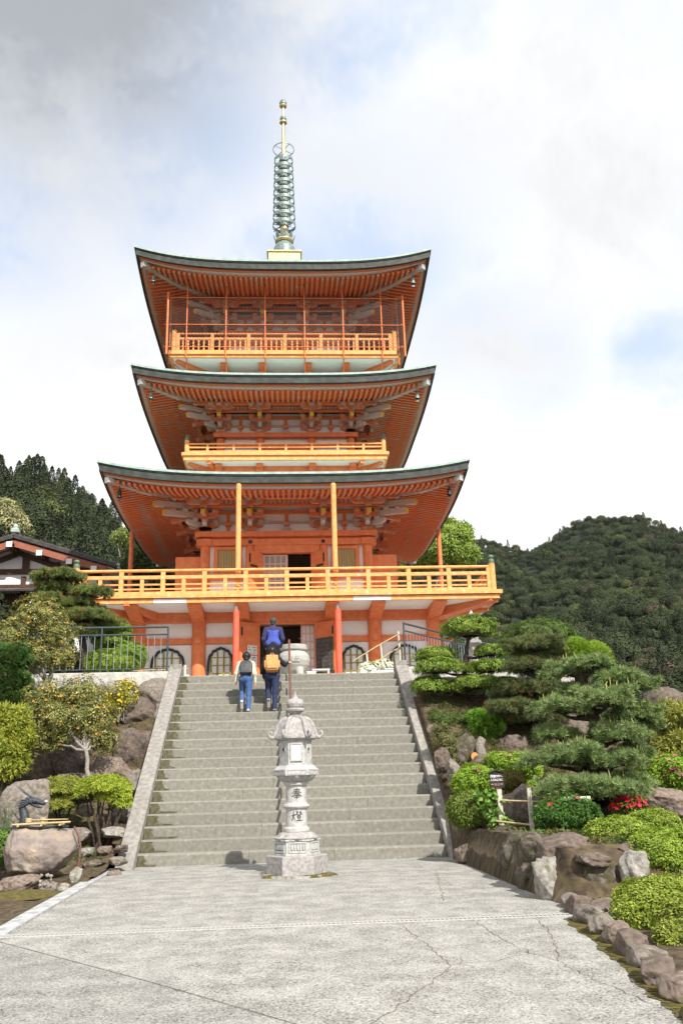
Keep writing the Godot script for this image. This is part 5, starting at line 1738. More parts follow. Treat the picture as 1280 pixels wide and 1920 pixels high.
func build_landing_things() -> void:
	var y := LAND + 0.14
	steel_fence("steel_railing", "dark steel railing with thin uprights along the terrace left of the stairs", [Vector3(-3.20, y, -6.42), Vector3(-4.93, y, -6.42), Vector3(-6.66, y, -6.42), Vector3(-8.4, y, -6.42), Vector3(-10.1, y, -6.42)], 0.0, 0.165)
	steel_fence("steel_railing", "dark steel railing running back from the stair top on the right", [Vector3(3.10, y, -6.42), Vector3(4.45, y, -8.15), Vector3(5.6, y, -9.6), Vector3(6.75, y, -11.0)], 0.0, 0.165)
	# handrail down the middle of the stairs
	var H := thing("stair_handrail", "rust-brown pipe handrail running down the middle of the stone stairs", "handrail")
	var slope := STEP_RISE / STEP_RUN
	var g := Geo.new()
	var top := Vector3(0, 1.12 + slope * 6.05, -6.05)
	g.tube([Vector3(0, 1.12, 0.0), top, top + Vector3(0, 0.012, -0.03)], [0.028, 0.028, 0.006], 12)
	part("rail", g.mesh(), M.rust_pipe, H)
	for k in [1, 4, 7, 10, 13, 16, 18]:
		var zz: float = -(k - 0.5) * STEP_RUN
		var ya: float = k * STEP_RISE
		var yb: float = 1.12 - slope * zz
		pcyl("post", Vector3(0, (ya + yb) * 0.5, zz), 0.018, yb - ya, M.rust_pipe, H, T0, 10)
	# incense burner
	var B := thing("incense_burner", "large pale stone incense burner in front of the open temple door", "incense burner", "", Vector3(0.15, LAND, -8.5))
	g = Geo.new()
	g.lathe([Vector2(0.0, 0.22), Vector2(0.20, 0.24), Vector2(0.34, 0.36), Vector2(0.43, 0.50), Vector2(0.475, 0.64), Vector2(0.45, 0.78), Vector2(0.38, 0.88), Vector2(0.33, 0.915), Vector2(0.32, 0.95), Vector2(0.0, 0.95)], 36)
	part("bowl", g.mesh(), M.pale_pot, B)
	g = Geo.new()
	g.lathe([Vector2(0.32, 0.93), Vector2(0.37, 0.945), Vector2(0.385, 0.97), Vector2(0.385, 1.08), Vector2(0.375, 1.10), Vector2(0.33, 1.10), Vector2(0.32, 1.0), Vector2(0.0, 0.99)], 36)
	part("rim", g.mesh(), M.pale_pot, B)
	for k in 3:
		var a := TAU * k / 3 + 0.5
		g = Geo.new()
		g.tube([Vector3(sin(a) * 0.30, 0.42, cos(a) * 0.30), Vector3(sin(a) * 0.36, 0.22, cos(a) * 0.36), Vector3(sin(a) * 0.33, 0.0, cos(a) * 0.33)], [0.13, 0.11, 0.085], 12)
		part("foot", g.mesh(), M.pale_pot, B)
	g = Geo.new()
	g.cham(Transform3D(Basis(Vector3.UP, 0.1), Vector3(0.06, 0.66, 0.46)), Vector3(0.22, 0.17, 0.03), 0.008)
	var pl := part("crest_plate", g.mesh(), M.pale_pot, B)
	g = Geo.new()
	for k in 5:
		var a := TAU * k / 5
		g.tube([Vector3(0.06 + sin(a) * 0.015, 0.66 + cos(a) * 0.015, 0.478), Vector3(0.06 + sin(a) * 0.055, 0.66 + cos(a) * 0.055, 0.482)], [0.008, 0.02], 6)
	part("crest", g.mesh(), M.granite, pl)
	# a tall pointed stupa post standing inside, seen through the doorway
	var S := thing("wooden_stupa", "pointed wooden memorial post standing in the dark doorway", "memorial post", "", PAGODA_AT + Vector3(0.02, LAND + 0.06, 3.2))
	g = Geo.new()
	g.prism(PackedVector2Array([Vector2(-0.17, 0), Vector2(0.17, 0), Vector2(0.17, 1.55), Vector2(0.23, 1.58), Vector2(0.0, 2.0), Vector2(-0.23, 1.58), Vector2(-0.17, 1.55)]), -0.05, 0.05)
	part("post", g.mesh(), M.brown_wood, S)
	# stool
	var T := thing("small_stool", "low white painted stool beside the right door leaf", "stool", "", Vector3(0.95, LAND, -9.0))
	pbox("seat", Vector3(0, 0.44, 0), Vector3(0.52, 0.04, 0.3), M.silver, T)
	for sx in [-0.22, 0.22]:
		for sz in [-0.11, 0.11]:
			pbox("leg", Vector3(sx, 0.21, sz), Vector3(0.05, 0.42, 0.05), M.silver, T)
	var T2 := thing("offering_box", "little pale box on the landing left of the stool", "box", "", Vector3(0.66, LAND, -8.75))
	pbox("carcass", Vector3(0, 0.17, 0), Vector3(0.26, 0.34, 0.2), M.paper, T2)
	pbox("lid", Vector3(0, 0.352, 0), Vector3(0.29, 0.025, 0.23), M.white, T2)
	pbox("label_plate", Vector3(0.0, 0.19, 0.103), Vector3(0.16, 0.18, 0.006), M.red_brown, T2)
	# notices on the left leaf, chalkboard on the right leaf (leaves stand 40 degrees open)
	var base := Transform3D(Basis(Vector3.UP, PAGODA_TURN), PAGODA_AT)
	for k in 2:
		var hx := base * Transform3D(Basis(Vector3.UP, deg_to_rad(40.0)), Vector3(-0.90, 0, 4.74))
		var n := thing("paper_notice", ["white printed notice, the upper of two on the left door leaf", "white printed notice, the lower of two on the left door leaf"][k], "notice", "notices on the left door leaf")
		n.transform = hx * Transform3D(Basis(), Vector3(-0.34, LAND + 1.36 - 0.33 * k, 0.062))
		pbox("sheet", Vector3.ZERO, Vector3(0.38, 0.29, 0.012), M.paper, n)
		g = Geo.new()
		scribble(g, 0.36, 0.26, 3, 0.009, 5 + k)
		part("lettering", g.mesh(), M.ink, n)
	var hr := base * Transform3D(Basis(Vector3.UP, deg_to_rad(-40.0)), Vector3(0.90, 0, 4.74))
	var cb := thing("chalkboard", "weathered grey chalkboard of notices leaning on the right door leaf", "chalkboard")
	cb.transform = hr * Transform3D(Basis(), Vector3(0.42, LAND + 1.15, 0.085))
	pbox("board", Vector3.ZERO, Vector3(0.66, 1.10, 0.035), tmat(ntex([[0.0, 0.035, 0.033, 0.032], [0.6, 0.07, 0.066, 0.062], [1.0, 0.13, 0.115, 0.10]], 77, 0.02, 5), 0.7, 0.9), cb)
	g = Geo.new()
	scribble(g, 0.60, 1.0, 8, 0.020, 9)
	part("lettering", g.mesh(), mat(lin(0.17, 0.15, 0.14), 0.9), cb)
	# white marguerites in planters and a rustic bamboo fence at the stair top, right
	var spots := [[Vector3(2.52, LAND, -6.95), "white daisies overflowing a planter at the right end of the top step", 0.42], [Vector3(2.12, LAND, -6.75), "smaller tray of white daisies left of the daisy planter", 0.30]]
	for k in 2:
		var F := thing("flower_planter", spots[k][1], "planter", "planters of white daisies", spots[k][0])
		g = Geo.new()
		g.cham(Transform3D(Basis(), Vector3(0, 0.08, 0)), Vector3(spots[k][2] * 1.5, 0.16, 0.26), 0.015)
		g.cham(Transform3D(Basis(), Vector3(0, 0.165, 0)), Vector3(spots[k][2] * 1.6, 0.035, 0.30), 0.012)
		part("trough", g.mesh(), M.white, F)
		foliage("leaves", F, [[Vector3(0, 0.22, 0), Vector3(spots[k][2] * 0.75, 0.13, 0.16)]], 250, sprig("small"), M.leaf, Color(0.09, 0.17, 0.03), Color(0.18, 0.28, 0.05), 0.9)
		foliage("daisies", F, [[Vector3(0, 0.27 - 0.05 * k, 0), Vector3(spots[k][2] * 0.85, 0.17 - 0.04 * k, 0.20)]], 260 if k == 0 else 240, sprig("daisy"), M.petal, Color(0.80, 0.80, 0.76), Color(0.86, 0.86, 0.82), 0.2)
	var rf := thing("rustic_fence", "rustic fence of crooked bamboo sticks beside the white daisies", "fence", "", Vector3(2.75, LAND, -7.0))
	for q in [[-0.62, 0.62, 0.0], [-0.22, 0.85, 0.02], [0.28, 1.22, 0.0]]:
		g = Geo.new()
		g.tube([Vector3(q[0], 0, q[2]), Vector3(q[0] + 0.015, q[1] * 0.5, q[2]), Vector3(q[0] - 0.01, q[1], q[2])], [0.032, 0.028, 0.03], 8)
		part("upright", g.mesh(), M.bamboo_pale, rf)
	for q in [[Vector3(-1.0, 0.42, 0.03), Vector3(0.33, 1.16, 0.03)], [Vector3(-0.3, 0.42, 0.035), Vector3(0.32, 0.78, 0.035)]]:
		g = Geo.new()
		g.tube([q[0], q[0].lerp(q[1], 0.5) + Vector3(0, 0.02, 0), q[1]], [0.016, 0.018, 0.016], 8)
		part("cross_stick", g.mesh(), M.bamboo, rf)
	# low bamboo barrier at the top left
	var lb := thing("bamboo_barrier", "single yellow bamboo pole on short white stakes left of the stair top", "barrier", "", Vector3(-2.85, LAND, -7.3))
	g = Geo.new()
	g.tube([Vector3(-1.7, 0.30, 0), Vector3(0.12, 0.34, 0)], [0.016, 0.016], 8)
	part("pole", g.mesh(), M.bamboo, lb)
	for q in [-1.6, 0.02]:
		pcyl("stake", Vector3(q, 0.22, -0.02), 0.04, 0.44, M.bamboo_pale, lb, T0, 10)
	# low white counter under the left window
	var ct := thing("offering_shelf", "low white shelf under the window left of the door", "shelf", "", Vector3(-1.95, LAND, -10.6))
	pbox("top", Vector3(0, 0.30, 0), Vector3(0.86, 0.03, 0.3), M.plaster_old, ct)
	for q in [-0.34, 0.0, 0.34]:
		pbox("leg", Vector3(q, 0.14, 0.02), Vector3(0.22, 0.28, 0.22), M.plaster, ct)
	# stone lantern behind the clipped tree, only its cap above the leaves
	var sl := thing("stone_lantern", "weathered stone lantern with only its cap showing above the clipped tree", "lantern", "", Vector3(5.32, LAND, -8.0))
	g = Geo.new()
	hexa(g, [Vector2(0.28, 0), Vector2(0.28, 0.2), Vector2(0.12, 0.25), Vector2(0.11, 0.9), Vector2(0.24, 1.0), Vector2(0.24, 1.08), Vector2(0.16, 1.1), Vector2(0.16, 1.4)])
	part("column", g.mesh(), M.granite_dark, sl)
	g = Geo.new()
	hexa(g, [Vector2(0.0, 1.4), Vector2(0.36, 1.4), Vector2(0.36, 1.45), Vector2(0.15, 1.62), Vector2(0.0, 1.62)])
	part("cap_roof", g.mesh(), M.granite_dark, sl)
	g = Geo.new()
	g.lathe([Vector2(0.14, 1.60), Vector2(0.19, 1.66), Vector2(0.20, 1.74), Vector2(0.14, 1.80), Vector2(0.08, 1.82), Vector2(0.07, 1.86), Vector2(0.02, 1.95), Vector2(0.0, 1.97)], 16)
	part("jewel_finial", g.mesh(), M.granite, sl)


# ---------- the hall at the left ----------
func build_house() -> void:
	var H := thing("temple_hall", "dark-roofed timber hall with white gable behind the pines at left", "building", "", Vector3(-11.6, LAND, -20.0))
	var slope := 1.35 / 4.4
	var yr := 11.97 - LAND
	for s in [-1.0, 1.0]:
		# roof plane, eave tip at 4.4 out and standing-seam ribs
		var a := Vector3(0, yr - 0.02, 0)
		var b := Vector3(s * 4.42, yr - 4.42 * slope - 0.02, 0)
		var g := Geo.new()
		var d := (b - a).normalized()
		var up := Vector3(-d.y * s, d.x * s, 0)
		g.box(Transform3D(Basis(d, up, d.cross(up)), (a + b) * 0.5 + Vector3(0, -0.09, -4.5)), Vector3((b - a).length(), 0.20, 9.0))
		var plane := part("roof", g.mesh(), M.roof_metal, H)
		for q in 20:
			var rg := Geo.new()
			rg.bar(a + Vector3(0, 0.02, -0.15 - q * 0.45), b + Vector3(0, 0.02, -0.15 - q * 0.45), 0.04, 0.05)
			part("seam", rg.mesh(), M.roof_metal, plane)
		for q in 4:
			var e := Geo.new()
			e.bar(a + up * (-0.03 - 0.042 * q) + Vector3(0, 0, 0.012), b + up * (-0.03 - 0.042 * q) + Vector3(0, 0, 0.012), 0.05, 0.028, up)
			part("verge_strip", e.mesh(), M.roof_metal, plane)
		var cap := Geo.new()
		cap.box(Transform3D(Basis(d, up, d.cross(up)), b + Vector3(s * 0.05, -0.05, 0.0)), Vector3(0.12, 0.12, 0.10))
		part("verge_cap", cap.mesh(), M.verdigris, plane)
		var gut := Geo.new()
		gut.tube([b + Vector3(s * 0.06, -0.18, 0), b + Vector3(s * 0.06, -0.18, -9)], [0.06, 0.06], 8)
		part("gutter", gut.mesh(), M.verdigris, plane)
		# bargeboard and white soffit
		g = Geo.new()
		g.box(Transform3D(Basis(d, up, d.cross(up)), (a + b) * 0.5 - up * 0.34 + Vector3(-s * 0.15, 0, -0.10)), Vector3((b - a).length() - 0.5, 0.28, 0.08))
		part("bargeboard", g.mesh(), M.red_brown, H)
		g = Geo.new()
		g.box(Transform3D(Basis(d, up, d.cross(up)), (a + b) * 0.5 - up * 0.23 + Vector3(0, 0, -4.6)), Vector3((b - a).length() - 0.2, 0.03, 8.8))
		part("soffit", g.mesh(), M.plaster, H)
		for q in [0.0, 1.28, 2.55, 3.6]:
			if q == 0.0 and s < 0: continue
			var c := a.lerp(b, q / 4.42) - up * 0.50 + Vector3(0, 0, -0.55)
			g = Geo.new()
			g.box(Transform3D(Basis(), c), Vector3(0.24, 0.22, 1.2))
			var pu := part("purlin", g.mesh(), M.brown_wood, H)
			pbox("end_cap", c + Vector3(0, 0, 0.61), Vector3(0.25, 0.23, 0.02), M.white, pu)
	# gable wall with timbers
	var zw := -1.1
	var w := 3.6
	var g2 := Geo.new()
	var ye := yr - 0.35 - w * slope
	g2.prism(PackedVector2Array([Vector2(-w, -0.02), Vector2(w, -0.02), Vector2(w, ye), Vector2(0, yr - 0.35), Vector2(-w, ye)]), zw - 7.5, zw)
	part("wall", g2.mesh(), M.plaster, H)
	for q in [[0.0, 6.42, 7.3, 0.22], [0.0, 5.78, 7.3, 0.12], [0.0, 4.0, 7.3, 0.2], [0.0, 2.75, 7.3, 0.2]]:
		pbox("tie_beam", Vector3(q[0], q[1], zw + 0.05), Vector3(q[2], q[3], 0.14), M.brown_wood, H)
	for x in [-3.5, -1.75, 0.25, 1.62, 3.5]:
		pbox("post", Vector3(x, 3.1, zw + 0.03), Vector3(0.20, 6.2, 0.12), M.brown_wood, H)
	for x in [-1.75, 0.3, 1.62]:
		var ph := yr - 0.55 - absf(x) * slope - 6.5
		pbox("king_post", Vector3(x, 6.5 + ph * 0.5, zw + 0.04), Vector3(0.3, ph, 0.13), M.brown_wood, H)
	for s in [-1.0, 1.0]:
		var cb := Geo.new()
		var pts := []
		for k in 8:
			var t := k / 7.0
			pts.append(Vector3(s * 3.5 * t, yr - 0.62 - 3.5 * t * slope - 0.10 * sin(PI * t), zw + 0.06))
		for k in 7: cb.bar(pts[k], pts[k + 1], 0.14, 0.22)
		part("curved_beam", cb.mesh(), M.brown_wood, H)
	var win := pbox("lattice_window", Vector3(-0.35, 4.95, zw + 0.03), Vector3(2.1, 1.0, 0.06), M.interior, H)
	for k in 20:
		pbox("bar", Vector3(-1.0 + k * 0.105, 0, 0.05), Vector3(0.045, 0.98, 0.04), M.brown_wood, win)
	# lean-to eave over the window
	var le := Geo.new()
	le.box(Transform3D(Basis(Vector3.RIGHT, 0.3), Vector3(0, 5.55, zw + 0.5)), Vector3(7.6, 0.07, 1.1))
	part("lower_eave", le.mesh(), M.roof_metal, H)
	pbox("skirting", Vector3(0, 2.4, zw + 0.02), Vector3(7.2, 0.5, 0.06), M.red_brown, H)
	var og := Geo.new()
	og.cham(Transform3D(Basis(), Vector3(0.02, yr + 0.13, -0.1)), Vector3(0.34, 0.22, 0.3), 0.04)
	og.lathe([Vector2(0.10, 0.0), Vector2(0.12, 0.1), Vector2(0.05, 0.22), Vector2(0.0, 0.24)], 8, Transform3D(Basis(), Vector3(0.02, yr + 0.22, -0.1)))
	part("ridge_ornament", og.mesh(), M.verdigris, H)
	var rid := Geo.new()
	rid.tube([Vector3(0, yr + 0.05, 0), Vector3(0, yr + 0.05, -9)], [0.12, 0.12], 8)
	part("ridge", rid.mesh(), M.roof_metal, H)


# centre and radii of every leafy mass and stone, in metres
const MASS := {
	"pine_left": [[-6.39, 7.06, -7.50, 0.68, 0.20, 0.68], [-6.49, 6.74, -7.70, 0.59, 0.20, 0.59], [-5.48, 6.56, -7.30, 0.53, 0.20, 0.53], [-6.57, 6.33, -7.20, 0.49, 0.18, 0.49], [-5.96, 6.27, -7.60, 0.71, 0.20, 0.71], [-5.41, 5.86, -7.30, 0.70, 0.22, 0.70], [-6.16, 5.92, -7.80, 0.59, 0.24, 0.59], [-5.02, 5.76, -7.80, 0.44, 0.18, 0.44], [-5.75, 5.48, -7.50, 0.58, 0.21, 0.58]],
	"dome_a": [[-4.84, 4.62, -7.15, 0.65, 0.37, 0.65]],
	"dome_b": [[-4.35, 4.81, -7.50, 0.48, 0.41, 0.48]],
	"tiers": [[-5.00, 5.72, -8.10, 0.60, 0.18, 0.60], [-4.76, 5.51, -8.10, 0.37, 0.14, 0.37], [-5.05, 5.35, -8.10, 0.51, 0.18, 0.51], [-4.60, 5.20, -8.10, 0.36, 0.15, 0.36]],
	"cam_a": [[-6.12, 5.49, -4.50, 0.61, 0.45, 0.55], [-6.59, 4.98, -4.50, 0.57, 0.44, 0.51], [-5.64, 5.03, -4.50, 0.53, 0.44, 0.48], [-6.17, 4.46, -4.50, 0.75, 0.36, 0.68], [-5.41, 4.42, -4.50, 0.38, 0.31, 0.34]],
	"cam_b": [[-5.31, 3.28, -2.90, 0.57, 0.39, 0.46], [-4.63, 3.38, -2.90, 0.56, 0.42, 0.44], [-4.94, 2.82, -2.90, 0.86, 0.43, 0.69], [-4.31, 2.86, -2.90, 0.52, 0.41, 0.41], [-4.06, 2.40, -2.90, 0.37, 0.29, 0.29], [-5.25, 2.43, -2.90, 0.48, 0.32, 0.38]],
	"hedge_dark": [[-6.36, 4.24, -3.40, 0.45, 0.32, 0.41], [-6.36, 3.77, -3.40, 0.50, 0.36, 0.45], [-6.26, 3.33, -3.40, 0.42, 0.28, 0.38], [-5.94, 2.93, -3.40, 0.33, 0.30, 0.29]],
	"yellow_leaf": [[-5.81, 2.78, -2.00, 0.35, 0.33, 0.31], [-5.83, 2.29, -2.00, 0.45, 0.39, 0.41], [-5.76, 1.87, -2.00, 0.36, 0.27, 0.33], [-5.52, 2.45, -2.00, 0.24, 0.28, 0.21]],
	"yellow_shrub": [[-4.08, 3.54, -4.90, 0.43, 0.33, 0.35], [-4.27, 3.30, -4.90, 0.31, 0.23, 0.24], [-3.93, 3.76, -4.90, 0.23, 0.18, 0.18]],
	"flat_a": [[-3.58, 1.41, -0.70, 0.46, 0.21, 0.46], [-3.31, 1.28, -0.70, 0.27, 0.25, 0.27], [-3.85, 1.36, -0.70, 0.28, 0.17, 0.28], [-3.24, 1.11, -0.70, 0.19, 0.19, 0.19], [-3.48, 1.23, -0.70, 0.26, 0.17, 0.26]],
	"flat_b": [[-4.52, 1.39, -1.40, 0.43, 0.24, 0.43], [-4.74, 1.24, -1.40, 0.27, 0.22, 0.27], [-4.28, 1.26, -1.40, 0.27, 0.22, 0.27], [-4.56, 1.09, -1.40, 0.35, 0.20, 0.35]],
	"fern_l": [[-3.39, 1.62, -4.20, 0.15, 0.12, 0.12], [-3.45, 1.45, -4.20, 0.12, 0.12, 0.10]],
	"cloud_tree": [[4.47, 4.91, -4.40, 0.71, 0.32, 0.71], [3.57, 4.29, -4.40, 0.48, 0.20, 0.48], [3.58, 3.94, -4.10, 0.59, 0.23, 0.59], [3.38, 3.51, -4.15, 0.47, 0.23, 0.47], [3.93, 3.44, -4.20, 0.34, 0.15, 0.34], [4.93, 4.35, -4.40, 0.45, 0.18, 0.45], [4.78, 3.93, -4.20, 0.53, 0.19, 0.53], [5.11, 3.46, -4.10, 0.52, 0.23, 0.52], [4.42, 3.53, -4.00, 0.54, 0.21, 0.54], [5.26, 3.30, -4.10, 0.31, 0.13, 0.31]],
	"pine_mid": [[5.58, 4.20, -2.80, 0.69, 0.21, 0.69], [5.87, 3.74, -3.10, 0.69, 0.22, 0.69], [5.27, 3.73, -2.50, 0.49, 0.17, 0.49], [5.36, 3.23, -2.80, 0.68, 0.24, 0.68], [4.82, 2.80, -2.50, 0.54, 0.21, 0.54], [5.49, 2.62, -2.60, 0.66, 0.23, 0.66], [4.93, 3.09, -3.10, 0.37, 0.17, 0.37], [6.02, 3.04, -2.80, 0.49, 0.19, 0.49]],
	"dome_far": [[6.76, 4.98, -6.30, 1.00, 0.47, 1.00], [6.37, 4.74, -6.30, 0.59, 0.29, 0.59], [7.34, 4.83, -6.30, 0.53, 0.35, 0.53]],
	"feather": [[7.45, 4.29, -4.60, 0.41, 0.24, 0.41], [7.26, 4.43, -4.60, 0.25, 0.19, 0.25], [7.70, 4.09, -4.60, 0.30, 0.19, 0.30]],
	"white_pine": [[4.95, 3.09, 1.70, 0.48, 0.17, 0.48], [5.15, 3.15, 2.10, 0.38, 0.15, 0.38], [5.50, 2.91, 2.10, 0.36, 0.15, 0.36], [4.47, 2.42, 2.30, 0.40, 0.18, 0.40], [4.92, 2.73, 1.80, 0.38, 0.15, 0.38], [5.14, 2.51, 2.60, 0.50, 0.24, 0.50], [5.86, 2.77, 2.10, 0.36, 0.16, 0.36], [5.85, 2.28, 2.10, 0.39, 0.20, 0.39], [5.37, 1.96, 2.40, 0.54, 0.17, 0.54], [4.40, 2.00, 2.20, 0.33, 0.17, 0.33], [4.22, 1.59, 2.20, 0.41, 0.19, 0.41], [4.59, 1.65, 2.60, 0.51, 0.18, 0.51], [5.19, 1.54, 2.50, 0.49, 0.17, 0.49], [5.81, 1.67, 2.00, 0.33, 0.16, 0.33], [4.44, 1.16, 2.90, 0.53, 0.16, 0.53], [4.94, 1.09, 2.80, 0.53, 0.16, 0.53], [5.45, 1.20, 2.40, 0.29, 0.17, 0.29], [4.13, 1.08, 2.90, 0.31, 0.13, 0.31], [6.13, 2.12, 1.70, 0.25, 0.13, 0.25]],
	"azalea_a": [[3.43, 1.34, -0.10, 0.39, 0.27, 0.39], [3.24, 1.26, -0.10, 0.24, 0.21, 0.24], [3.63, 1.18, -0.10, 0.24, 0.17, 0.24]],
	"azalea_b": [[4.51, 1.62, -1.20, 0.49, 0.23, 0.49], [4.24, 1.70, -1.20, 0.31, 0.17, 0.31], [4.77, 1.48, -1.20, 0.29, 0.19, 0.29], [4.69, 1.23, -1.20, 0.26, 0.14, 0.26]],
	"azalea_c": [[6.47, 1.40, 1.60, 0.42, 0.28, 0.42], [6.20, 1.31, 1.60, 0.28, 0.23, 0.28], [6.61, 1.19, 1.60, 0.28, 0.21, 0.28]],
	"olive_dome": [[4.05, 1.31, 0.10, 0.30, 0.19, 0.30]],
	"round_dome": [[3.01, 0.85, 1.30, 0.39, 0.30, 0.39]],
	"dark_azalea": [[3.99, 0.85, 3.60, 0.42, 0.24, 0.42], [3.73, 0.79, 3.60, 0.22, 0.19, 0.22], [4.25, 0.79, 3.60, 0.23, 0.19, 0.23]],
	"red_azalea": [[5.17, 0.92, 3.00, 0.25, 0.13, 0.25], [5.01, 0.86, 3.00, 0.14, 0.09, 0.14]],
	"hedge_a": [[4.34, 0.63, 5.00, 0.45, 0.19, 0.45], [4.72, 0.71, 5.00, 0.35, 0.19, 0.35], [4.02, 0.63, 5.00, 0.24, 0.15, 0.24]],
	"hedge_b": [[4.24, 0.47, 6.30, 0.39, 0.25, 0.39], [4.05, 0.34, 6.30, 0.27, 0.19, 0.27], [4.46, 0.41, 6.30, 0.31, 0.27, 0.31]],
	"hedge_c": [[3.15, 0.21, 8.50, 0.31, 0.21, 0.31], [3.43, 0.20, 8.40, 0.28, 0.23, 0.28], [2.99, 0.14, 8.60, 0.21, 0.17, 0.21], [3.20, 0.10, 8.60, 0.30, 0.20, 0.30]],
	"hedge_d": [[3.09, 0.14, 9.40, 0.23, 0.23, 0.23], [2.93, 0.06, 9.50, 0.14, 0.15, 0.14], [3.14, 0.00, 9.40, 0.27, 0.20, 0.27]],
	"fern": [[4.43, 2.48, -3.00, 0.34, 0.28, 0.34], [4.29, 2.15, -3.00, 0.27, 0.23, 0.27], [4.56, 2.61, -3.00, 0.22, 0.19, 0.22], [4.26, 2.68, -3.00, 0.22, 0.16, 0.22]],
	"slope_shrub": [[3.26, 2.13, -2.00, 0.34, 0.29, 0.27], [3.35, 1.80, -2.00, 0.27, 0.20, 0.22], [3.16, 2.35, -2.00, 0.21, 0.18, 0.17]],
	"bank_a": [[3.77, 2.65, -3.60, 0.43, 0.19, 0.43], [3.42, 2.71, -3.60, 0.27, 0.17, 0.27], [4.02, 2.33, -3.60, 0.32, 0.19, 0.32]],
	"bank_b": [[3.89, 2.01, -2.60, 0.26, 0.16, 0.26], [3.66, 2.13, -2.60, 0.21, 0.14, 0.21], [4.17, 1.80, -2.60, 0.24, 0.13, 0.24]],
	"pale_tree_r": [[8.29, 2.52, -2.00, 0.41, 0.34, 0.41], [8.38, 2.07, -2.00, 0.45, 0.40, 0.45], [8.06, 1.91, -2.00, 0.31, 0.27, 0.31]],
	"bigleaf": [[3.30, 1.00, 1.90, 0.11, 0.10, 0.11], [3.23, 0.84, 1.90, 0.11, 0.10, 0.11], [3.32, 0.71, 1.90, 0.14, 0.12, 0.14], [3.45, 0.62, 1.90, 0.09, 0.07, 0.09], [3.13, 1.09, 1.90, 0.07, 0.07, 0.07]],
	"far_tree_r": [[8.03, 12.94, -25.00, 1.22, 0.84, 1.22], [7.05, 12.26, -25.00, 1.48, 0.66, 1.48], [8.66, 12.10, -25.00, 0.92, 0.61, 0.92], [6.23, 11.86, -25.00, 1.07, 0.49, 1.07], [8.72, 13.07, -25.00, 0.60, 0.61, 0.60], [7.94, 13.64, -25.00, 0.54, 0.39, 0.54], [5.41, 11.38, -25.00, 0.80, 0.38, 0.80]],
	"far_tree_l": [[-13.97, 14.66, -26.00, 0.78, 0.56, 0.78], [-14.17, 13.97, -26.00, 1.04, 0.61, 1.04], [-13.45, 14.10, -26.00, 0.57, 0.39, 0.57]],
	"far_tree_l2": [[-8.27, 14.15, -28.00, 0.44, 0.29, 0.44], [-8.62, 13.98, -28.00, 0.39, 0.20, 0.39], [-7.93, 13.92, -28.00, 0.33, 0.23, 0.33]],
	"far_tree_l3": [[-7.17, 12.50, -27.00, 0.91, 0.62, 0.91], [-6.35, 12.21, -27.00, 1.08, 0.56, 1.08], [-7.69, 12.09, -27.00, 0.80, 0.50, 0.80], [-5.54, 11.98, -27.00, 0.97, 0.45, 0.97]],
	"rocks_l": [[-3.38, 3.56, -5.75, 0.53, 0.45, 0.48], [-4.43, 3.66, -6.00, 0.62, 0.30, 0.56], [-3.74, 3.14, -5.30, 0.47, 0.39, 0.42], [-3.16, 2.92, -5.35, 0.26, 0.44, 0.23], [-3.74, 2.15, -4.60, 0.50, 0.56, 0.45], [-4.05, 1.67, -3.70, 0.52, 0.39, 0.47], [-3.41, 1.40, -3.50, 0.26, 0.39, 0.23], [-5.33, 2.03, -4.30, 0.70, 0.50, 0.63], [-4.88, 2.46, -4.90, 0.58, 0.57, 0.52], [-5.84, 1.86, -4.00, 0.59, 0.54, 0.53], [-5.22, 3.21, -5.70, 0.79, 0.50, 0.71], [-6.23, 3.10, -5.60, 0.91, 0.60, 0.82], [-6.95, 3.32, -5.80, 0.65, 0.55, 0.59], [-6.65, 2.37, -4.60, 0.61, 0.61, 0.55], [-4.52, 2.99, -5.50, 0.52, 0.44, 0.47], [-3.19, 3.50, -6.00, 0.19, 0.38, 0.17], [-3.43, 2.36, -4.90, 0.25, 0.35, 0.23], [-3.60, 1.13, -2.60, 0.20, 0.26, 0.18], [-4.58, 1.48, -3.20, 0.46, 0.24, 0.41], [-5.20, 1.38, -3.00, 0.34, 0.22, 0.30]],
	"stones_l": [[-3.30, 0.86, -1.20, 0.23, 0.14, 0.20], [-3.63, 0.76, -1.10, 0.20, 0.14, 0.18], [-4.08, 0.96, -1.50, 0.19, 0.10, 0.17], [-3.33, 0.58, -0.60, 0.26, 0.09, 0.23], [-4.01, 0.55, -0.80, 0.26, 0.11, 0.23], [-3.03, 0.34, 0.35, 0.13, 0.06, 0.12], [-3.32, 0.32, 0.40, 0.13, 0.07, 0.12], [-3.62, 0.31, 0.40, 0.13, 0.07, 0.12], [-2.99, 0.17, 0.80, 0.16, 0.07, 0.15], [-3.37, 0.15, 0.90, 0.20, 0.06, 0.18], [-2.95, 0.00, 1.35, 0.12, 0.07, 0.11], [-3.17, -0.03, 1.30, 0.10, 0.07, 0.09], [-3.35, -0.05, 1.50, 0.10, 0.06, 0.09]],
	"edge_l": [[-4.01, 0.09, 3.10, 0.32, 0.11, 0.29], [-3.55, 0.03, 3.20, 0.14, 0.09, 0.12], [-3.36, -0.02, 3.15, 0.11, 0.09, 0.10], [-3.33, 0.08, 2.50, 0.10, 0.15, 0.09]],
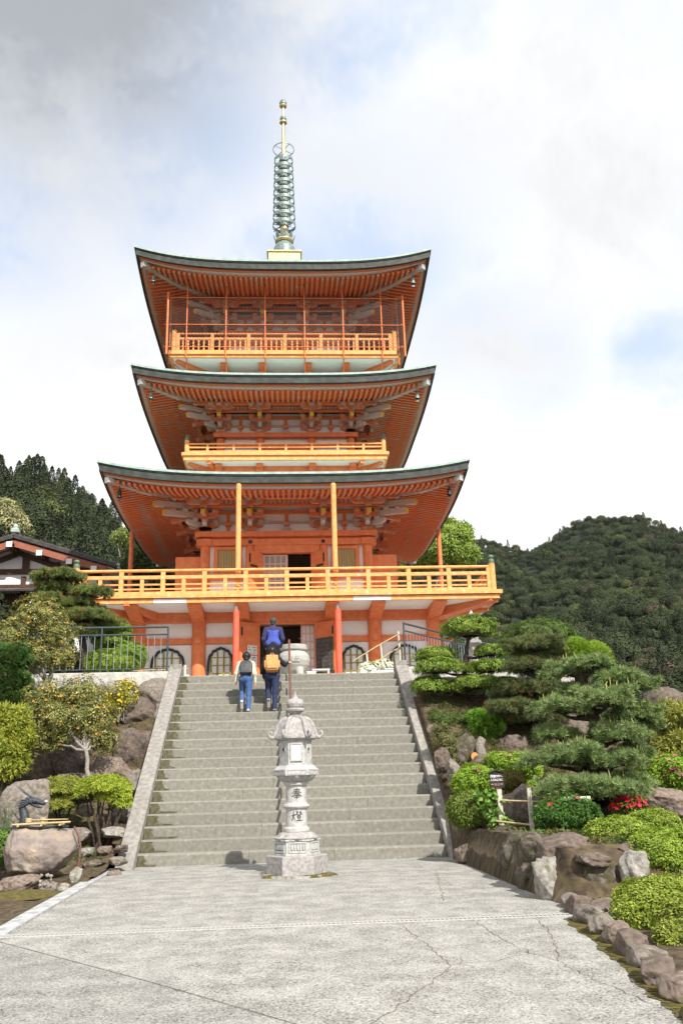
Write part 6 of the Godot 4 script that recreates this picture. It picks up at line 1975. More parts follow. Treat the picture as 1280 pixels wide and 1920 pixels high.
	"rocks_r": [[3.56, 3.65, -5.90, 0.42, 0.41, 0.38], [4.20, 3.51, -6.00, 0.45, 0.41, 0.41], [4.81, 2.97, -5.40, 0.49, 0.45, 0.44], [3.78, 3.03, -5.00, 0.37, 0.34, 0.34], [3.39, 3.10, -5.00, 0.24, 0.31, 0.22], [4.79, 2.11, -3.60, 0.50, 0.43, 0.45], [5.42, 2.83, -4.60, 0.53, 0.46, 0.48], [5.65, 2.04, -3.80, 0.63, 0.48, 0.57], [3.57, 1.85, -2.10, 0.30, 0.44, 0.27], [4.19, 2.42, -3.90, 0.43, 0.27, 0.39], [4.84, 2.01, -2.60, 0.33, 0.27, 0.30], [6.57, 2.00, -3.50, 0.75, 0.72, 0.68], [7.68, 1.73, -3.20, 0.75, 0.71, 0.67], [9.23, 2.61, -4.50, 0.81, 0.77, 0.73], [3.04, 1.68, -1.20, 0.15, 0.31, 0.14], [3.13, 1.47, -0.60, 0.15, 0.26, 0.13], [3.68, 2.52, -4.00, 0.43, 0.32, 0.39], [3.24, 2.25, -3.20, 0.24, 0.30, 0.22], [3.88, 1.56, -1.60, 0.33, 0.25, 0.30], [5.04, 2.49, -4.00, 0.44, 0.32, 0.39]],
	"pink_rock": [[4.07, 0.84, 1.00, 0.50, 0.38, 0.40], [4.40, 0.78, 1.00, 0.29, 0.21, 0.23]],
	"rock_right": [[5.95, 0.90, 2.40, 0.46, 0.20, 0.37]],
}


# ---------- leaves ----------
var sprigs := {}


func leaf(g: Geo, o: Vector3, d: Vector3, up: Vector3, l: float, w: float, fold := 0.25) -> void:
	var s := d.cross(up).normalized()
	var n := s.cross(d).normalized()
	var m := o + d * l * 0.5 - n * l * 0.04
	var a := m + s * w * 0.5 + n * w * fold
	var b := m - s * w * 0.5 + n * w * fold
	var t := o + d * l - n * l * 0.12
	g.tri(o, a, t); g.tri(o, t, b)


func sprig(kind: String) -> ArrayMesh:
	if sprigs.has(kind): return sprigs[kind]
	var r := RandomNumberGenerator.new()
	r.seed = hash(kind)
	var g := Geo.new()
	g.use_c = true
	var put := func(count: int, l: float, w: float, tilt0: float, tilt1: float, spread: float) -> void:
		for k in count:
			var a := TAU * k / count * 1.618 * 2.0 + r.randf() * 0.6
			var e := r.randf_range(tilt0, tilt1)
			var d := Vector3(cos(a) * cos(e), sin(e), sin(a) * cos(e))
			var tone := r.randf_range(0.78, 1.2)
			g.col = Color(tone, tone, tone * r.randf_range(0.85, 1.1))
			leaf(g, Vector3(cos(a), 0, sin(a)) * spread * r.randf() + Vector3(0, r.randf_range(-0.5, 0.5) * spread, 0), d, Vector3.UP, l * r.randf_range(0.75, 1.2), w * r.randf_range(0.8, 1.2))
	match kind:
		"fine": put.call(8, 0.034, 0.017, -0.1, 1.1, 0.030)
		"small": put.call(8, 0.050, 0.022, -0.1, 1.0, 0.035)
		"gloss": put.call(8, 0.075, 0.036, -0.3, 0.9, 0.05)
		"broad": put.call(7, 0.10, 0.045, -0.5, 0.7, 0.07)
		"narrow": put.call(9, 0.11, 0.024, 0.0, 1.1, 0.04)
		"big": put.call(4, 0.11, 0.09, -0.2, 0.6, 0.08)
		"tree": put.call(9, 0.17, 0.09, -0.5, 0.8, 0.20)
		"spray":
			for k in 9:
				var f := (k - 4) / 4.0
				var d := Vector3(sin(f * 1.0), cos(f * 1.0), r.randf_range(-0.2, 0.2)).normalized()
				var tone := r.randf_range(0.75, 1.2)
				g.col = Color(tone, tone, tone)
				leaf(g, Vector3(f * 0.02, 0, 0), d, Vector3.BACK, 0.075 * r.randf_range(0.7, 1.1), 0.018)
		"needle", "needle_long":
			var l := 0.085 if kind == "needle" else 0.10
			for k in 34:
				var a := r.randf() * TAU
				var e := r.randf_range(-0.1, 1.35)
				var d := Vector3(cos(a) * cos(e), sin(e), sin(a) * cos(e))
				var s := d.cross(Vector3(r.randf() - 0.5, r.randf() - 0.5, r.randf() - 0.5)).normalized() * 0.0046
				var tone := r.randf_range(0.7, 1.25)
				g.col = Color(tone, tone, tone)
				var q := l * r.randf_range(0.7, 1.1)
				g.tri(d * 0.004 - s, d * 0.004 + s, d * q)
		"daisy":
			for k in 3:
				var o := Vector3(r.randf_range(-0.04, 0.04), r.randf_range(-0.01, 0.02), r.randf_range(-0.04, 0.04))
				var tip := Vector3(r.randf_range(-0.4, 0.4), 1, r.randf_range(-0.4, 0.4)).normalized()
				var x := tip.cross(Vector3.BACK).normalized()
				var z := x.cross(tip)
				for q in 9:
					var a := TAU * q / 9
					var d := x * cos(a) + z * sin(a)
					g.col = Color.WHITE
					leaf(g, o, d, tip, 0.034, 0.016, 0.05)
				g.col = Color(0.95, 0.65, 0.08)
				for q in 6:
					var a := TAU * q / 6
					var b := TAU * (q + 1) / 6
					g.tri(o + tip * 0.008, o + tip * 0.004 + (x * cos(a) + z * sin(a)) * 0.009, o + tip * 0.004 + (x * cos(b) + z * sin(b)) * 0.009, tip)
		"blossom":
			for q in 5:
				var a := TAU * q / 5
				g.col = Color.WHITE
				leaf(g, Vector3.ZERO, Vector3(cos(a) * 0.8, 0.6, sin(a) * 0.8), Vector3.UP, 0.055, 0.045, 0.1)
		"cluster":
			for k in 40:
				var o := Vector3(r.randf_range(-1, 1), r.randf_range(-0.6, 0.6), r.randf_range(-1, 1)) * 0.30
				var d := Vector3(r.randf_range(-1, 1), r.randf_range(-0.7, 0.8), r.randf_range(-1, 1)).normalized()
				var tone := r.randf_range(0.7, 1.25)
				g.col = Color(tone, tone, tone)
				leaf(g, o, d, Vector3.UP if absf(d.y) < 0.9 else Vector3.RIGHT, 0.15, 0.075)
	sprigs[kind] = g.mesh()
	return sprigs[kind]


# scatter a sprig over leafy masses [centre, radii]; density is sprigs per square metre
func foliage(called: String, parent: Node, blobs: Array, density: float, m: Mesh, mt: Material, c0: Color, c1: Color, deep := 0.35, upward := 0.5, size := 1.0, odd := 0.0, odd_c := Color.WHITE, lump := 0.10, low := -1.0, gap := -2.0) -> MultiMeshInstance3D:
	var xs := []
	var cs := []
	for b in blobs:
		var c: Vector3 = b[0]
		var r: Vector3 = b[1]
		var area := 4.0 * PI * pow((pow(r.x * r.y, 1.6) + pow(r.x * r.z, 1.6) + pow(r.y * r.z, 1.6)) / 3.0, 1.0 / 1.6)
		var n := int(density * area)
		for k in n:
			var d := rdir()
			if d.y < low: d.y = -d.y
			var rough := 1.0 + lump * noise.get_noise_3d((c.x + d.x * r.x) * 2.3 + 11.0, (c.y + d.y * r.y) * 2.3, (c.z + d.z * r.z) * 2.3) * 2.2
			var f := (1.0 - deep * pow(rng.randf(), 1.6)) * rough
			var p := c + d * r * f
			if gap > -1.0 and noise.get_noise_3d(p.x * 7.0, p.y * 9.0 + 5.0, p.z * 7.0) < gap: continue
			var nn := (d / r).normalized()
			var y := (nn + Vector3.UP * upward + rdir() * 0.45).normalized()
			var x := y.cross(rdir()).normalized()
			var s := size * rng.randf_range(0.75, 1.3)
			xs.append(Transform3D(Basis(x, y, x.cross(y)) * s, p))
			var col := c0.lerp(c1, rng.randf())
			if odd > 0.0 and rng.randf() < odd: col = odd_c
			var t := rng.randf_range(0.85, 1.15)
			cs.append(Color(col.r * t, col.g * t, col.b * t))
	var mm := MultiMesh.new()
	mm.transform_format = MultiMesh.TRANSFORM_3D
	mm.use_colors = true
	mm.mesh = m
	mm.instance_count = xs.size()
	for k in xs.size():
		mm.set_instance_transform(k, xs[k])
		mm.set_instance_color(k, cs[k])
	var o := MultiMeshInstance3D.new()
	o.multimesh = mm
	o.material_override = mt
	o.name = called
	o.set_meta("kind", "stuff")
	parent.add_child(o, true)
	return o


func core(parent: Node, blobs: Array, k := 0.72, mt: Material = null) -> void:
	var g := Geo.new()
	for b in blobs:
		var pf := []
		for q in 7:
			var a := -PI / 2 + PI * q / 6
			pf.append(Vector2(cos(a), sin(a)) if q > 0 and q < 6 else Vector2(0, sin(a)))
		g.lathe(pf, 12, Transform3D(Basis().scaled(b[1] * k), b[0]))
	part("inner_twigs", g.mesh(), mt if mt else M.twig, parent)


func masses(key: String, base: Vector3, flat := 1.0) -> Array:
	var a := []
	for q in MASS[key]:
		a.append([Vector3(q[0], q[1], q[2]) - base, Vector3(q[3], q[4] * flat, q[5])])
	return a


func limb(pts: Array, r0: float, r1: float, sides := 8) -> ArrayMesh:
	var g := Geo.new()
	var rad := []
	for k in pts.size(): rad.append(lerpf(r0, r1, float(k) / (pts.size() - 1)))
	g.tube(pts, rad, sides)
	return g.mesh()


func curvy(a: Vector3, b: Vector3, n: int, wob: float, sag := 0.0) -> Array:
	var o := []
	for k in n + 1:
		var t := float(k) / n
		var w := sin(PI * t)
		o.append(a.lerp(b, t) + Vector3(rnd(-wob, wob), rnd(-wob, wob) * 0.6 - sag * w, rnd(-wob, wob)) * w)
	return o


# a bush: clipped masses of leaves on a few stems
func bush(called: String, label: String, key: String, ground: float, kind: String, density: float, c0: Color, c1: Color, o := {}) -> Node3D:
	var q: Array = MASS[key][0]
	var base := Vector3(q[0], ground, q[2])
	var B := thing(called, label, "bush", o.get("group", ""), base)
	var bl := masses(key, base)
	var g := Geo.new()
	for b in bl:
		for k in (3 if bl.size() < 3 else 2):
			var top: Vector3 = b[0] + Vector3(rnd(-0.4, 0.4), -0.2, rnd(-0.4, 0.4)) * b[1]
			var pts := curvy(Vector3(rnd(-0.12, 0.12), -0.08, rnd(-0.12, 0.12)), top, 4, 0.05)
			var rad := []
			for t in pts.size(): rad.append(lerpf(o.get("stem", 0.028), 0.008, t / 4.0))
			g.tube(pts, rad, 6, false)
	part("stems", g.mesh(), o.get("bark", M.bark), B)
	if o.get("core", 0.72) > 0.0: core(B, bl, o.get("core", 0.72))
	foliage("leaves", B, bl, density, sprig(kind), o.get("mat", M.leaf), c0, c1, o.get("deep", 0.22), o.get("up", 0.5), o.get("size", 1.0), o.get("odd", 0.0), o.get("odd_c", Color.WHITE), o.get("lump", 0.07), o.get("low", -1.0), o.get("gap", -0.42))
	if o.has("flowers"):
		foliage("blossoms", B, bl, o.flowers, sprig("blossom"), M.petal, o.flower_a, o.flower_b, 0.06, 0.8, o.get("flower_size", 1.0), 0.0, Color.WHITE, 0.07, o.get("flower_low", -0.3))
	return B


# a pine or clipped tree: trunk, branches to each pad, needles
func pad_tree(called: String, label: String, key: String, trunk: Array, r0: float, kind: String, density: float, c0: Color, c1: Color, o := {}) -> Node3D:
	var base: Vector3 = trunk[0]
	var T := thing(called, label, "tree", "", base)
	var bl := masses(key, base, o.get("flat", 1.0))
	var tp := []
	for p in trunk: tp.append(p - base)
	part("trunk", limb(tp, r0, r0 * 0.35, 10), o.get("bark", M.bark), T)
	for b in bl:
		var c: Vector3 = b[0]
		var bestp: Vector3 = tp[0]
		var bd := 1e9
		for k in tp.size() - 1:
			for t in 5:
				var p: Vector3 = tp[k].lerp(tp[k + 1], t / 5.0)
				var dd := Vector2(p.x - c.x, p.z - c.z).length() * 0.5 + absf(p.y - (c.y - 0.15)) * 1.5
				if dd < bd: bd = dd; bestp = p
		var tip := c - Vector3(0, b[1].y * 0.45, 0)
		part("branch", limb(curvy(bestp, tip, 5, 0.06, 0.04), r0 * 0.42, 0.012, 7), o.get("bark", M.bark), T)
		var tw := Geo.new()
		for k in 7:
			var e: Vector3 = c + Vector3(rnd(-0.85, 0.85), rnd(-0.2, 0.3), rnd(-0.85, 0.85)) * b[1]
			tw.tube(curvy(tip, e, 3, 0.03), [0.012, 0.010, 0.007, 0.004], 5, false)
		part("twigs", tw.mesh(), o.get("bark", M.bark), T)
	foliage("crown", T, bl, density, sprig(kind), o.get("mat", M.needle), c0, c1, o.get("deep", 0.45), o.get("up", 0.9), o.get("size", 1.0), o.get("odd", 0.0), o.get("odd_c", Color.WHITE), o.get("lump", 0.16), o.get("low", -0.35), o.get("gap", -0.12))
	if o.get("core", 0.0) > 0.0: core(T, bl, o.core, o.get("core_mat", M.twig))
	return T


# ---------- stones ----------
func rock_mesh(size: Vector3, sd: int, boxy: float, rough := 0.08, n := 13, chips := 16) -> ArrayMesh:
	var r := RandomNumberGenerator.new()
	r.seed = sd
	var cuts := []
	for k in chips:
		var d := Vector3(r.randf_range(-1, 1), r.randf_range(-0.8, 1), r.randf_range(-1, 1)).normalized()
		cuts.append([d, r.randf_range(0.66, 0.98)])
	var off := r.randf() * 100.0
	var st := SurfaceTool.new()
	st.begin(Mesh.PRIMITIVE_TRIANGLES)
	st.set_smooth_group(0)
	var ax := [[Vector3.RIGHT, Vector3.UP, Vector3.BACK], [Vector3.LEFT, Vector3.UP, Vector3.FORWARD], [Vector3.UP, Vector3.BACK, Vector3.RIGHT], [Vector3.DOWN, Vector3.BACK, Vector3.LEFT], [Vector3.BACK, Vector3.UP, Vector3.LEFT], [Vector3.FORWARD, Vector3.UP, Vector3.RIGHT]]
	for a in ax:
		var P := []
		for j in n + 1:
			for i in n + 1:
				var c: Vector3 = a[0] + a[1] * (2.0 * j / n - 1.0) + a[2] * (2.0 * i / n - 1.0)
				var s := c.normalized()
				var p := s.lerp(c * 0.80, boxy)
				for q in cuts:
					var e: float = p.dot(q[0]) - q[1]
					if e > 0.0: p -= q[0] * e
				var w := p * 1.6
				p += s * rough * (noise.get_noise_3d(w.x + off, w.y, w.z) * 1.6 + noise.get_noise_3d(w.x * 3.2 + off, w.y * 3.2, w.z * 3.2) * 0.8 + noise.get_noise_3d(w.x * 8.0 + off, w.y * 8.0, w.z * 8.0) * 0.4)
				P.append(p * size)
		for j in n:
			for i in n:
				var k := j * (n + 1) + i
				for t in [[k, k + 1, k + n + 2], [k, k + n + 2, k + n + 1]]:
					var A: Vector3 = P[t[0]]; var B: Vector3 = P[t[1]]; var C: Vector3 = P[t[2]]
					if (C - A).cross(B - A).dot(A + B + C) < 0.0:
						var s2 := B; B = C; C = s2
					st.add_vertex(A); st.add_vertex(B); st.add_vertex(C)
	st.index()
	st.generate_normals()
	return st.commit()


func rock(called: String, label: String, at: Vector3, size: Vector3, turn: Basis, mt: Material, sd: int, boxy := 0.45, rough := 0.08, group := "", cat := "rock") -> MeshInstance3D:
	var o := part(called, rock_mesh(size, sd, boxy, rough), mt, self, Transform3D(turn, at))
	tag(o, label, cat, group)
	return o


func tilt(x: float, y: float, z: float) -> Basis:
	return Basis.from_euler(Vector3(x, y, z))


func build_left_garden() -> void:
	rng.seed = 101
	# boulder wall below the terrace
	var where := ["topmost boulder against the left stair wall, under the terrace edge", "flat boulder under the concrete terrace edge behind the yellow shrub", "brown boulder below the yellow-flowered shrub", "narrow boulder wedged against the left stair wall below the topmost one", "large purple-brown boulder midway up beside the left stairs", "boulder at the foot of the camellia tree", "long slab leaning beside the left stairs below the big boulder", "dark boulder behind the twin clipped bushes at left", "boulder in shade behind the camellia trunk", "dark boulder behind the upright stone slab", "boulder high in the wall behind the upper camellia leaves", "boulder hidden behind the dark left hedge, upper one", "boulder at the far left under the terrace", "boulder hidden behind the yellow-leaved bush at left", "boulder between the camellia and the brown boulder", "small boulder in the corner of terrace and left stair wall", "small boulder below the narrow wedged one", "low boulder beside the left stairs near the bright clipped bush", "low boulder behind the bright clipped bush", "low boulder behind the olive clipped bush"]
	var tone := [1, 2, 0, 2, 0, 3, 1, 0, 0, 0, 1, 0, 1, 0, 0, 2, 0, 1, 3, 0]
	var list: Array = MASS.rocks_l
	for k in list.size():
		var q: Array = list[k]
		rock("boulder", where[k], Vector3(q[0], q[1], q[2]), Vector3(q[3], q[4], maxf(q[5], 0.4)) * 1.10, tilt(rnd(-0.2, 0.2), rnd(-0.5, 0.5), rnd(-0.35, 0.35) if k != 6 else -0.55), M.rock[tone[k]], 200 + k, 0.5, 0.09, "boulders of the retaining wall left of the stairs")
	# low garden edging stones
	list = MASS.stones_l
	for k in list.size():
		var q: Array = list[k]
		rock("edging_stone", ["stone in the upper garden edging, nearest the left stair wall", "stone in the upper garden edging, second from the stair wall", "stone in the upper garden edging behind the small trunk", "flat stone below the bright clipped bush, right of its trunk", "flat stone below the clipped bushes, left of the trunk", "small kerb stone of the middle garden step, right end", "small kerb stone of the middle garden step, centre", "small kerb stone of the middle garden step, left end", "long kerb stone of the lower garden step, right one", "long kerb stone of the lower garden step, left one", "rounded cobble at the end of the pale kerb, right one", "rounded cobble at the end of the pale kerb, middle one", "rounded cobble right of the boulder basin"][k], Vector3(q[0], q[1], q[2]), Vector3(q[3], q[4] * 1.2, maxf(q[5], 0.16)) * 1.1, tilt(0, rnd(-0.2, 0.2), rnd(-0.05, 0.05)), M.rock[[1, 0, 3, 2][k % 4]], 240 + k, 0.75, 0.06, "edging stones of the left garden", "stone")
	list = MASS.edge_l
	for k in list.size():
		var q: Array = list[k]
		rock("basin_stone", ["long flat stone in front of the boulder basin", "rough stone right of the long flat one under the basin", "stone studded with pebbles under the basin", "upright grey stone propping the basin's right side"][k], Vector3(q[0], q[1], q[2]), Vector3(q[3], q[4] * 1.1, maxf(q[5], 0.14)) * 1.05, tilt(0, rnd(-0.1, 0.1), 0.0 if k < 3 else -0.15), M.rock[[3, 1, 2, 2][k]], 260 + k, 0.7, 0.06, "stones under the boulder basin", "stone")
	for k in 9:
		var px := -3.64 + (k % 3) * 0.07 + rnd(-0.012, 0.012)
		rock("pebble", "pale pebble set in the mortar under the basin", Vector3(px, 0.06 + 0.06 * (k / 3) + rnd(-0.01, 0.01), 3.325 - 0.02 * (k / 3)), Vector3(0.030, 0.026, 0.02) * rnd(0.7, 1.2), tilt(0, rnd(-1, 1), rnd(-1, 1)), M.rock[2], 270 + k, 0.6, 0.04, "pale pebbles under the basin", "pebble")
	# upright slab
	rock("upright_slab", "tall flat-topped stone slab standing behind the boulder basin", Vector3(-4.58, 0.85, 1.0), Vector3(0.52, 0.82, 0.22), tilt(0, 0.12, 0.02), M.rock[1], 281, 0.85, 0.05, "", "stone slab")
	# boulder basin
	var basin := thing("boulder_basin", "big round pinkish boulder hollowed as a water basin", "water basin", "", Vector3(-3.94, 0.10, 2.2))
	part("boulder", rock_mesh(Vector3(0.60, 0.40, 0.52), 301, 0.42, 0.05, 18, 2), M.boulder, basin, Transform3D(tilt(0, 0.3, -0.03), Vector3(0, 0.37, 0)))
	var g := Geo.new()
	g.lathe([Vector2(0.36, -0.02), Vector2(0.36, 0.012), Vector2(0.32, 0.0), Vector2(0.0, 0.0005)], 20, Transform3D(Basis().scaled(Vector3(1.1, 1, 0.8)), Vector3(0, 0.715, 0)))
	var water := mat(lin(0.03, 0.035, 0.03), 0.08)
	part("water", g.mesh(), water, basin)
	g = Geo.new()
	g.tube([Vector3(0.52, 0.70, 0.18), Vector3(0.60, 0.60, 0.22), Vector3(0.64, 0.42, 0.22), Vector3(0.63, 0.22, 0.2), Vector3(0.60, 0.02, 0.2)], [0.018, 0.018, 0.018, 0.018, 0.018], 8)
	part("hose", g.mesh(), M.rust_pipe, basin)
	# bamboo rack and ladles on the basin
	var rack := thing("bamboo_rack", "bamboo rack of thin sticks lying across the basin", "rack", "", Vector3(-3.94, 0.83, 2.35))
	for q in [[-0.42, 0.06, 0.46, 0.10], [-0.36, 0.14, 0.30, 0.12], [-0.30, -0.04, 0.44, -0.06]]:
		g = Geo.new()
		g.tube([Vector3(q[0], 0.03, q[1]), Vector3(q[2], 0.045, q[3])], [0.014, 0.014], 8)
		part("stick", g.mesh(), M.bamboo, rack)
	for x in [-0.3, 0.05, 0.33]:
		g = Geo.new()
		g.tube([Vector3(x, 0.012, -0.12), Vector3(x, 0.012, 0.18)], [0.016, 0.016], 8)
		part("stick", g.mesh(), M.bamboo, rack)
	for k in 2:
		var ld := thing("bamboo_ladle", ["bamboo water ladle, left one on the basin rack", "bamboo water ladle, right one on the basin rack"][k], "ladle", "ladles on the basin", Vector3(-4.12 + 0.20 * k, 0.885, 2.38 - 0.06 * k))
		g = Geo.new()
		g.lathe([Vector2(0.0, 0.0), Vector2(0.045, 0.0), Vector2(0.048, 0.065), Vector2(0.041, 0.065), Vector2(0.039, 0.01), Vector2(0.0, 0.01)], 14)
		part("cup", g.mesh(), M.bamboo, ld)
		g = Geo.new()
		g.tube([Vector3(0.04, 0.035, 0), Vector3(0.48 - 0.1 * k, 0.03, -0.03)], [0.009, 0.007], 6)
		part("handle", g.mesh(), M.bamboo, ld)
	# bronze dragon spout
	var dr := thing("dragon_spout", "small dark bronze dragon water spout coiled beside the basin", "statue", "", Vector3(-4.42, 0.42, 1.62))
	g = Geo.new()
	g.tube([Vector3(-0.30, 0.05, -0.05), Vector3(-0.18, 0.28, 0.0), Vector3(-0.02, 0.36, 0.04), Vector3(0.06, 0.46, 0.05), Vector3(0.02, 0.60, 0.03), Vector3(-0.02, 0.70, 0.02), Vector3(0.06, 0.78, 0.03), Vector3(0.16, 0.76, 0.04)], [0.06, 0.085, 0.09, 0.085, 0.07, 0.06, 0.06, 0.055], 12)
	var bz := tmat(ntex([[0.0, 0.03, 0.035, 0.042], [0.6, 0.075, 0.085, 0.10], [1.0, 0.14, 0.17, 0.19]], 90, 0.06, 4), 0.3, 0.45, M.fine, 1.5)
	bz.metallic = 0.6
	part("body", g.mesh(), bz, dr)
	g = Geo.new()
	g.tube([Vector3(0.10, 0.785, 0.035), Vector3(0.22, 0.775, 0.05), Vector3(0.33, 0.735, 0.06), Vector3(0.36, 0.74, 0.06)], [0.055, 0.05, 0.035, 0.03], 10)
	g.tube([Vector3(0.14, 0.73, 0.04), Vector3(0.24, 0.685, 0.05), Vector3(0.31, 0.665, 0.06)], [0.03, 0.022, 0.012], 8)
	var hd := part("head", g.mesh(), bz, dr)
	for s in [-1.0, 1.0]:
		g = Geo.new()
		g.tube([Vector3(0.14, 0.83, 0.03 + s * 0.03), Vector3(0.02, 0.90, 0.03 + s * 0.05), Vector3(-0.12, 1.02, 0.03 + s * 0.06)], [0.012, 0.010, 0.004], 6)
		part("horn", g.mesh(), bz, hd)
		g = Geo.new()
		for t in 4:
			g.tube([Vector3(0.08, 0.80 - 0.02 * t, 0.03 + s * 0.05), Vector3(-0.03, 0.79 - 0.035 * t, 0.03 + s * 0.09), Vector3(-0.10, 0.74 - 0.03 * t, 0.03 + s * 0.10)], [0.012, 0.01, 0.003], 5)
		part("mane", g.mesh(), bz, hd)
	g = Geo.new()
	g.lathe([Vector2(0.0, -0.03), Vector2(0.03, -0.01), Vector2(0.03, 0.015), Vector2(0.0, 0.03)], 10, Transform3D(Basis(), Vector3(0.37, 0.76, 0.06)))
	part("snout", g.mesh(), M.silver, hd)
	# tall grass by the slab
	var tg := thing("grass_clump", "clump of tall rush-like grass left of the bronze dragon", "grass", "", Vector3(-4.85, 0.2, 1.75))
	g = Geo.new()
	g.use_c = true
	for k in 160:
		var a := Vector3(rnd(-0.34, 0.30), 0, rnd(-0.18, 0.2))
		var h := rnd(0.6, 1.15)
		var e := a + Vector3(rnd(-0.16, 0.16), h, rnd(-0.12, 0.12))
		var s := Vector3(rnd(-1, 1), 0, rnd(-1, 1)).normalized() * 0.005
		var f := rnd(0.7, 1.3)
		g.col = Color(0.07 * f, 0.13 * f, 0.04 * f)
		g.quad(a - s, a + s, a.lerp(e, 0.6) + s * 0.8, a.lerp(e, 0.6) - s * 0.8)
		g.tri(a.lerp(e, 0.6) - s * 0.8, a.lerp(e, 0.6) + s * 0.8, e)
	var gb := part("blades", g.mesh(), M.leaf, tg)
	gb.set_meta("kind", "stuff")
	var gc := bush_at("ground_fern", "bright low ferns growing against the basin's left side", [[Vector3(-4.62, 0.55, 1.95), Vector3(0.22, 0.22, 0.2)]], "small", 350, Color(0.10, 0.20, 0.03), Color(0.2, 0.32, 0.06))
	# moss patch in front
	g = Geo.new()
	g.lathe([Vector2(1.0, 0.0), Vector2(0.85, 0.02), Vector2(0.5, 0.05), Vector2(0.0, 0.06)], 24, Transform3D(Basis().scaled(Vector3(0.55, 1, 0.6)), Vector3(-3.75, 0.0, 4.0)))
	struct("moss_patch", g.mesh(), M.moss)
	ground_cover("low leaves and litter covering the soil of the left garden", left_height, -8.0, -3.3, -5.5, 1.4, 3200)
	# clipped bushes of the left garden
	bush("clipped_bush", "bright yellow-green flat-topped bush on a bare trunk beside the left stairs", "flat_a", 0.30, "fine", 900, Color(0.30, 0.40, 0.035), Color(0.46, 0.52, 0.06), {"stem": 0.04, "core": 0.6, "low": -0.4})
	bush("clipped_bush", "olive flat-topped bush on bare stems left of the bright clipped one", "flat_b", 0.40, "fine", 800, Color(0.20, 0.24, 0.035), Color(0.36, 0.38, 0.06), {"stem": 0.035, "core": 0.6, "low": -0.25})
	bush("clipped_bush", "bright green dome bush behind the left railing, the larger one", "dome_a", LAND, "fine", 850, Color(0.22, 0.34, 0.04), Color(0.40, 0.50, 0.07), {"core": 0.85})
	bush("clipped_bush", "green dome bush behind the left railing, nearest the pagoda", "dome_b", LAND, "fine", 850, Color(0.16, 0.28, 0.035), Color(0.30, 0.42, 0.06), {"core": 0.85})
	bush("layered_shrub", "tiered green shrub rising behind the two domes at left", "tiers", LAND, "fine", 850, Color(0.18, 0.30, 0.04), Color(0.32, 0.44, 0.06), {"core": 0.6, "stem": 0.04})
	bush("hedge_shrub", "dense dark green conifer hedge at the left edge", "hedge_dark", 1.2, "spray", 620, Color(0.035, 0.085, 0.02), Color(0.10, 0.18, 0.035), {"core": 0.7, "lump": 0.2, "deep": 0.3})
	bush("leafy_shrub", "yellow-green leafy shrub at the left edge under the dark hedge", "yellow_leaf", 0.9, "narrow", 240, Color(0.22, 0.28, 0.035), Color(0.42, 0.42, 0.06), {"core": 0.6, "lump": 0.25, "deep": 0.4, "size": 0.9})
	bush("flowering_shrub", "small shrub with yellow flowers above the brown boulders", "yellow_shrub", 3.0, "small", 130, Color(0.22, 0.24, 0.05), Color(0.46, 0.40, 0.04), {"core": 0.0, "deep": 0.9, "lump": 0.3, "bark": M.bark_pale, "stem": 0.012, "flowers": 60.0, "flower_a": Color(0.75, 0.52, 0.03), "flower_b": Color(0.80, 0.62, 0.08), "flower_size": 0.7, "flower_low": -0.8})
	bush("ground_fern", "small fern growing between boulders beside the left stairs", "fern_l", 1.3, "spray", 300, Color(0.08, 0.2, 0.03), Color(0.16, 0.3, 0.05), {"core": 0.0, "deep": 0.8})
	camellia("camellia_tree", "open camellia tree with pale branches in front of the left railing", "cam_a", Vector3(-5.6, 2.6, -4.6), 150)
	camellia("camellia_tree", "wide camellia tree with pale branches against the left boulders", "cam_b", Vector3(-4.10, 1.45, -2.4), 170)
	# garden pine by the pagoda deck
	pad_tree("garden_pine", "layered pine with rust-tinged needles in front of the deck's left end", "pine_left", [Vector3(-5.45, LAND, -7.6), Vector3(-5.6, 4.9, -7.55), Vector3(-5.75, 5.6, -7.6), Vector3(-6.0, 6.3, -7.5), Vector3(-6.25, 6.9, -7.5)], 0.13, "needle_long", 520, Color(0.12, 0.17, 0.05), Color(0.25, 0.30, 0.09), {"lump": 0.28, "odd": 0.07, "odd_c": Color(0.34, 0.15, 0.04)})
	leafy_tree("blossom_tree", "pale cream blossoming tree behind the hall roof at far left", "far_tree_l", Vector3(-14.2, LAND, -26), Color(0.34, 0.33, 0.16), Color(0.52, 0.50, 0.30), 26)
	leafy_tree("leafy_tree", "pale twiggy treetop showing beyond the left roof post", "far_tree_l2", Vector3(-8.4, LAND, -28), Color(0.26, 0.32, 0.10), Color(0.42, 0.48, 0.18), 16)
	leafy_tree("leafy_tree", "low green tree showing beneath the first roof at left", "far_tree_l3", Vector3(-7.6, LAND, -27), Color(0.06, 0.10, 0.025), Color(0.14, 0.2, 0.05), 22)


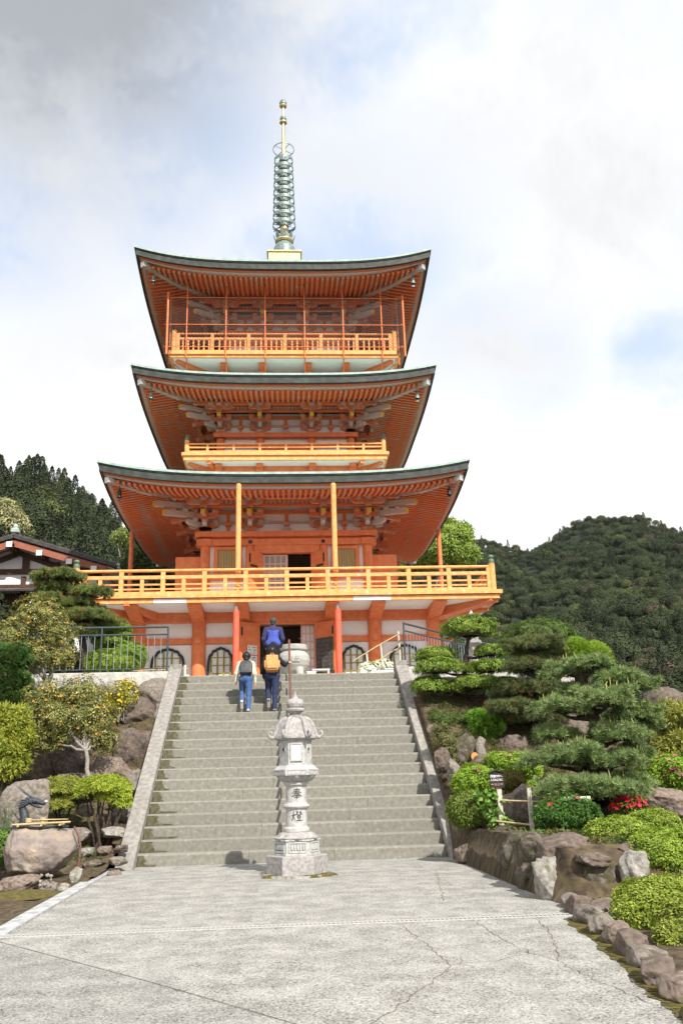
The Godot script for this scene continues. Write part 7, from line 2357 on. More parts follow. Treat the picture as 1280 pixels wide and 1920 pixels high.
# low leaves and litter over bare soil
func ground_cover(label: String, f: Callable, x0: float, x1: float, z0: float, z1: float, n: int) -> void:
	var xs := []
	var cs := []
	for k in n:
		var x := rnd(x0, x1)
		var z := rnd(z0, z1)
		if noise.get_noise_2d(x * 0.9 + 30.0, z * 0.9) < -0.12: continue
		var y := (Vector3.UP + rdir() * 0.6).normalized()
		var t := y.cross(rdir()).normalized()
		xs.append(Transform3D(Basis(t, y, t.cross(y)) * rnd(0.7, 1.5), Vector3(x, f.call(x, z) + 0.02, z)))
		var c := Color(0.05, 0.09, 0.02).lerp(Color(0.14, 0.19, 0.04), rng.randf())
		if rng.randf() < 0.16: c = Color(0.22, 0.13, 0.06)
		cs.append(c)
	var mm := MultiMesh.new()
	mm.transform_format = MultiMesh.TRANSFORM_3D
	mm.use_colors = true
	mm.mesh = sprig("small")
	mm.instance_count = xs.size()
	for k in xs.size():
		mm.set_instance_transform(k, xs[k])
		mm.set_instance_color(k, cs[k])
	var o := MultiMeshInstance3D.new()
	o.multimesh = mm
	o.material_override = M.leaf
	o.name = numbered("ground_cover")
	o.set_meta("kind", "stuff")
	o.set_meta("label", label)
	o.set_meta("category", "ground cover")
	add_child(o)


func bush_at(called: String, label: String, bl: Array, kind: String, density: float, c0: Color, c1: Color) -> Node3D:
	var base: Vector3 = bl[0][0] - Vector3(0, bl[0][1].y, 0)
	var B := thing(called, label, "bush", "", base)
	var rel := []
	for b in bl: rel.append([b[0] - base, b[1]])
	core(B, rel, 0.7)
	foliage("leaves", B, rel, density, sprig(kind), M.leaf, c0, c1, 0.3)
	return B


func camellia(called: String, label: String, key: String, foot: Vector3, density: float) -> void:
	var T := thing(called, label, "tree", "", foot)
	var bl := masses(key, foot)
	var mid := Vector3.ZERO
	for b in bl: mid += b[0] / bl.size()
	var fork := mid * Vector3(0.4, 0.5, 0.4)
	part("trunk", limb(curvy(Vector3(0, -0.2, 0), fork, 5, 0.06), 0.055, 0.04, 8), M.bark_pale, T)
	for b in bl:
		part("branch", limb(curvy(fork, b[0], 6, 0.10), 0.032, 0.012, 7), M.bark_pale, T)
		var tw := Geo.new()
		for k in 16:
			var d := rdir()
			d.y = absf(d.y) * 0.7 - 0.1
			var e: Vector3 = b[0] + d * b[1] * rnd(0.7, 1.05)
			tw.tube(curvy(b[0] + d * b[1] * 0.1, e, 4, 0.05), [0.011, 0.010, 0.008, 0.006, 0.004], 5, false)
		part("twigs", tw.mesh(), M.bark_pale, T)
	foliage("crown", T, bl, density, sprig("gloss"), M.leaf_gloss, Color(0.14, 0.16, 0.04), Color(0.34, 0.33, 0.10), 0.85, 0.5, 0.85, 0.06, Color(0.45, 0.33, 0.10), 0.28)
	foliage("spent_blossoms", T, bl, 5.0, sprig("blossom"), M.petal, Color(0.55, 0.22, 0.03), Color(0.62, 0.38, 0.08), 0.2, 0.5, 0.7)


func leafy_tree(called: String, label: String, key: String, foot: Vector3, c0: Color, c1: Color, density: float) -> void:
	var T := thing(called, label, "tree", "", foot)
	var bl := masses(key, foot)
	var mid := Vector3.ZERO
	for b in bl: mid += b[0] / bl.size()
	var fork := mid * Vector3(0.6, 0.65, 0.6)
	part("trunk", limb(curvy(Vector3(0, -0.1, 0), fork, 5, 0.15), 0.16, 0.10, 8), M.bark, T)
	for b in bl:
		part("branch", limb(curvy(fork, b[0], 5, 0.2), 0.06, 0.02, 6), M.bark_pale, T)
		var tw := Geo.new()
		for k in 8:
			tw.tube(curvy(b[0], b[0] + rdir() * b[1] * 1.05, 3, 0.1), [0.02, 0.016, 0.012, 0.006], 5, false)
		part("twigs", tw.mesh(), M.bark_pale, T)
	foliage("crown", T, bl, density, sprig("cluster"), M.leaf, c0, c1, 0.75, 0.4, 1.0, 0.0, Color.WHITE, 0.25)


func build_right_garden() -> void:
	rng.seed = 202
	# low retaining wall along the path, of dark mossy blocks
	var blocks := [
		[Vector3(3.02, 0.17, 1.35), Vector3(0.36, 0.19, 0.30), 0.1, 3, "flat stone at the foot of the right stair wall"],
		[Vector3(3.36, 0.38, 1.15), Vector3(0.22, 0.36, 0.35), 0.0, 4, "upright mossy stone behind the flat stone at the right stair foot"],
		[Vector3(3.50, 0.42, 2.05), Vector3(0.34, 0.24, 0.45), 0.1, 4, "mossy wall block nearest the stairs, at the sign post's foot"],
		[Vector3(3.20, 0.28, 2.95), Vector3(0.30, 0.40, 0.62), 0.05, 4, "dark mossy wall block in the shade, second from the stairs"],
		[Vector3(3.10, 0.28, 4.15), Vector3(0.32, 0.42, 0.65), 0.05, 4, "dark mossy wall block in the shade, third from the stairs"],
		[Vector3(3.04, 0.30, 5.20), Vector3(0.32, 0.42, 0.52), 0.02, 4, "dark mossy wall block with the pale corner stone beyond it"],
		[Vector3(3.22, 0.50, 5.95), Vector3(0.44, 0.22, 0.40), -0.05, 0, "lichen-spotted capstone at the wall corner"],
		[Vector3(2.92, 0.16, 6.28), Vector3(0.24, 0.36, 0.20), 0.25, 2, "pale grey wedge-shaped stone at the wall corner"],
		[Vector3(3.35, 0.14, 6.55), Vector3(0.24, 0.30, 0.20), 0.0, 4, "round mossy stone right of the pale wedge stone"],
		[Vector3(3.30, 0.44, 6.62), Vector3(0.22, 0.09, 0.20), 0.0, 0, "flat stone lying on the round mossy stone"],
		[Vector3(3.72, 0.24, 6.75), Vector3(0.20, 0.34, 0.22), 0.15, 2, "grey stone at the right end of the low wall"],
		[Vector3(3.95, 0.45, 6.2), Vector3(0.40, 0.16, 0.35), 0.0, 0, "wall stone mostly behind the clipped hedge"],
	]
	for k in blocks.size():
		var b: Array = blocks[k]
		rock("wall_stone", b[4], b[0], b[1] * 0.98, tilt(0, b[2], rnd(-0.04, 0.04) + (0.18 if k == 7 else 0.0)), M.rock_mossy if b[3] == 4 else M.rock[b[3]], 400 + k, 0.84, 0.09, "stones of the low wall right of the path")
	# border stones along the path edge, coming towards the camera
	var bs := [[2.90, 6.95, 0.13, 0.26], [2.84, 7.40, 0.12, 0.22], [3.06, 7.72, 0.24, 0.30], [2.72, 8.05, 0.13, 0.34], [2.66, 8.62, 0.13, 0.26], [2.60, 9.10, 0.15, 0.26], [2.52, 9.62, 0.14, 0.28], [2.44, 10.12, 0.13, 0.25], [2.36, 10.60, 0.13, 0.25], [2.28, 11.1, 0.13, 0.27], [2.22, 11.65, 0.13, 0.28]]
	for k in bs.size():
		var q: Array = bs[k]
		rock("border_stone", "%s border stone along the right path edge, counted from the drain grating" % ["first small", "second small", "flat pinkish inner", "third long", "fourth small", "fifth blocky", "sixth blocky", "seventh", "eighth", "ninth", "tenth"][k], Vector3(q[0], 0.05, q[1]), Vector3(q[2] * rnd(0.85, 1.25), rnd(0.09, 0.15), q[3] * rnd(0.8, 1.1)), tilt(rnd(-0.12, 0.12), -0.15 + rnd(-0.3, 0.3), rnd(-0.2, 0.2)), M.rock[[1, 0, 3, 1, 1, 3, 0, 1, 0, 3, 1][k]], 430 + k, 0.7, 0.07, "border stones along the right path edge", "stone")
	ground_cover("low leaves and litter covering the soil of the right slope", right_height, 3.2, 9.0, -6.0, 6.2, 15000)
	ground_cover("low leaves and litter in the bed behind the right border stones", right_height, 3.0, 6.0, 7.2, 11.5, 900)
	# boulders on the slope
	var where := ["boulder beside the top of the right stair wall", "boulder under the right railing behind the clipped tree", "boulder right of the clipped tree's trunk", "boulder left of the clipped tree's trunk", "dark boulder between clipped tree and right stair wall", "boulder in the shade below the bright fern", "boulder behind the middle pine's upper pads", "dark boulder behind the middle pine's trunk", "mossy upright boulder above the tree stump", "boulder at the clipped tree's foot", "boulder behind the bright green azalea", "large shaded boulder behind the white pine's left side", "large shaded boulder behind the white pine's right side", "large shaded boulder at the right edge of the slope", "small boulder against the right stair wall below the grey shrub", "small boulder against the right stair wall above the azalea", "dark boulder in front of the clipped tree's trunk", "dark boulder against the right stair wall beside the grey shrub", "boulder in the shade above the bright azalea", "dark boulder right of the bright leafy shrub"]
	var list: Array = MASS.rocks_r
	for k in list.size():
		var q: Array = list[k]
		rock("boulder", where[k], Vector3(q[0], q[1], q[2]), Vector3(q[3], q[4], maxf(q[5], 0.25)) * 1.12, tilt(rnd(-0.2, 0.2), rnd(-0.5, 0.5), rnd(-0.3, 0.3)), M.rock[[2, 1, 1, 0, 0, 0, 0, 0, 2, 1, 0, 0, 0, 0, 0, 1, 1, 0, 0, 0][k]] if k != 8 else M.rock_mossy, 460 + k, 0.5, 0.10, "boulders on the slope right of the stairs")
	var pr: Array = MASS.pink_rock
	for k in 2:
		var q: Array = pr[k]
		rock("garden_rock", ["large pointed pinkish rock behind the bamboo fence", "grey shoulder rock right of the pointed pinkish rock"][k], Vector3(q[0], q[1] - 0.08, q[2] - 0.2), Vector3(q[3], q[4] * 1.25, q[5] * 0.8), tilt(0, 0.3, -0.25 if k == 0 else 0.2), M.rock[3] if k == 0 else M.rock[2], 490 + k, 0.35, 0.10)
	var rr: Array = MASS.rock_right[0]
	rock("garden_rock", "long pinkish rock behind the clipped hedge at the right edge", Vector3(rr[0], rr[1], rr[2]), Vector3(rr[3], rr[4] * 1.3, 0.45), tilt(0, 0.1, -0.1), M.rock[3], 495, 0.55, 0.07)
	# trees
	pad_tree("cloud_pruned_tree", "bright green tree clipped into cloud-like pads beside the right stair wall", "cloud_tree", [Vector3(4.0, 2.75, -4.5), Vector3(4.05, 3.1, -4.5), Vector3(4.22, 3.6, -4.45), Vector3(4.30, 4.1, -4.4), Vector3(4.42, 4.75, -4.4)], 0.11, "gloss", 560, Color(0.13, 0.22, 0.03), Color(0.30, 0.40, 0.06), {"mat": M.leaf_gloss, "core": 0.62, "deep": 0.3, "size": 0.72, "low": -0.45, "up": 0.5})
	pad_tree("garden_pine", "broad dark pine between the clipped tree and the pale-tipped pine", "pine_mid", [Vector3(5.55, 1.7, -3.0), Vector3(5.5, 2.4, -2.9), Vector3(5.62, 3.1, -2.85), Vector3(5.5, 3.7, -2.8), Vector3(5.58, 4.1, -2.8)], 0.12, "needle_long", 480, Color(0.085, 0.12, 0.04), Color(0.19, 0.22, 0.08), {"lump": 0.28, "flat": 0.95, "odd": 0.06, "odd_c": Color(0.25, 0.13, 0.05)})
	var wp := pad_tree("white_pine", "blue-green layered pine with upright pale candles in the right garden", "white_pine", [Vector3(5.10, 0.55, 2.1), Vector3(5.08, 1.0, 2.15), Vector3(5.02, 1.6, 2.1), Vector3(5.12, 2.2, 2.05), Vector3(5.02, 2.7, 2.0), Vector3(4.98, 3.1, 1.95)], 0.17, "needle", 760, Color(0.13, 0.20, 0.07), Color(0.33, 0.42, 0.16), {"size": 1.1, "lump": 0.5, "deep": 0.6, "gap": -0.02, "flat": 0.92, "up": 1.3})
	var cg := Geo.new()
	for q in MASS.white_pine:
		for k in int(2 + 9 * q[3]):
			if rng.randf() < 0.42: continue
			var a := rng.randf() * TAU
			var f := sqrt(rng.randf()) * 0.85
			var p := Vector3(q[0] + cos(a) * q[3] * f, q[1] + q[4] * sqrt(1.0 - f * f) * 0.95, q[2] + sin(a) * q[5] * f) - Vector3(5.10, 0.55, 2.1)
			var h := rnd(0.08, 0.22)
			cg.tube([p - Vector3(0, 0.03, 0), p + Vector3(rnd(-0.01, 0.01), h * 0.6, rnd(-0.01, 0.01)), p + Vector3(rnd(-0.025, 0.025), h, rnd(-0.02, 0.02))], [0.0085, 0.0085, 0.004], 5)
	part("candles", cg.mesh(), mat(lin(0.42, 0.40, 0.13), 0.8), wp).set_meta("kind", "stuff")
	bush("clipped_bush", "large dome-shaped bush on the terrace beyond the middle pine", "dome_far", LAND - 0.3, "small", 420, Color(0.07, 0.13, 0.035), Color(0.19, 0.26, 0.07), {"core": 0.75, "lump": 0.14})
	bush("feathery_shrub", "bright feathery green shrub behind the pale-tipped pine", "feather", 3.3, "spray", 480, Color(0.20, 0.34, 0.035), Color(0.34, 0.46, 0.06), {"core": 0.5, "up": 1.2, "lump": 0.25, "size": 1.4})
	bush("azalea", "bright green azalea with a few magenta flowers behind the signboard", "azalea_a", 0.75, "small", 520, Color(0.20, 0.35, 0.03), Color(0.38, 0.52, 0.06), {"lump": 0.2, "core": 0.65, "flowers": 9.0, "flower_a": Color(0.75, 0.07, 0.30), "flower_b": Color(0.80, 0.16, 0.45), "flower_size": 1.0})
	bush("azalea", "bright green azalea with pink flowers above the olive dome", "azalea_b", 1.05, "small", 520, Color(0.19, 0.33, 0.03), Color(0.36, 0.50, 0.06), {"lump": 0.2, "core": 0.65, "flowers": 9.0, "flower_a": Color(0.75, 0.10, 0.40), "flower_b": Color(0.80, 0.2, 0.5), "flower_size": 1.0})
	bush("azalea", "bright green azalea with pink flowers at the right edge", "azalea_c", 0.7, "small", 480, Color(0.18, 0.32, 0.03), Color(0.36, 0.50, 0.06), {"lump": 0.2, "core": 0.65, "flowers": 16.0, "flower_a": Color(0.75, 0.08, 0.36), "flower_b": Color(0.80, 0.22, 0.5), "flower_size": 1.1})
	bush("clipped_bush", "olive-brown clipped dome between two bright azaleas", "olive_dome", 0.8, "fine", 800, Color(0.15, 0.13, 0.03), Color(0.27, 0.23, 0.05), {"core": 0.85})
	bush("clipped_bush", "round dark-green clipped bush at the foot of the right stair wall", "round_dome", 0.5, "small", 620, Color(0.11, 0.17, 0.03), Color(0.26, 0.32, 0.06), {"core": 0.8})
	bush("azalea", "dark green azalea with small crimson flowers in front of the pine trunk", "dark_azalea", 0.45, "small", 620, Color(0.045, 0.12, 0.02), Color(0.12, 0.24, 0.04), {"lump": 0.18, "core": 0.7, "flowers": 9.0, "flower_a": Color(0.50, 0.02, 0.06), "flower_b": Color(0.62, 0.04, 0.14), "flower_size": 0.75, "flower_low": -0.8})
	bush("azalea", "azalea covered in scarlet blossom beside the pine trunk", "red_azalea", 0.5, "small", 300, Color(0.10, 0.2, 0.03), Color(0.2, 0.3, 0.05), {"core": 0.6, "flowers": 420.0, "flower_a": Color(0.62, 0.015, 0.045), "flower_b": Color(0.74, 0.04, 0.10), "flower_size": 0.8})
	var hn := {"core": 0.84, "lump": 0.10}
	bush("clipped_hedge", "long clipped azalea hedge in front of the pine, with one pink flower", "hedge_a", 0.45, "fine", 1500, Color(0.17, 0.25, 0.03), Color(0.36, 0.45, 0.06), hn)
	bush("clipped_hedge", "clipped azalea mound above the low wall at the right edge", "hedge_b", 0.3, "fine", 1500, Color(0.17, 0.27, 0.03), Color(0.37, 0.47, 0.06), hn)
	bush("clipped_hedge", "broad clipped azalea mound at the path edge, lower right", "hedge_c", 0.0, "fine", 1500, Color(0.17, 0.24, 0.03), Color(0.37, 0.43, 0.06), hn)
	bush("clipped_hedge", "clipped azalea mound nearest the camera at the right edge", "hedge_d", 0.0, "fine", 1500, Color(0.18, 0.23, 0.035), Color(0.38, 0.42, 0.07), hn)
	bush("fern_bush", "bright green leafy shrub in the shade below the clipped tree", "fern", 2.1, "spray", 420, Color(0.13, 0.30, 0.03), Color(0.26, 0.44, 0.06), {"core": 0.5, "size": 1.3, "lump": 0.25})
	bush("slope_shrub", "sparse grey-green shrub on the slope beside the right stair wall", "slope_shrub", 1.5, "small", 260, Color(0.10, 0.12, 0.035), Color(0.26, 0.24, 0.10), {"core": 0.45, "deep": 0.6, "lump": 0.25})
	bush("slope_shrub", "low dark green shrub on the bank below the clipped tree", "bank_a", 2.3, "small", 420, Color(0.07, 0.12, 0.03), Color(0.17, 0.24, 0.05), {"core": 0.6, "lump": 0.3, "deep": 0.5})
	bush("slope_shrub", "low green shrub on the bank above the tree stump", "bank_b", 1.7, "small", 420, Color(0.10, 0.16, 0.03), Color(0.22, 0.30, 0.06), {"core": 0.6, "lump": 0.3, "deep": 0.5})
	bush("large_leaf_plant", "large-leaved plant around the signboard post", "bigleaf", 0.55, "big", 60, Color(0.16, 0.34, 0.05), Color(0.28, 0.46, 0.09), {"core": 0.0, "deep": 0.5, "size": 0.8, "stem": 0.01})
	bush("leafy_shrub", "yellow-green leafy shrub at the right edge below the hills", "pale_tree_r", 1.8, "narrow", 200, Color(0.20, 0.22, 0.04), Color(0.36, 0.36, 0.08), {"core": 0.45, "deep": 0.6, "lump": 0.25})
	leafy_tree("leafy_tree", "fresh light-green tree behind the pagoda's right deck", "far_tree_r", Vector3(6.9, LAND, -25), Color(0.20, 0.30, 0.045), Color(0.38, 0.48, 0.10), 26)
	# mossy stump with a sawn log beside it
	var st := thing("tree_stump", "mossy grey tree stump on the slope beside the right stairs", "stump", "", Vector3(3.98, 1.62, -1.95))
	part("trunk", limb([Vector3(0, -0.1, 0), Vector3(0.02, 0.2, 0), Vector3(-0.02, 0.42, 0.02), Vector3(0.06, 0.55, 0.0)], 0.13, 0.09, 10), M.bark_pale, st)
	var lg := thing("sawn_log", "short log with a fresh orange sawn end below the stump", "log", "", Vector3(3.78, 1.80, -1.60))
	var g := Geo.new()
	g.tube([Vector3(0.03, 0.0, -0.28), Vector3(0, 0, 0.0)], [0.085, 0.085], 14, false)
	part("bark", g.mesh(), M.bark, lg)
	g = Geo.new()
	g.lathe([Vector2(0.082, 0.0), Vector2(0.0, 0.002)], 14, Transform3D(Basis(Vector3.RIGHT, PI / 2), Vector3.ZERO))
	part("sawn_end", g.mesh(), tmat(ntex([[0.0, 0.48, 0.20, 0.06], [1.0, 0.66, 0.36, 0.14]], 93, 0.05), 0.3, 0.9), lg)
	# signboard
	var sg := thing("signboard", "small black signboard with white handwriting on a pale post", "sign", "", Vector3(3.34, 0.5, 2.0), 0.12)
	pbox("post", Vector3(0.05, 0.32, -0.03), Vector3(0.075, 0.78, 0.05), M.bamboo_pale, sg)
	g = Geo.new()
	g.prism(PackedVector2Array([Vector2(-0.115, 0.70), Vector2(0.13, 0.70), Vector2(0.13, 0.935), Vector2(-0.02, 0.965), Vector2(-0.115, 0.93)]), -0.004, 0.024)
	part("board", g.mesh(), M.sign_board, sg)
	g = Geo.new()
	g.prism(PackedVector2Array([Vector2(-0.14, 0.925), Vector2(-0.02, 0.968), Vector2(0.155, 0.935), Vector2(0.155, 0.95), Vector2(-0.02, 0.985), Vector2(-0.14, 0.94)]), -0.03, 0.05)
	part("little_roof", g.mesh(), M.sign_board, sg)
	g = Geo.new()
	var rows := [["hana", "dan", "no", "naka", "he"], ["iri", "ra", "nu", "yo", "u", "ni"]]
	for j in 2:
		for i in rows[j].size():
			write(g, rows[j][i], Transform3D(Basis(), Vector3(-0.085 + i * (0.042 if j == 0 else 0.035), 0.862 - j * 0.056, 0.027)), 0.042 if j == 0 else 0.038, 0.0055)
	for x in [-0.075, 0.085]:
		write(g, "wave", Transform3D(Basis(), Vector3(x, 0.735, 0.027)), 0.04, 0.0055)
	part("lettering", g.mesh(), M.white, sg)
	g = Geo.new()
	write(g, "in", Transform3D(Basis(), Vector3(-0.018, 0.73, 0.027)), 0.042, 0.005)
	write(g, "shu", Transform3D(Basis(), Vector3(0.03, 0.73, 0.027)), 0.042, 0.005)
	part("signature", g.mesh(), mat(lin(0.42, 0.20, 0.18), 0.8), sg)
	# bamboo garden fence
	var bf := thing("bamboo_fence", "low fence of pale stakes and thin bamboo rails right of the signboard", "fence", "", Vector3(3.72, 0.5, 2.6))
	pbox("stake", Vector3(0.0, 0.33, 0), Vector3(0.06, 0.72, 0.05), M.bamboo_pale, bf)
	for q in [[Vector3(-0.36, 0.50, -0.52), Vector3(0.36, 0.46, 0.04), 0.014, M.bamboo], [Vector3(-0.44, 0.18, -0.52), Vector3(0.20, 0.10, 0.06), 0.016, M.bamboo]]:
		g = Geo.new()
		g.tube([q[0], q[1]], [q[2], q[2]], 8)
		part("rail", g.mesh(), q[3], bf)
	var bp := thing("bamboo_pole", "cut bamboo pole with an open end lying level beside the dark azalea", "pole", "", Vector3(3.92, 1.03, 3.75))
	g = Geo.new()
	g.tube([Vector3(0, 0, 0), Vector3(0.42, 0.0, -0.1)], [0.028, 0.028], 12, false)
	g.lathe([Vector2(0.028, 0.0), Vector2(0.018, 0.0), Vector2(0.016, -0.12)], 12, Transform3D(Basis(Vector3.BACK, PI / 2) , Vector3.ZERO))
	part("culm", g.mesh(), M.bamboo_pale, bp)
	pcyl("support", Vector3(0.25, -0.28, -0.06), 0.02, 0.55, M.bamboo, bp, T0, 8)


# ---------- people: smooth surfaces round a skeleton ----------
# bones are [from, to, radius, radius]; the field is meshed as surface nets
func flesh(st: SurfaceTool, bones: Array, cell: float, k: float) -> void:
	var lo := Vector3.ONE * 1e9
	var hi := -lo
	for b in bones:
		var r: float = maxf(b[2], b[3]) + 2.5 * cell + k
		for e in [b[0], b[1]]:
			lo = lo.min(e - Vector3.ONE * r)
			hi = hi.max(e + Vector3.ONE * r)
	var nx := int((hi.x - lo.x) / cell) + 2
	var ny := int((hi.y - lo.y) / cell) + 2
	var nz := int((hi.z - lo.z) / cell) + 2
	var f := PackedFloat32Array()
	f.resize(nx * ny * nz)
	f.fill(1.0)
	for b in bones:
		var a: Vector3 = b[0]
		var ba: Vector3 = b[1] - a
		var ra: float = b[2]
		var rb: float = b[3]
		var l2 := maxf(ba.length_squared(), 1e-9)
		var m := maxf(ra, rb) + 2.0 * cell + k
		var p0 := ((a.min(b[1]) - Vector3.ONE * m - lo) / cell).floor()
		var p1 := ((a.max(b[1]) + Vector3.ONE * m - lo) / cell).ceil()
		for z in range(maxi(int(p0.z), 0), mini(int(p1.z), nz - 1) + 1):
			for y in range(maxi(int(p0.y), 0), mini(int(p1.y), ny - 1) + 1):
				var at := (z * ny + y) * nx
				for x in range(maxi(int(p0.x), 0), mini(int(p1.x), nx - 1) + 1):
					var pa := lo + Vector3(x, y, z) * cell - a
					var h := clampf(pa.dot(ba) / l2, 0.0, 1.0)
					var d := (pa - ba * h).length() - lerpf(ra, rb, h)
					var o := f[at + x]
					if o >= 1.0:
						f[at + x] = minf(d, 0.999)
					else:
						var q := maxf(k - absf(o - d), 0.0) / k
						f[at + x] = minf(o, d) - q * q * k * 0.25
	var ids := PackedInt32Array()
	ids.resize(nx * ny * nz)
	ids.fill(-1)
	var pts := PackedVector3Array()
	var offs := [0, 1, nx, nx + 1, nx * ny, nx * ny + 1, nx * ny + nx, nx * ny + nx + 1]
	var edges := [[0, 1], [2, 3], [4, 5], [6, 7], [0, 2], [1, 3], [4, 6], [5, 7], [0, 4], [1, 5], [2, 6], [3, 7]]
	for z in nz - 1:
		for y in ny - 1:
			var at := (z * ny + y) * nx
			for x in nx - 1:
				var i := at + x
				if f[i] >= 1.0 and f[i + offs[7]] >= 1.0: continue
				var mask := 0
				for c in 8:
					if f[i + offs[c]] < 0.0: mask |= 1 << c
				if mask == 0 or mask == 255: continue
				var s := Vector3.ZERO
				var n := 0
				for e in edges:
					var va := f[i + offs[e[0]]]
					var vb := f[i + offs[e[1]]]
					if (va < 0.0) != (vb < 0.0):
						var t := va / (va - vb)
						s += Vector3(e[0] & 1, (e[0] >> 1) & 1, e[0] >> 2).lerp(Vector3(e[1] & 1, (e[1] >> 1) & 1, e[1] >> 2), t)
						n += 1
				ids[i] = pts.size()
				pts.append(lo + (Vector3(x, y, z) + s / n) * cell)
	var strides := [1, nx, nx * ny]
	for z in range(1, nz - 1):
		for y in range(1, ny - 1):
			var at := (z * ny + y) * nx
			for x in range(1, nx - 1):
				var i := at + x
				var a := f[i]
				if a >= 0.999: continue
				for ax in 3:
					var b := f[i + strides[ax]]
					if (a < 0.0) == (b < 0.0): continue
					var u: int = strides[(ax + 1) % 3]
					var w: int = strides[(ax + 2) % 3]
					var q := [ids[i], ids[i - u], ids[i - u - w], ids[i - w]]
					if q[0] < 0 or q[1] < 0 or q[2] < 0 or q[3] < 0: continue
					var out := Vector3.ZERO
					out[ax] = 1.0 if a < 0.0 else -1.0
					var P := [pts[q[0]], pts[q[1]], pts[q[2]], pts[q[3]]]
					if (P[2] - P[0]).cross(P[1] - P[0]).dot(out) < 0.0: P.reverse()
					for t in [0, 1, 2, 0, 2, 3]: st.add_vertex(P[t])


func fleshed(sets: Array) -> ArrayMesh:
	var st := SurfaceTool.new()
	st.begin(Mesh.PRIMITIVE_TRIANGLES)
	st.set_smooth_group(0)
	for s in sets: flesh(st, s[0], s[1], s[2])
	st.index()
	st.generate_normals()
	return st.commit()


# palm and five fingers: w wrist, d along the hand, n out of the palm's back, curl 0 (relaxed) to 1 (gripping)
func hand(w: Vector3, d: Vector3, n: Vector3, sgn: float, curl: float, s: float) -> Array:
	var x := d.cross(n).normalized() * sgn
	var b := []
	b.append([w, w + d * 0.045 * s, 0.024 * s, 0.028 * s])
	for k in 4:
		var f := (k - 1.5)
		var root := w + (d * 0.078 + x * f * 0.019) * s
		b.append([w + (d * 0.02 + x * f * 0.012) * s, root, 0.016 * s, 0.0115 * s])
		var l: float = [0.070, 0.078, 0.073, 0.058][k] * s
		var a := 0.35 + curl * 0.9
		var dd := d
		var p := root
		for j in 3:
			dd = (dd * cos(a * 0.75) - n * sin(a * 0.75)).normalized()
			n = (n - dd * n.dot(dd)).normalized()
			var q: Vector3 = p + dd * l * [0.45, 0.32, 0.23][j]
			b.append([p, q, [0.0095, 0.0088, 0.0082][j] * s, [0.0088, 0.0082, 0.0072][j] * s])
			p = q
		n = x.cross(d).normalized() * sgn
	var t0 := w + (d * 0.022 - x * 0.026) * s
	var t1 := t0 + (d * 0.030 - x * 0.018 - n * 0.012) * s
	b.append([t0, t1, 0.0125 * s, 0.011 * s])
	b.append([t1, t1 + (d * 0.028 + x * 0.004 - n * 0.012 * (1.0 + curl)) * s, 0.0105 * s, 0.0085 * s])
	return b


func pillow(size: Vector3, boxy: float, n := 10) -> ArrayMesh:
	var st := SurfaceTool.new()
	st.begin(Mesh.PRIMITIVE_TRIANGLES)
	st.set_smooth_group(0)
	for a in [[Vector3.RIGHT, Vector3.UP, Vector3.BACK], [Vector3.LEFT, Vector3.UP, Vector3.FORWARD], [Vector3.UP, Vector3.BACK, Vector3.RIGHT], [Vector3.DOWN, Vector3.BACK, Vector3.LEFT], [Vector3.BACK, Vector3.UP, Vector3.LEFT], [Vector3.FORWARD, Vector3.UP, Vector3.RIGHT]]:
		var P := []
		for j in n + 1:
			for i in n + 1:
				var c: Vector3 = a[0] + a[1] * (2.0 * j / n - 1.0) + a[2] * (2.0 * i / n - 1.0)
				P.append(c.normalized().lerp(c * 0.92, boxy) * size)
		for j in n:
			for i in n:
				var k := j * (n + 1) + i
				for t in [[k, k + 1, k + n + 2], [k, k + n + 2, k + n + 1]]:
					var A: Vector3 = P[t[0]]; var B: Vector3 = P[t[1]]; var C: Vector3 = P[t[2]]
					if (C - A).cross(B - A).dot(A + B + C) < 0.0:
						var s2 := B; B = C; C = s2
					st.add_vertex(A); st.add_vertex(B); st.add_vertex(C)
	st.index()
	st.generate_normals()
	return st.commit()


func cloth(r: float, g: float, b: float, sd: int) -> StandardMaterial3D:
	return tmat(ntex([[0.0, r * 0.75, g * 0.75, b * 0.75], [0.5, r, g, b], [1.0, minf(r * 1.2, 0.9), minf(g * 1.2, 0.9), minf(b * 1.2, 0.9)]], sd, 0.03, 3, 128), 0.35, 0.9, M.fine, 0.4)


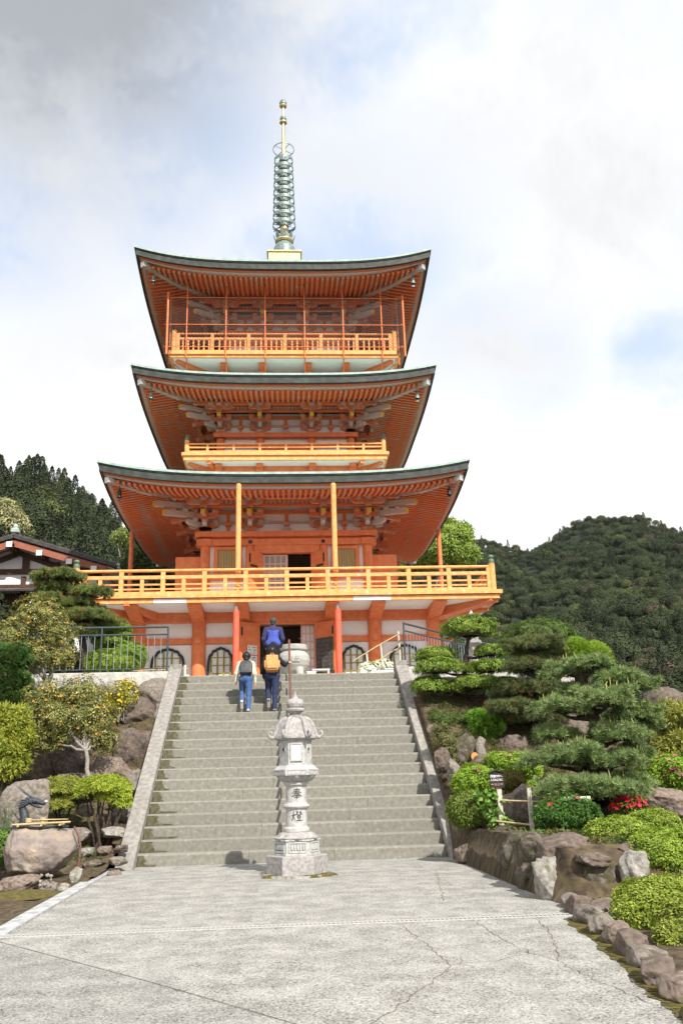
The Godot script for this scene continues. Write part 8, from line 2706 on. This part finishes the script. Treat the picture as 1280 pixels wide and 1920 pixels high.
# J holds joints in metres with the feet at y = 0 and the figure facing -z
func person(label: String, at: Vector3, turn: float, s: float, J: Dictionary, C: Dictionary) -> Node3D:
	var P := thing("person", label, "person", "people on the stairs and landing", at, turn)
	for k in J: J[k] = J[k] * s
	var skin := mat(lin(0.55, 0.33, 0.23), 0.6)
	var nk: Vector3 = J.neck
	var hd: Vector3 = J.head
	var up := (hd - nk).normalized()
	var fw: Vector3 = J.get("look", Vector3(0, -0.1, -1)).normalized()
	var rt := fw.cross(up).normalized()
	# body under the clothes, one surface with head, hands and ankles
	var body := [[J.pelvis, J.waist, 0.11 * s, 0.095 * s], [J.waist, J.chest, 0.095 * s, 0.115 * s], [J.chest, nk, 0.10 * s, 0.05 * s], [nk, hd - up * 0.02 * s, 0.048 * s, 0.052 * s]]
	for e in ["l", "r"]:
		body.append([J.chest, J["sh_" + e], 0.08 * s, 0.048 * s])
		body.append([J["sh_" + e], J["el_" + e], 0.046 * s, 0.036 * s])
		body.append([J["el_" + e], J["wr_" + e], 0.036 * s, 0.024 * s])
		body.append([J.pelvis, J["hip_" + e], 0.10 * s, 0.078 * s])
		body.append([J["hip_" + e], J["kn_" + e], 0.078 * s, 0.052 * s])
		body.append([J["kn_" + e], J["an_" + e], 0.050 * s, 0.034 * s])
	var head := [[hd + up * 0.03 * s - fw * 0.012 * s, hd + up * 0.03 * s + fw * 0.012 * s, 0.088 * s, 0.084 * s], [hd + up * 0.0 * s + fw * 0.02 * s, hd - up * 0.065 * s + fw * 0.052 * s, 0.068 * s, 0.036 * s], [hd - up * 0.1 * s, hd, 0.045 * s, 0.06 * s]]
	head.append([hd + up * 0.008 * s + fw * 0.088 * s, hd - up * 0.018 * s + fw * 0.104 * s, 0.009 * s, 0.013 * s])
	for e in [-1.0, 1.0]:
		head.append([hd + rt * e * 0.083 * s + up * 0.015 * s, hd + rt * e * 0.086 * s - up * 0.022 * s, 0.014 * s, 0.010 * s])
	var hl := hand(J.wr_l, (J.wr_l - J.el_l).normalized(), J.get("hn_l", Vector3(-1, 0, 0)), 1.0, C.get("grip_l", 0.2), s)
	var hr := hand(J.wr_r, C.get("hd_r", (J.wr_r - J.el_r).normalized()), J.get("hn_r", Vector3(1, 0, 0)), -1.0, C.get("grip_r", 0.2), s)
	part("body", fleshed([[body, 0.018 * s, 0.03], [head, 0.008 * s, 0.02], [hl, 0.005, 0.006], [hr, 0.005, 0.006]]), skin, P)
	var g := Geo.new()
	for e in [-1.0, 1.0]:
		g.lathe([Vector2(0, -0.006), Vector2(0.008, -0.003), Vector2(0.008, 0.003), Vector2(0, 0.006)], 8, Transform3D(Basis(), hd + (up * 0.012 + fw * 0.083 + rt * e * 0.032) * s))
	g.bar(hd + (-up * 0.045 + fw * 0.088 - rt * 0.022) * s, hd + (-up * 0.045 + fw * 0.088 + rt * 0.022) * s, 0.006, 0.006)
	part("face_features", g.mesh(), mat(lin(0.06, 0.03, 0.025), 0.5), P)
	# hair
	var hair := [[hd + (up * 0.045 - fw * 0.022) * s, hd + (up * 0.05 + fw * 0.030) * s, C.puff * 0.094 * s, 0.076 * s], [hd + (up * 0.02 - fw * 0.03) * s, hd + (-up * C.hair - fw * 0.035) * s, C.puff * 0.090 * s, C.hair_r * s]]
	for e in [-1.0, 1.0]:
		if C.hair > 0.07: hair.append([hd + (up * 0.02 - fw * 0.01 + rt * e * 0.055) * s, hd + (-up * (C.hair - 0.01) - fw * 0.02 + rt * e * 0.055) * s, 0.05 * s, 0.035 * s])
	part("hair", fleshed([[hair, 0.009 * s, 0.03]]), C.hair_m, P)
	# trousers
	var tr := [[J.pelvis + Vector3(0, 0.06, 0) * s, J.pelvis, 0.122 * s, 0.130 * s]]
	for e in ["l", "r"]:
		tr.append([J.pelvis, J["hip_" + e], 0.115 * s, 0.100 * s])
		tr.append([J["hip_" + e], J["kn_" + e], 0.104 * s, 0.078 * s])
		tr.append([J["kn_" + e], J["an_" + e], 0.074 * s, 0.062 * s])
	part("trousers", fleshed([[tr, 0.016 * s, 0.035]]), C.trousers, P)
	# jacket with sleeves
	var jk := [[J.waist, J.chest, 0.118 * s, 0.130 * s], [J.chest, nk - up * 0.03 * s, 0.128 * s, 0.065 * s]]
	for e in [-1.0, 1.0]:
		jk.append([J.pelvis + Vector3(e * C.hem_r * 0.55, C.hem + 0.1, 0) * s, J.waist + Vector3(e * 0.05, 0, 0) * s, 0.105 * s, 0.105 * s])
		jk.append([J.waist + Vector3(e * 0.05, 0, 0) * s, J.chest + Vector3(e * 0.05, 0, 0) * s, 0.105 * s, 0.112 * s])
	var sl := []
	for e in ["l", "r"]:
		jk.append([J.chest + Vector3(0, 0.02, 0) * s, J["sh_" + e], 0.11 * s, 0.068 * s])
		var cuff: Vector3 = J["el_" + e].lerp(J["wr_" + e], 0.92)
		sl.append([J["sh_" + e], J["el_" + e], 0.074 * s, 0.062 * s])
		sl.append([J["el_" + e], cuff, 0.055 * s, 0.042 * s])
	if C.has("sleeves"):
		part("jacket", fleshed([[jk, 0.016 * s, 0.04]]), C.jacket, P)
		part("sleeves", fleshed([[sl, 0.014 * s, 0.03]]), C.sleeves, P)
		var yk := [[J.chest + Vector3(0, 0.05, 0) * s, nk - up * 0.03 * s, 0.137 * s, 0.068 * s]]
		for e in ["l", "r"]: yk.append([J.chest + Vector3(0, 0.075, 0) * s, J["sh_" + e], 0.108 * s, 0.072 * s])
		part("yoke", fleshed([[yk, 0.014 * s, 0.04]]), C.sleeves, P)
	else:
		part("jacket", fleshed([[jk + sl, 0.016 * s, 0.035]]), C.jacket, P)
	# shoes: upper and pale sole
	for e in ["l", "r"]:
		var an: Vector3 = J["an_" + e]
		var toe: Vector3 = J["toe_" + e]
		var dn: Vector3 = (an - toe).cross(Vector3(1, 0, 0)).normalized()
		if dn.dot(J["kn_" + e] - an) > 0.0: dn = -dn
		var heel: Vector3 = an - (toe - an).normalized() * 0.03 * s + dn * 0.035 * s
		var shoe := part("shoe", fleshed([[[[heel, toe + dn * 0.0 * s, 0.036 * s, 0.032 * s], [an, an.lerp(toe, 0.4), 0.042 * s, 0.040 * s]], 0.011 * s, 0.02]]), C.shoe, P)
		g = Geo.new()
		var fd := (toe - heel).normalized()
		g.cham(Transform3D(Basis(Vector3(1, 0, 0), -dn, Vector3(1, 0, 0).cross(-dn)), (heel + toe) * 0.5 + dn * 0.032 * s), Vector3(0.078, 0.024, (toe - heel).length() + 0.07) * s, 0.01)
		part("sole", g.mesh(), C.sole, shoe)
	return P


func build_people() -> void:
	var black_hair := mat(lin(0.012, 0.011, 0.012), 0.4)
	var foot := 14 * STEP_RISE
	# climber in the cream jacket
	var J := {
		"pelvis": Vector3(0, 0.90, -0.12), "waist": Vector3(0, 1.05, -0.17), "chest": Vector3(0, 1.24, -0.25), "neck": Vector3(0, 1.37, -0.30), "head": Vector3(0.005, 1.485, -0.345),
		"sh_l": Vector3(-0.165, 1.30, -0.26), "el_l": Vector3(-0.245, 1.04, -0.20), "wr_l": Vector3(-0.265, 0.80, -0.24), "sh_r": Vector3(0.165, 1.30, -0.26), "el_r": Vector3(0.235, 1.03, -0.22), "wr_r": Vector3(0.245, 0.78, -0.28),
		"hip_l": Vector3(-0.085, 0.88, -0.13), "kn_l": Vector3(-0.10, 0.56, -0.33), "an_l": Vector3(-0.095, 0.28, -0.02), "toe_l": Vector3(-0.10, 0.15, -0.12),
		"hip_r": Vector3(0.085, 0.88, -0.12), "kn_r": Vector3(0.085, 0.47, -0.10), "an_r": Vector3(0.075, 0.085, 0.02), "toe_r": Vector3(0.075, 0.048, -0.15),
		"look": Vector3(0, 0.02, -1)}
	var cream := cloth(0.66, 0.60, 0.46, 301)
	person("person in a cream jacket and blue jeans climbing the stairs, left of the two climbers", Vector3(-1.07, foot, -4.52), 0.0, 0.91, J, {"hair": 0.06, "hair_r": 0.075, "puff": 1.18, "hair_m": black_hair, "trousers": cloth(0.055, 0.105, 0.24, 302), "jacket": cream, "hem": 0.08, "hem_r": 0.142, "shoe": mat(lin(0.62, 0.62, 0.62), 0.8), "sole": mat(lin(0.70, 0.68, 0.64), 0.8)})
	backpack("black leather backpack worn by the person in the cream jacket", Vector3(-1.065, foot + 1.05, -4.562), 0.16, Vector3(0.17, 0.18, 0.075), tmat(ntex([[0.0, 0.02, 0.02, 0.022], [0.7, 0.05, 0.05, 0.053], [1.0, 0.12, 0.12, 0.125]], 303, 0.03, 4), 0.4, 0.35, M.fine, 0.8), true)
	# climber in the black coat, holding the rail
	J = {
		"pelvis": Vector3(0, 0.92, -0.12), "waist": Vector3(0, 1.07, -0.15), "chest": Vector3(0, 1.27, -0.20), "neck": Vector3(0, 1.42, -0.235), "head": Vector3(0.0, 1.545, -0.26),
		"sh_l": Vector3(-0.17, 1.34, -0.21), "el_l": Vector3(-0.235, 1.09, -0.18), "wr_l": Vector3(-0.20, 0.87, -0.30), "sh_r": Vector3(0.17, 1.34, -0.21), "el_r": Vector3(0.33, 1.205, -0.22), "wr_r": Vector3(0.415, 1.265, -0.34),
		"hip_l": Vector3(-0.085, 0.90, -0.12), "kn_l": Vector3(-0.095, 0.58, -0.32), "an_l": Vector3(-0.085, 0.30, -0.03), "toe_l": Vector3(-0.085, 0.17, -0.13),
		"hip_r": Vector3(0.085, 0.90, -0.12), "kn_r": Vector3(0.08, 0.48, -0.09), "an_r": Vector3(0.065, 0.085, 0.02), "toe_r": Vector3(0.065, 0.048, -0.15),
		"look": Vector3(0.05, 0.0, -1), "hn_r": Vector3(0.2, 0.95, 0.1)}
	person("person in a black coat climbing the stairs with one hand on the rail", Vector3(-0.435, foot, -4.52), 0.0, 0.95, J, {"hair": 0.13, "hair_r": 0.085, "puff": 1.15, "hair_m": black_hair, "trousers": cloth(0.022, 0.032, 0.075, 304), "jacket": cloth(0.014, 0.014, 0.018, 305), "hem": 0.06, "hem_r": 0.15, "shoe": mat(lin(0.05, 0.045, 0.045), 0.8), "sole": mat(lin(0.62, 0.58, 0.52), 0.8), "grip_r": 0.9, "hd_r": Vector3(0.75, 0.25, -0.3).normalized()})
	backpack("tan rucksack worn by the person in the black coat", Vector3(-0.43, foot + 1.145, -4.515), 0.10, Vector3(0.172, 0.235, 0.095), cloth(0.52, 0.26, 0.10, 306), false)
	# man in the blue jacket at the top
	J = {
		"pelvis": Vector3(0, 0.92, 0), "waist": Vector3(0, 1.07, 0.0), "chest": Vector3(0, 1.30, -0.01), "neck": Vector3(0, 1.46, -0.02), "head": Vector3(0.01, 1.585, -0.035),
		"sh_l": Vector3(-0.195, 1.38, 0), "el_l": Vector3(-0.265, 1.11, 0.03), "wr_l": Vector3(-0.20, 0.90, -0.10), "sh_r": Vector3(0.195, 1.38, 0), "el_r": Vector3(0.265, 1.11, 0.03), "wr_r": Vector3(0.20, 0.90, -0.10),
		"hip_l": Vector3(-0.09, 0.90, 0), "kn_l": Vector3(-0.11, 0.50, -0.03), "an_l": Vector3(-0.12, 0.085, 0.02), "toe_l": Vector3(-0.13, 0.048, -0.16),
		"hip_r": Vector3(0.09, 0.90, 0), "kn_r": Vector3(0.11, 0.50, -0.03), "an_r": Vector3(0.12, 0.085, 0.02), "toe_r": Vector3(0.13, 0.048, -0.16),
		"look": Vector3(0.25, -0.02, -1)}
	person("man in a blue jacket with navy sleeves standing before the temple door", Vector3(-0.43, LAND, -7.35), 0.0, 1.0, J, {"hair": 0.045, "hair_r": 0.06, "puff": 1.05, "hair_m": mat(lin(0.05, 0.05, 0.05), 0.7), "trousers": cloth(0.014, 0.014, 0.018, 307), "jacket": cloth(0.07, 0.10, 0.42, 308), "sleeves": cloth(0.035, 0.037, 0.10, 309), "hem": -0.02, "hem_r": 0.20, "shoe": M.black, "sole": M.black})


func backpack(label: String, at: Vector3, lean: float, size: Vector3, mt: Material, leather: bool) -> void:
	var B := thing("backpack", label, "backpack", "", at)
	B.rotation.x = -lean - 0.25
	part("pack", pillow(size, 0.72), mt, B)
	var g := Geo.new()
	if leather:
		part("flap", pillow(Vector3(size.x * 0.96, size.y * 0.16, size.z * 1.05), 0.8), mt, B, Transform3D(Basis(), Vector3(0, -size.y * 0.66, 0.004)))
		part("top_fold", pillow(Vector3(size.x * 0.80, 0.03, size.z * 0.6), 0.7), mt, B, Transform3D(Basis(), Vector3(0, size.y * 0.92, 0)))
	else:
		part("pocket", pillow(Vector3(size.x * 0.85, size.y * 0.40, size.z * 0.55), 0.7), mt, B, Transform3D(Basis(), Vector3(0, -size.y * 0.38, size.z * 0.72)))
		for s in [-1.0, 1.0]:
			part("side_pocket", pillow(Vector3(0.03, size.y * 0.5, size.z * 0.6), 0.6), mt, B, Transform3D(Basis(), Vector3(s * size.x * 0.95, -0.02, -0.01)))
	g.tube([Vector3(-0.05, size.y * 0.9, -0.02), Vector3(-0.035, size.y + 0.05, -0.025), Vector3(0.035, size.y + 0.05, -0.025), Vector3(0.05, size.y * 0.9, -0.02)], [0.009, 0.010, 0.010, 0.009], 6)
	part("handle", g.mesh(), mt, B)
	for s in [-1.0, 1.0]:
		g = Geo.new()
		g.tube([Vector3(s * 0.055, size.y * 0.9, -size.z * 0.6), Vector3(s * 0.085, size.y * 0.98 + 0.03, -size.z - 0.03), Vector3(s * 0.10, size.y * 0.85, -size.z - 0.11)], [0.018, 0.02, 0.018], 7)
		part("strap", g.mesh(), mt, B)
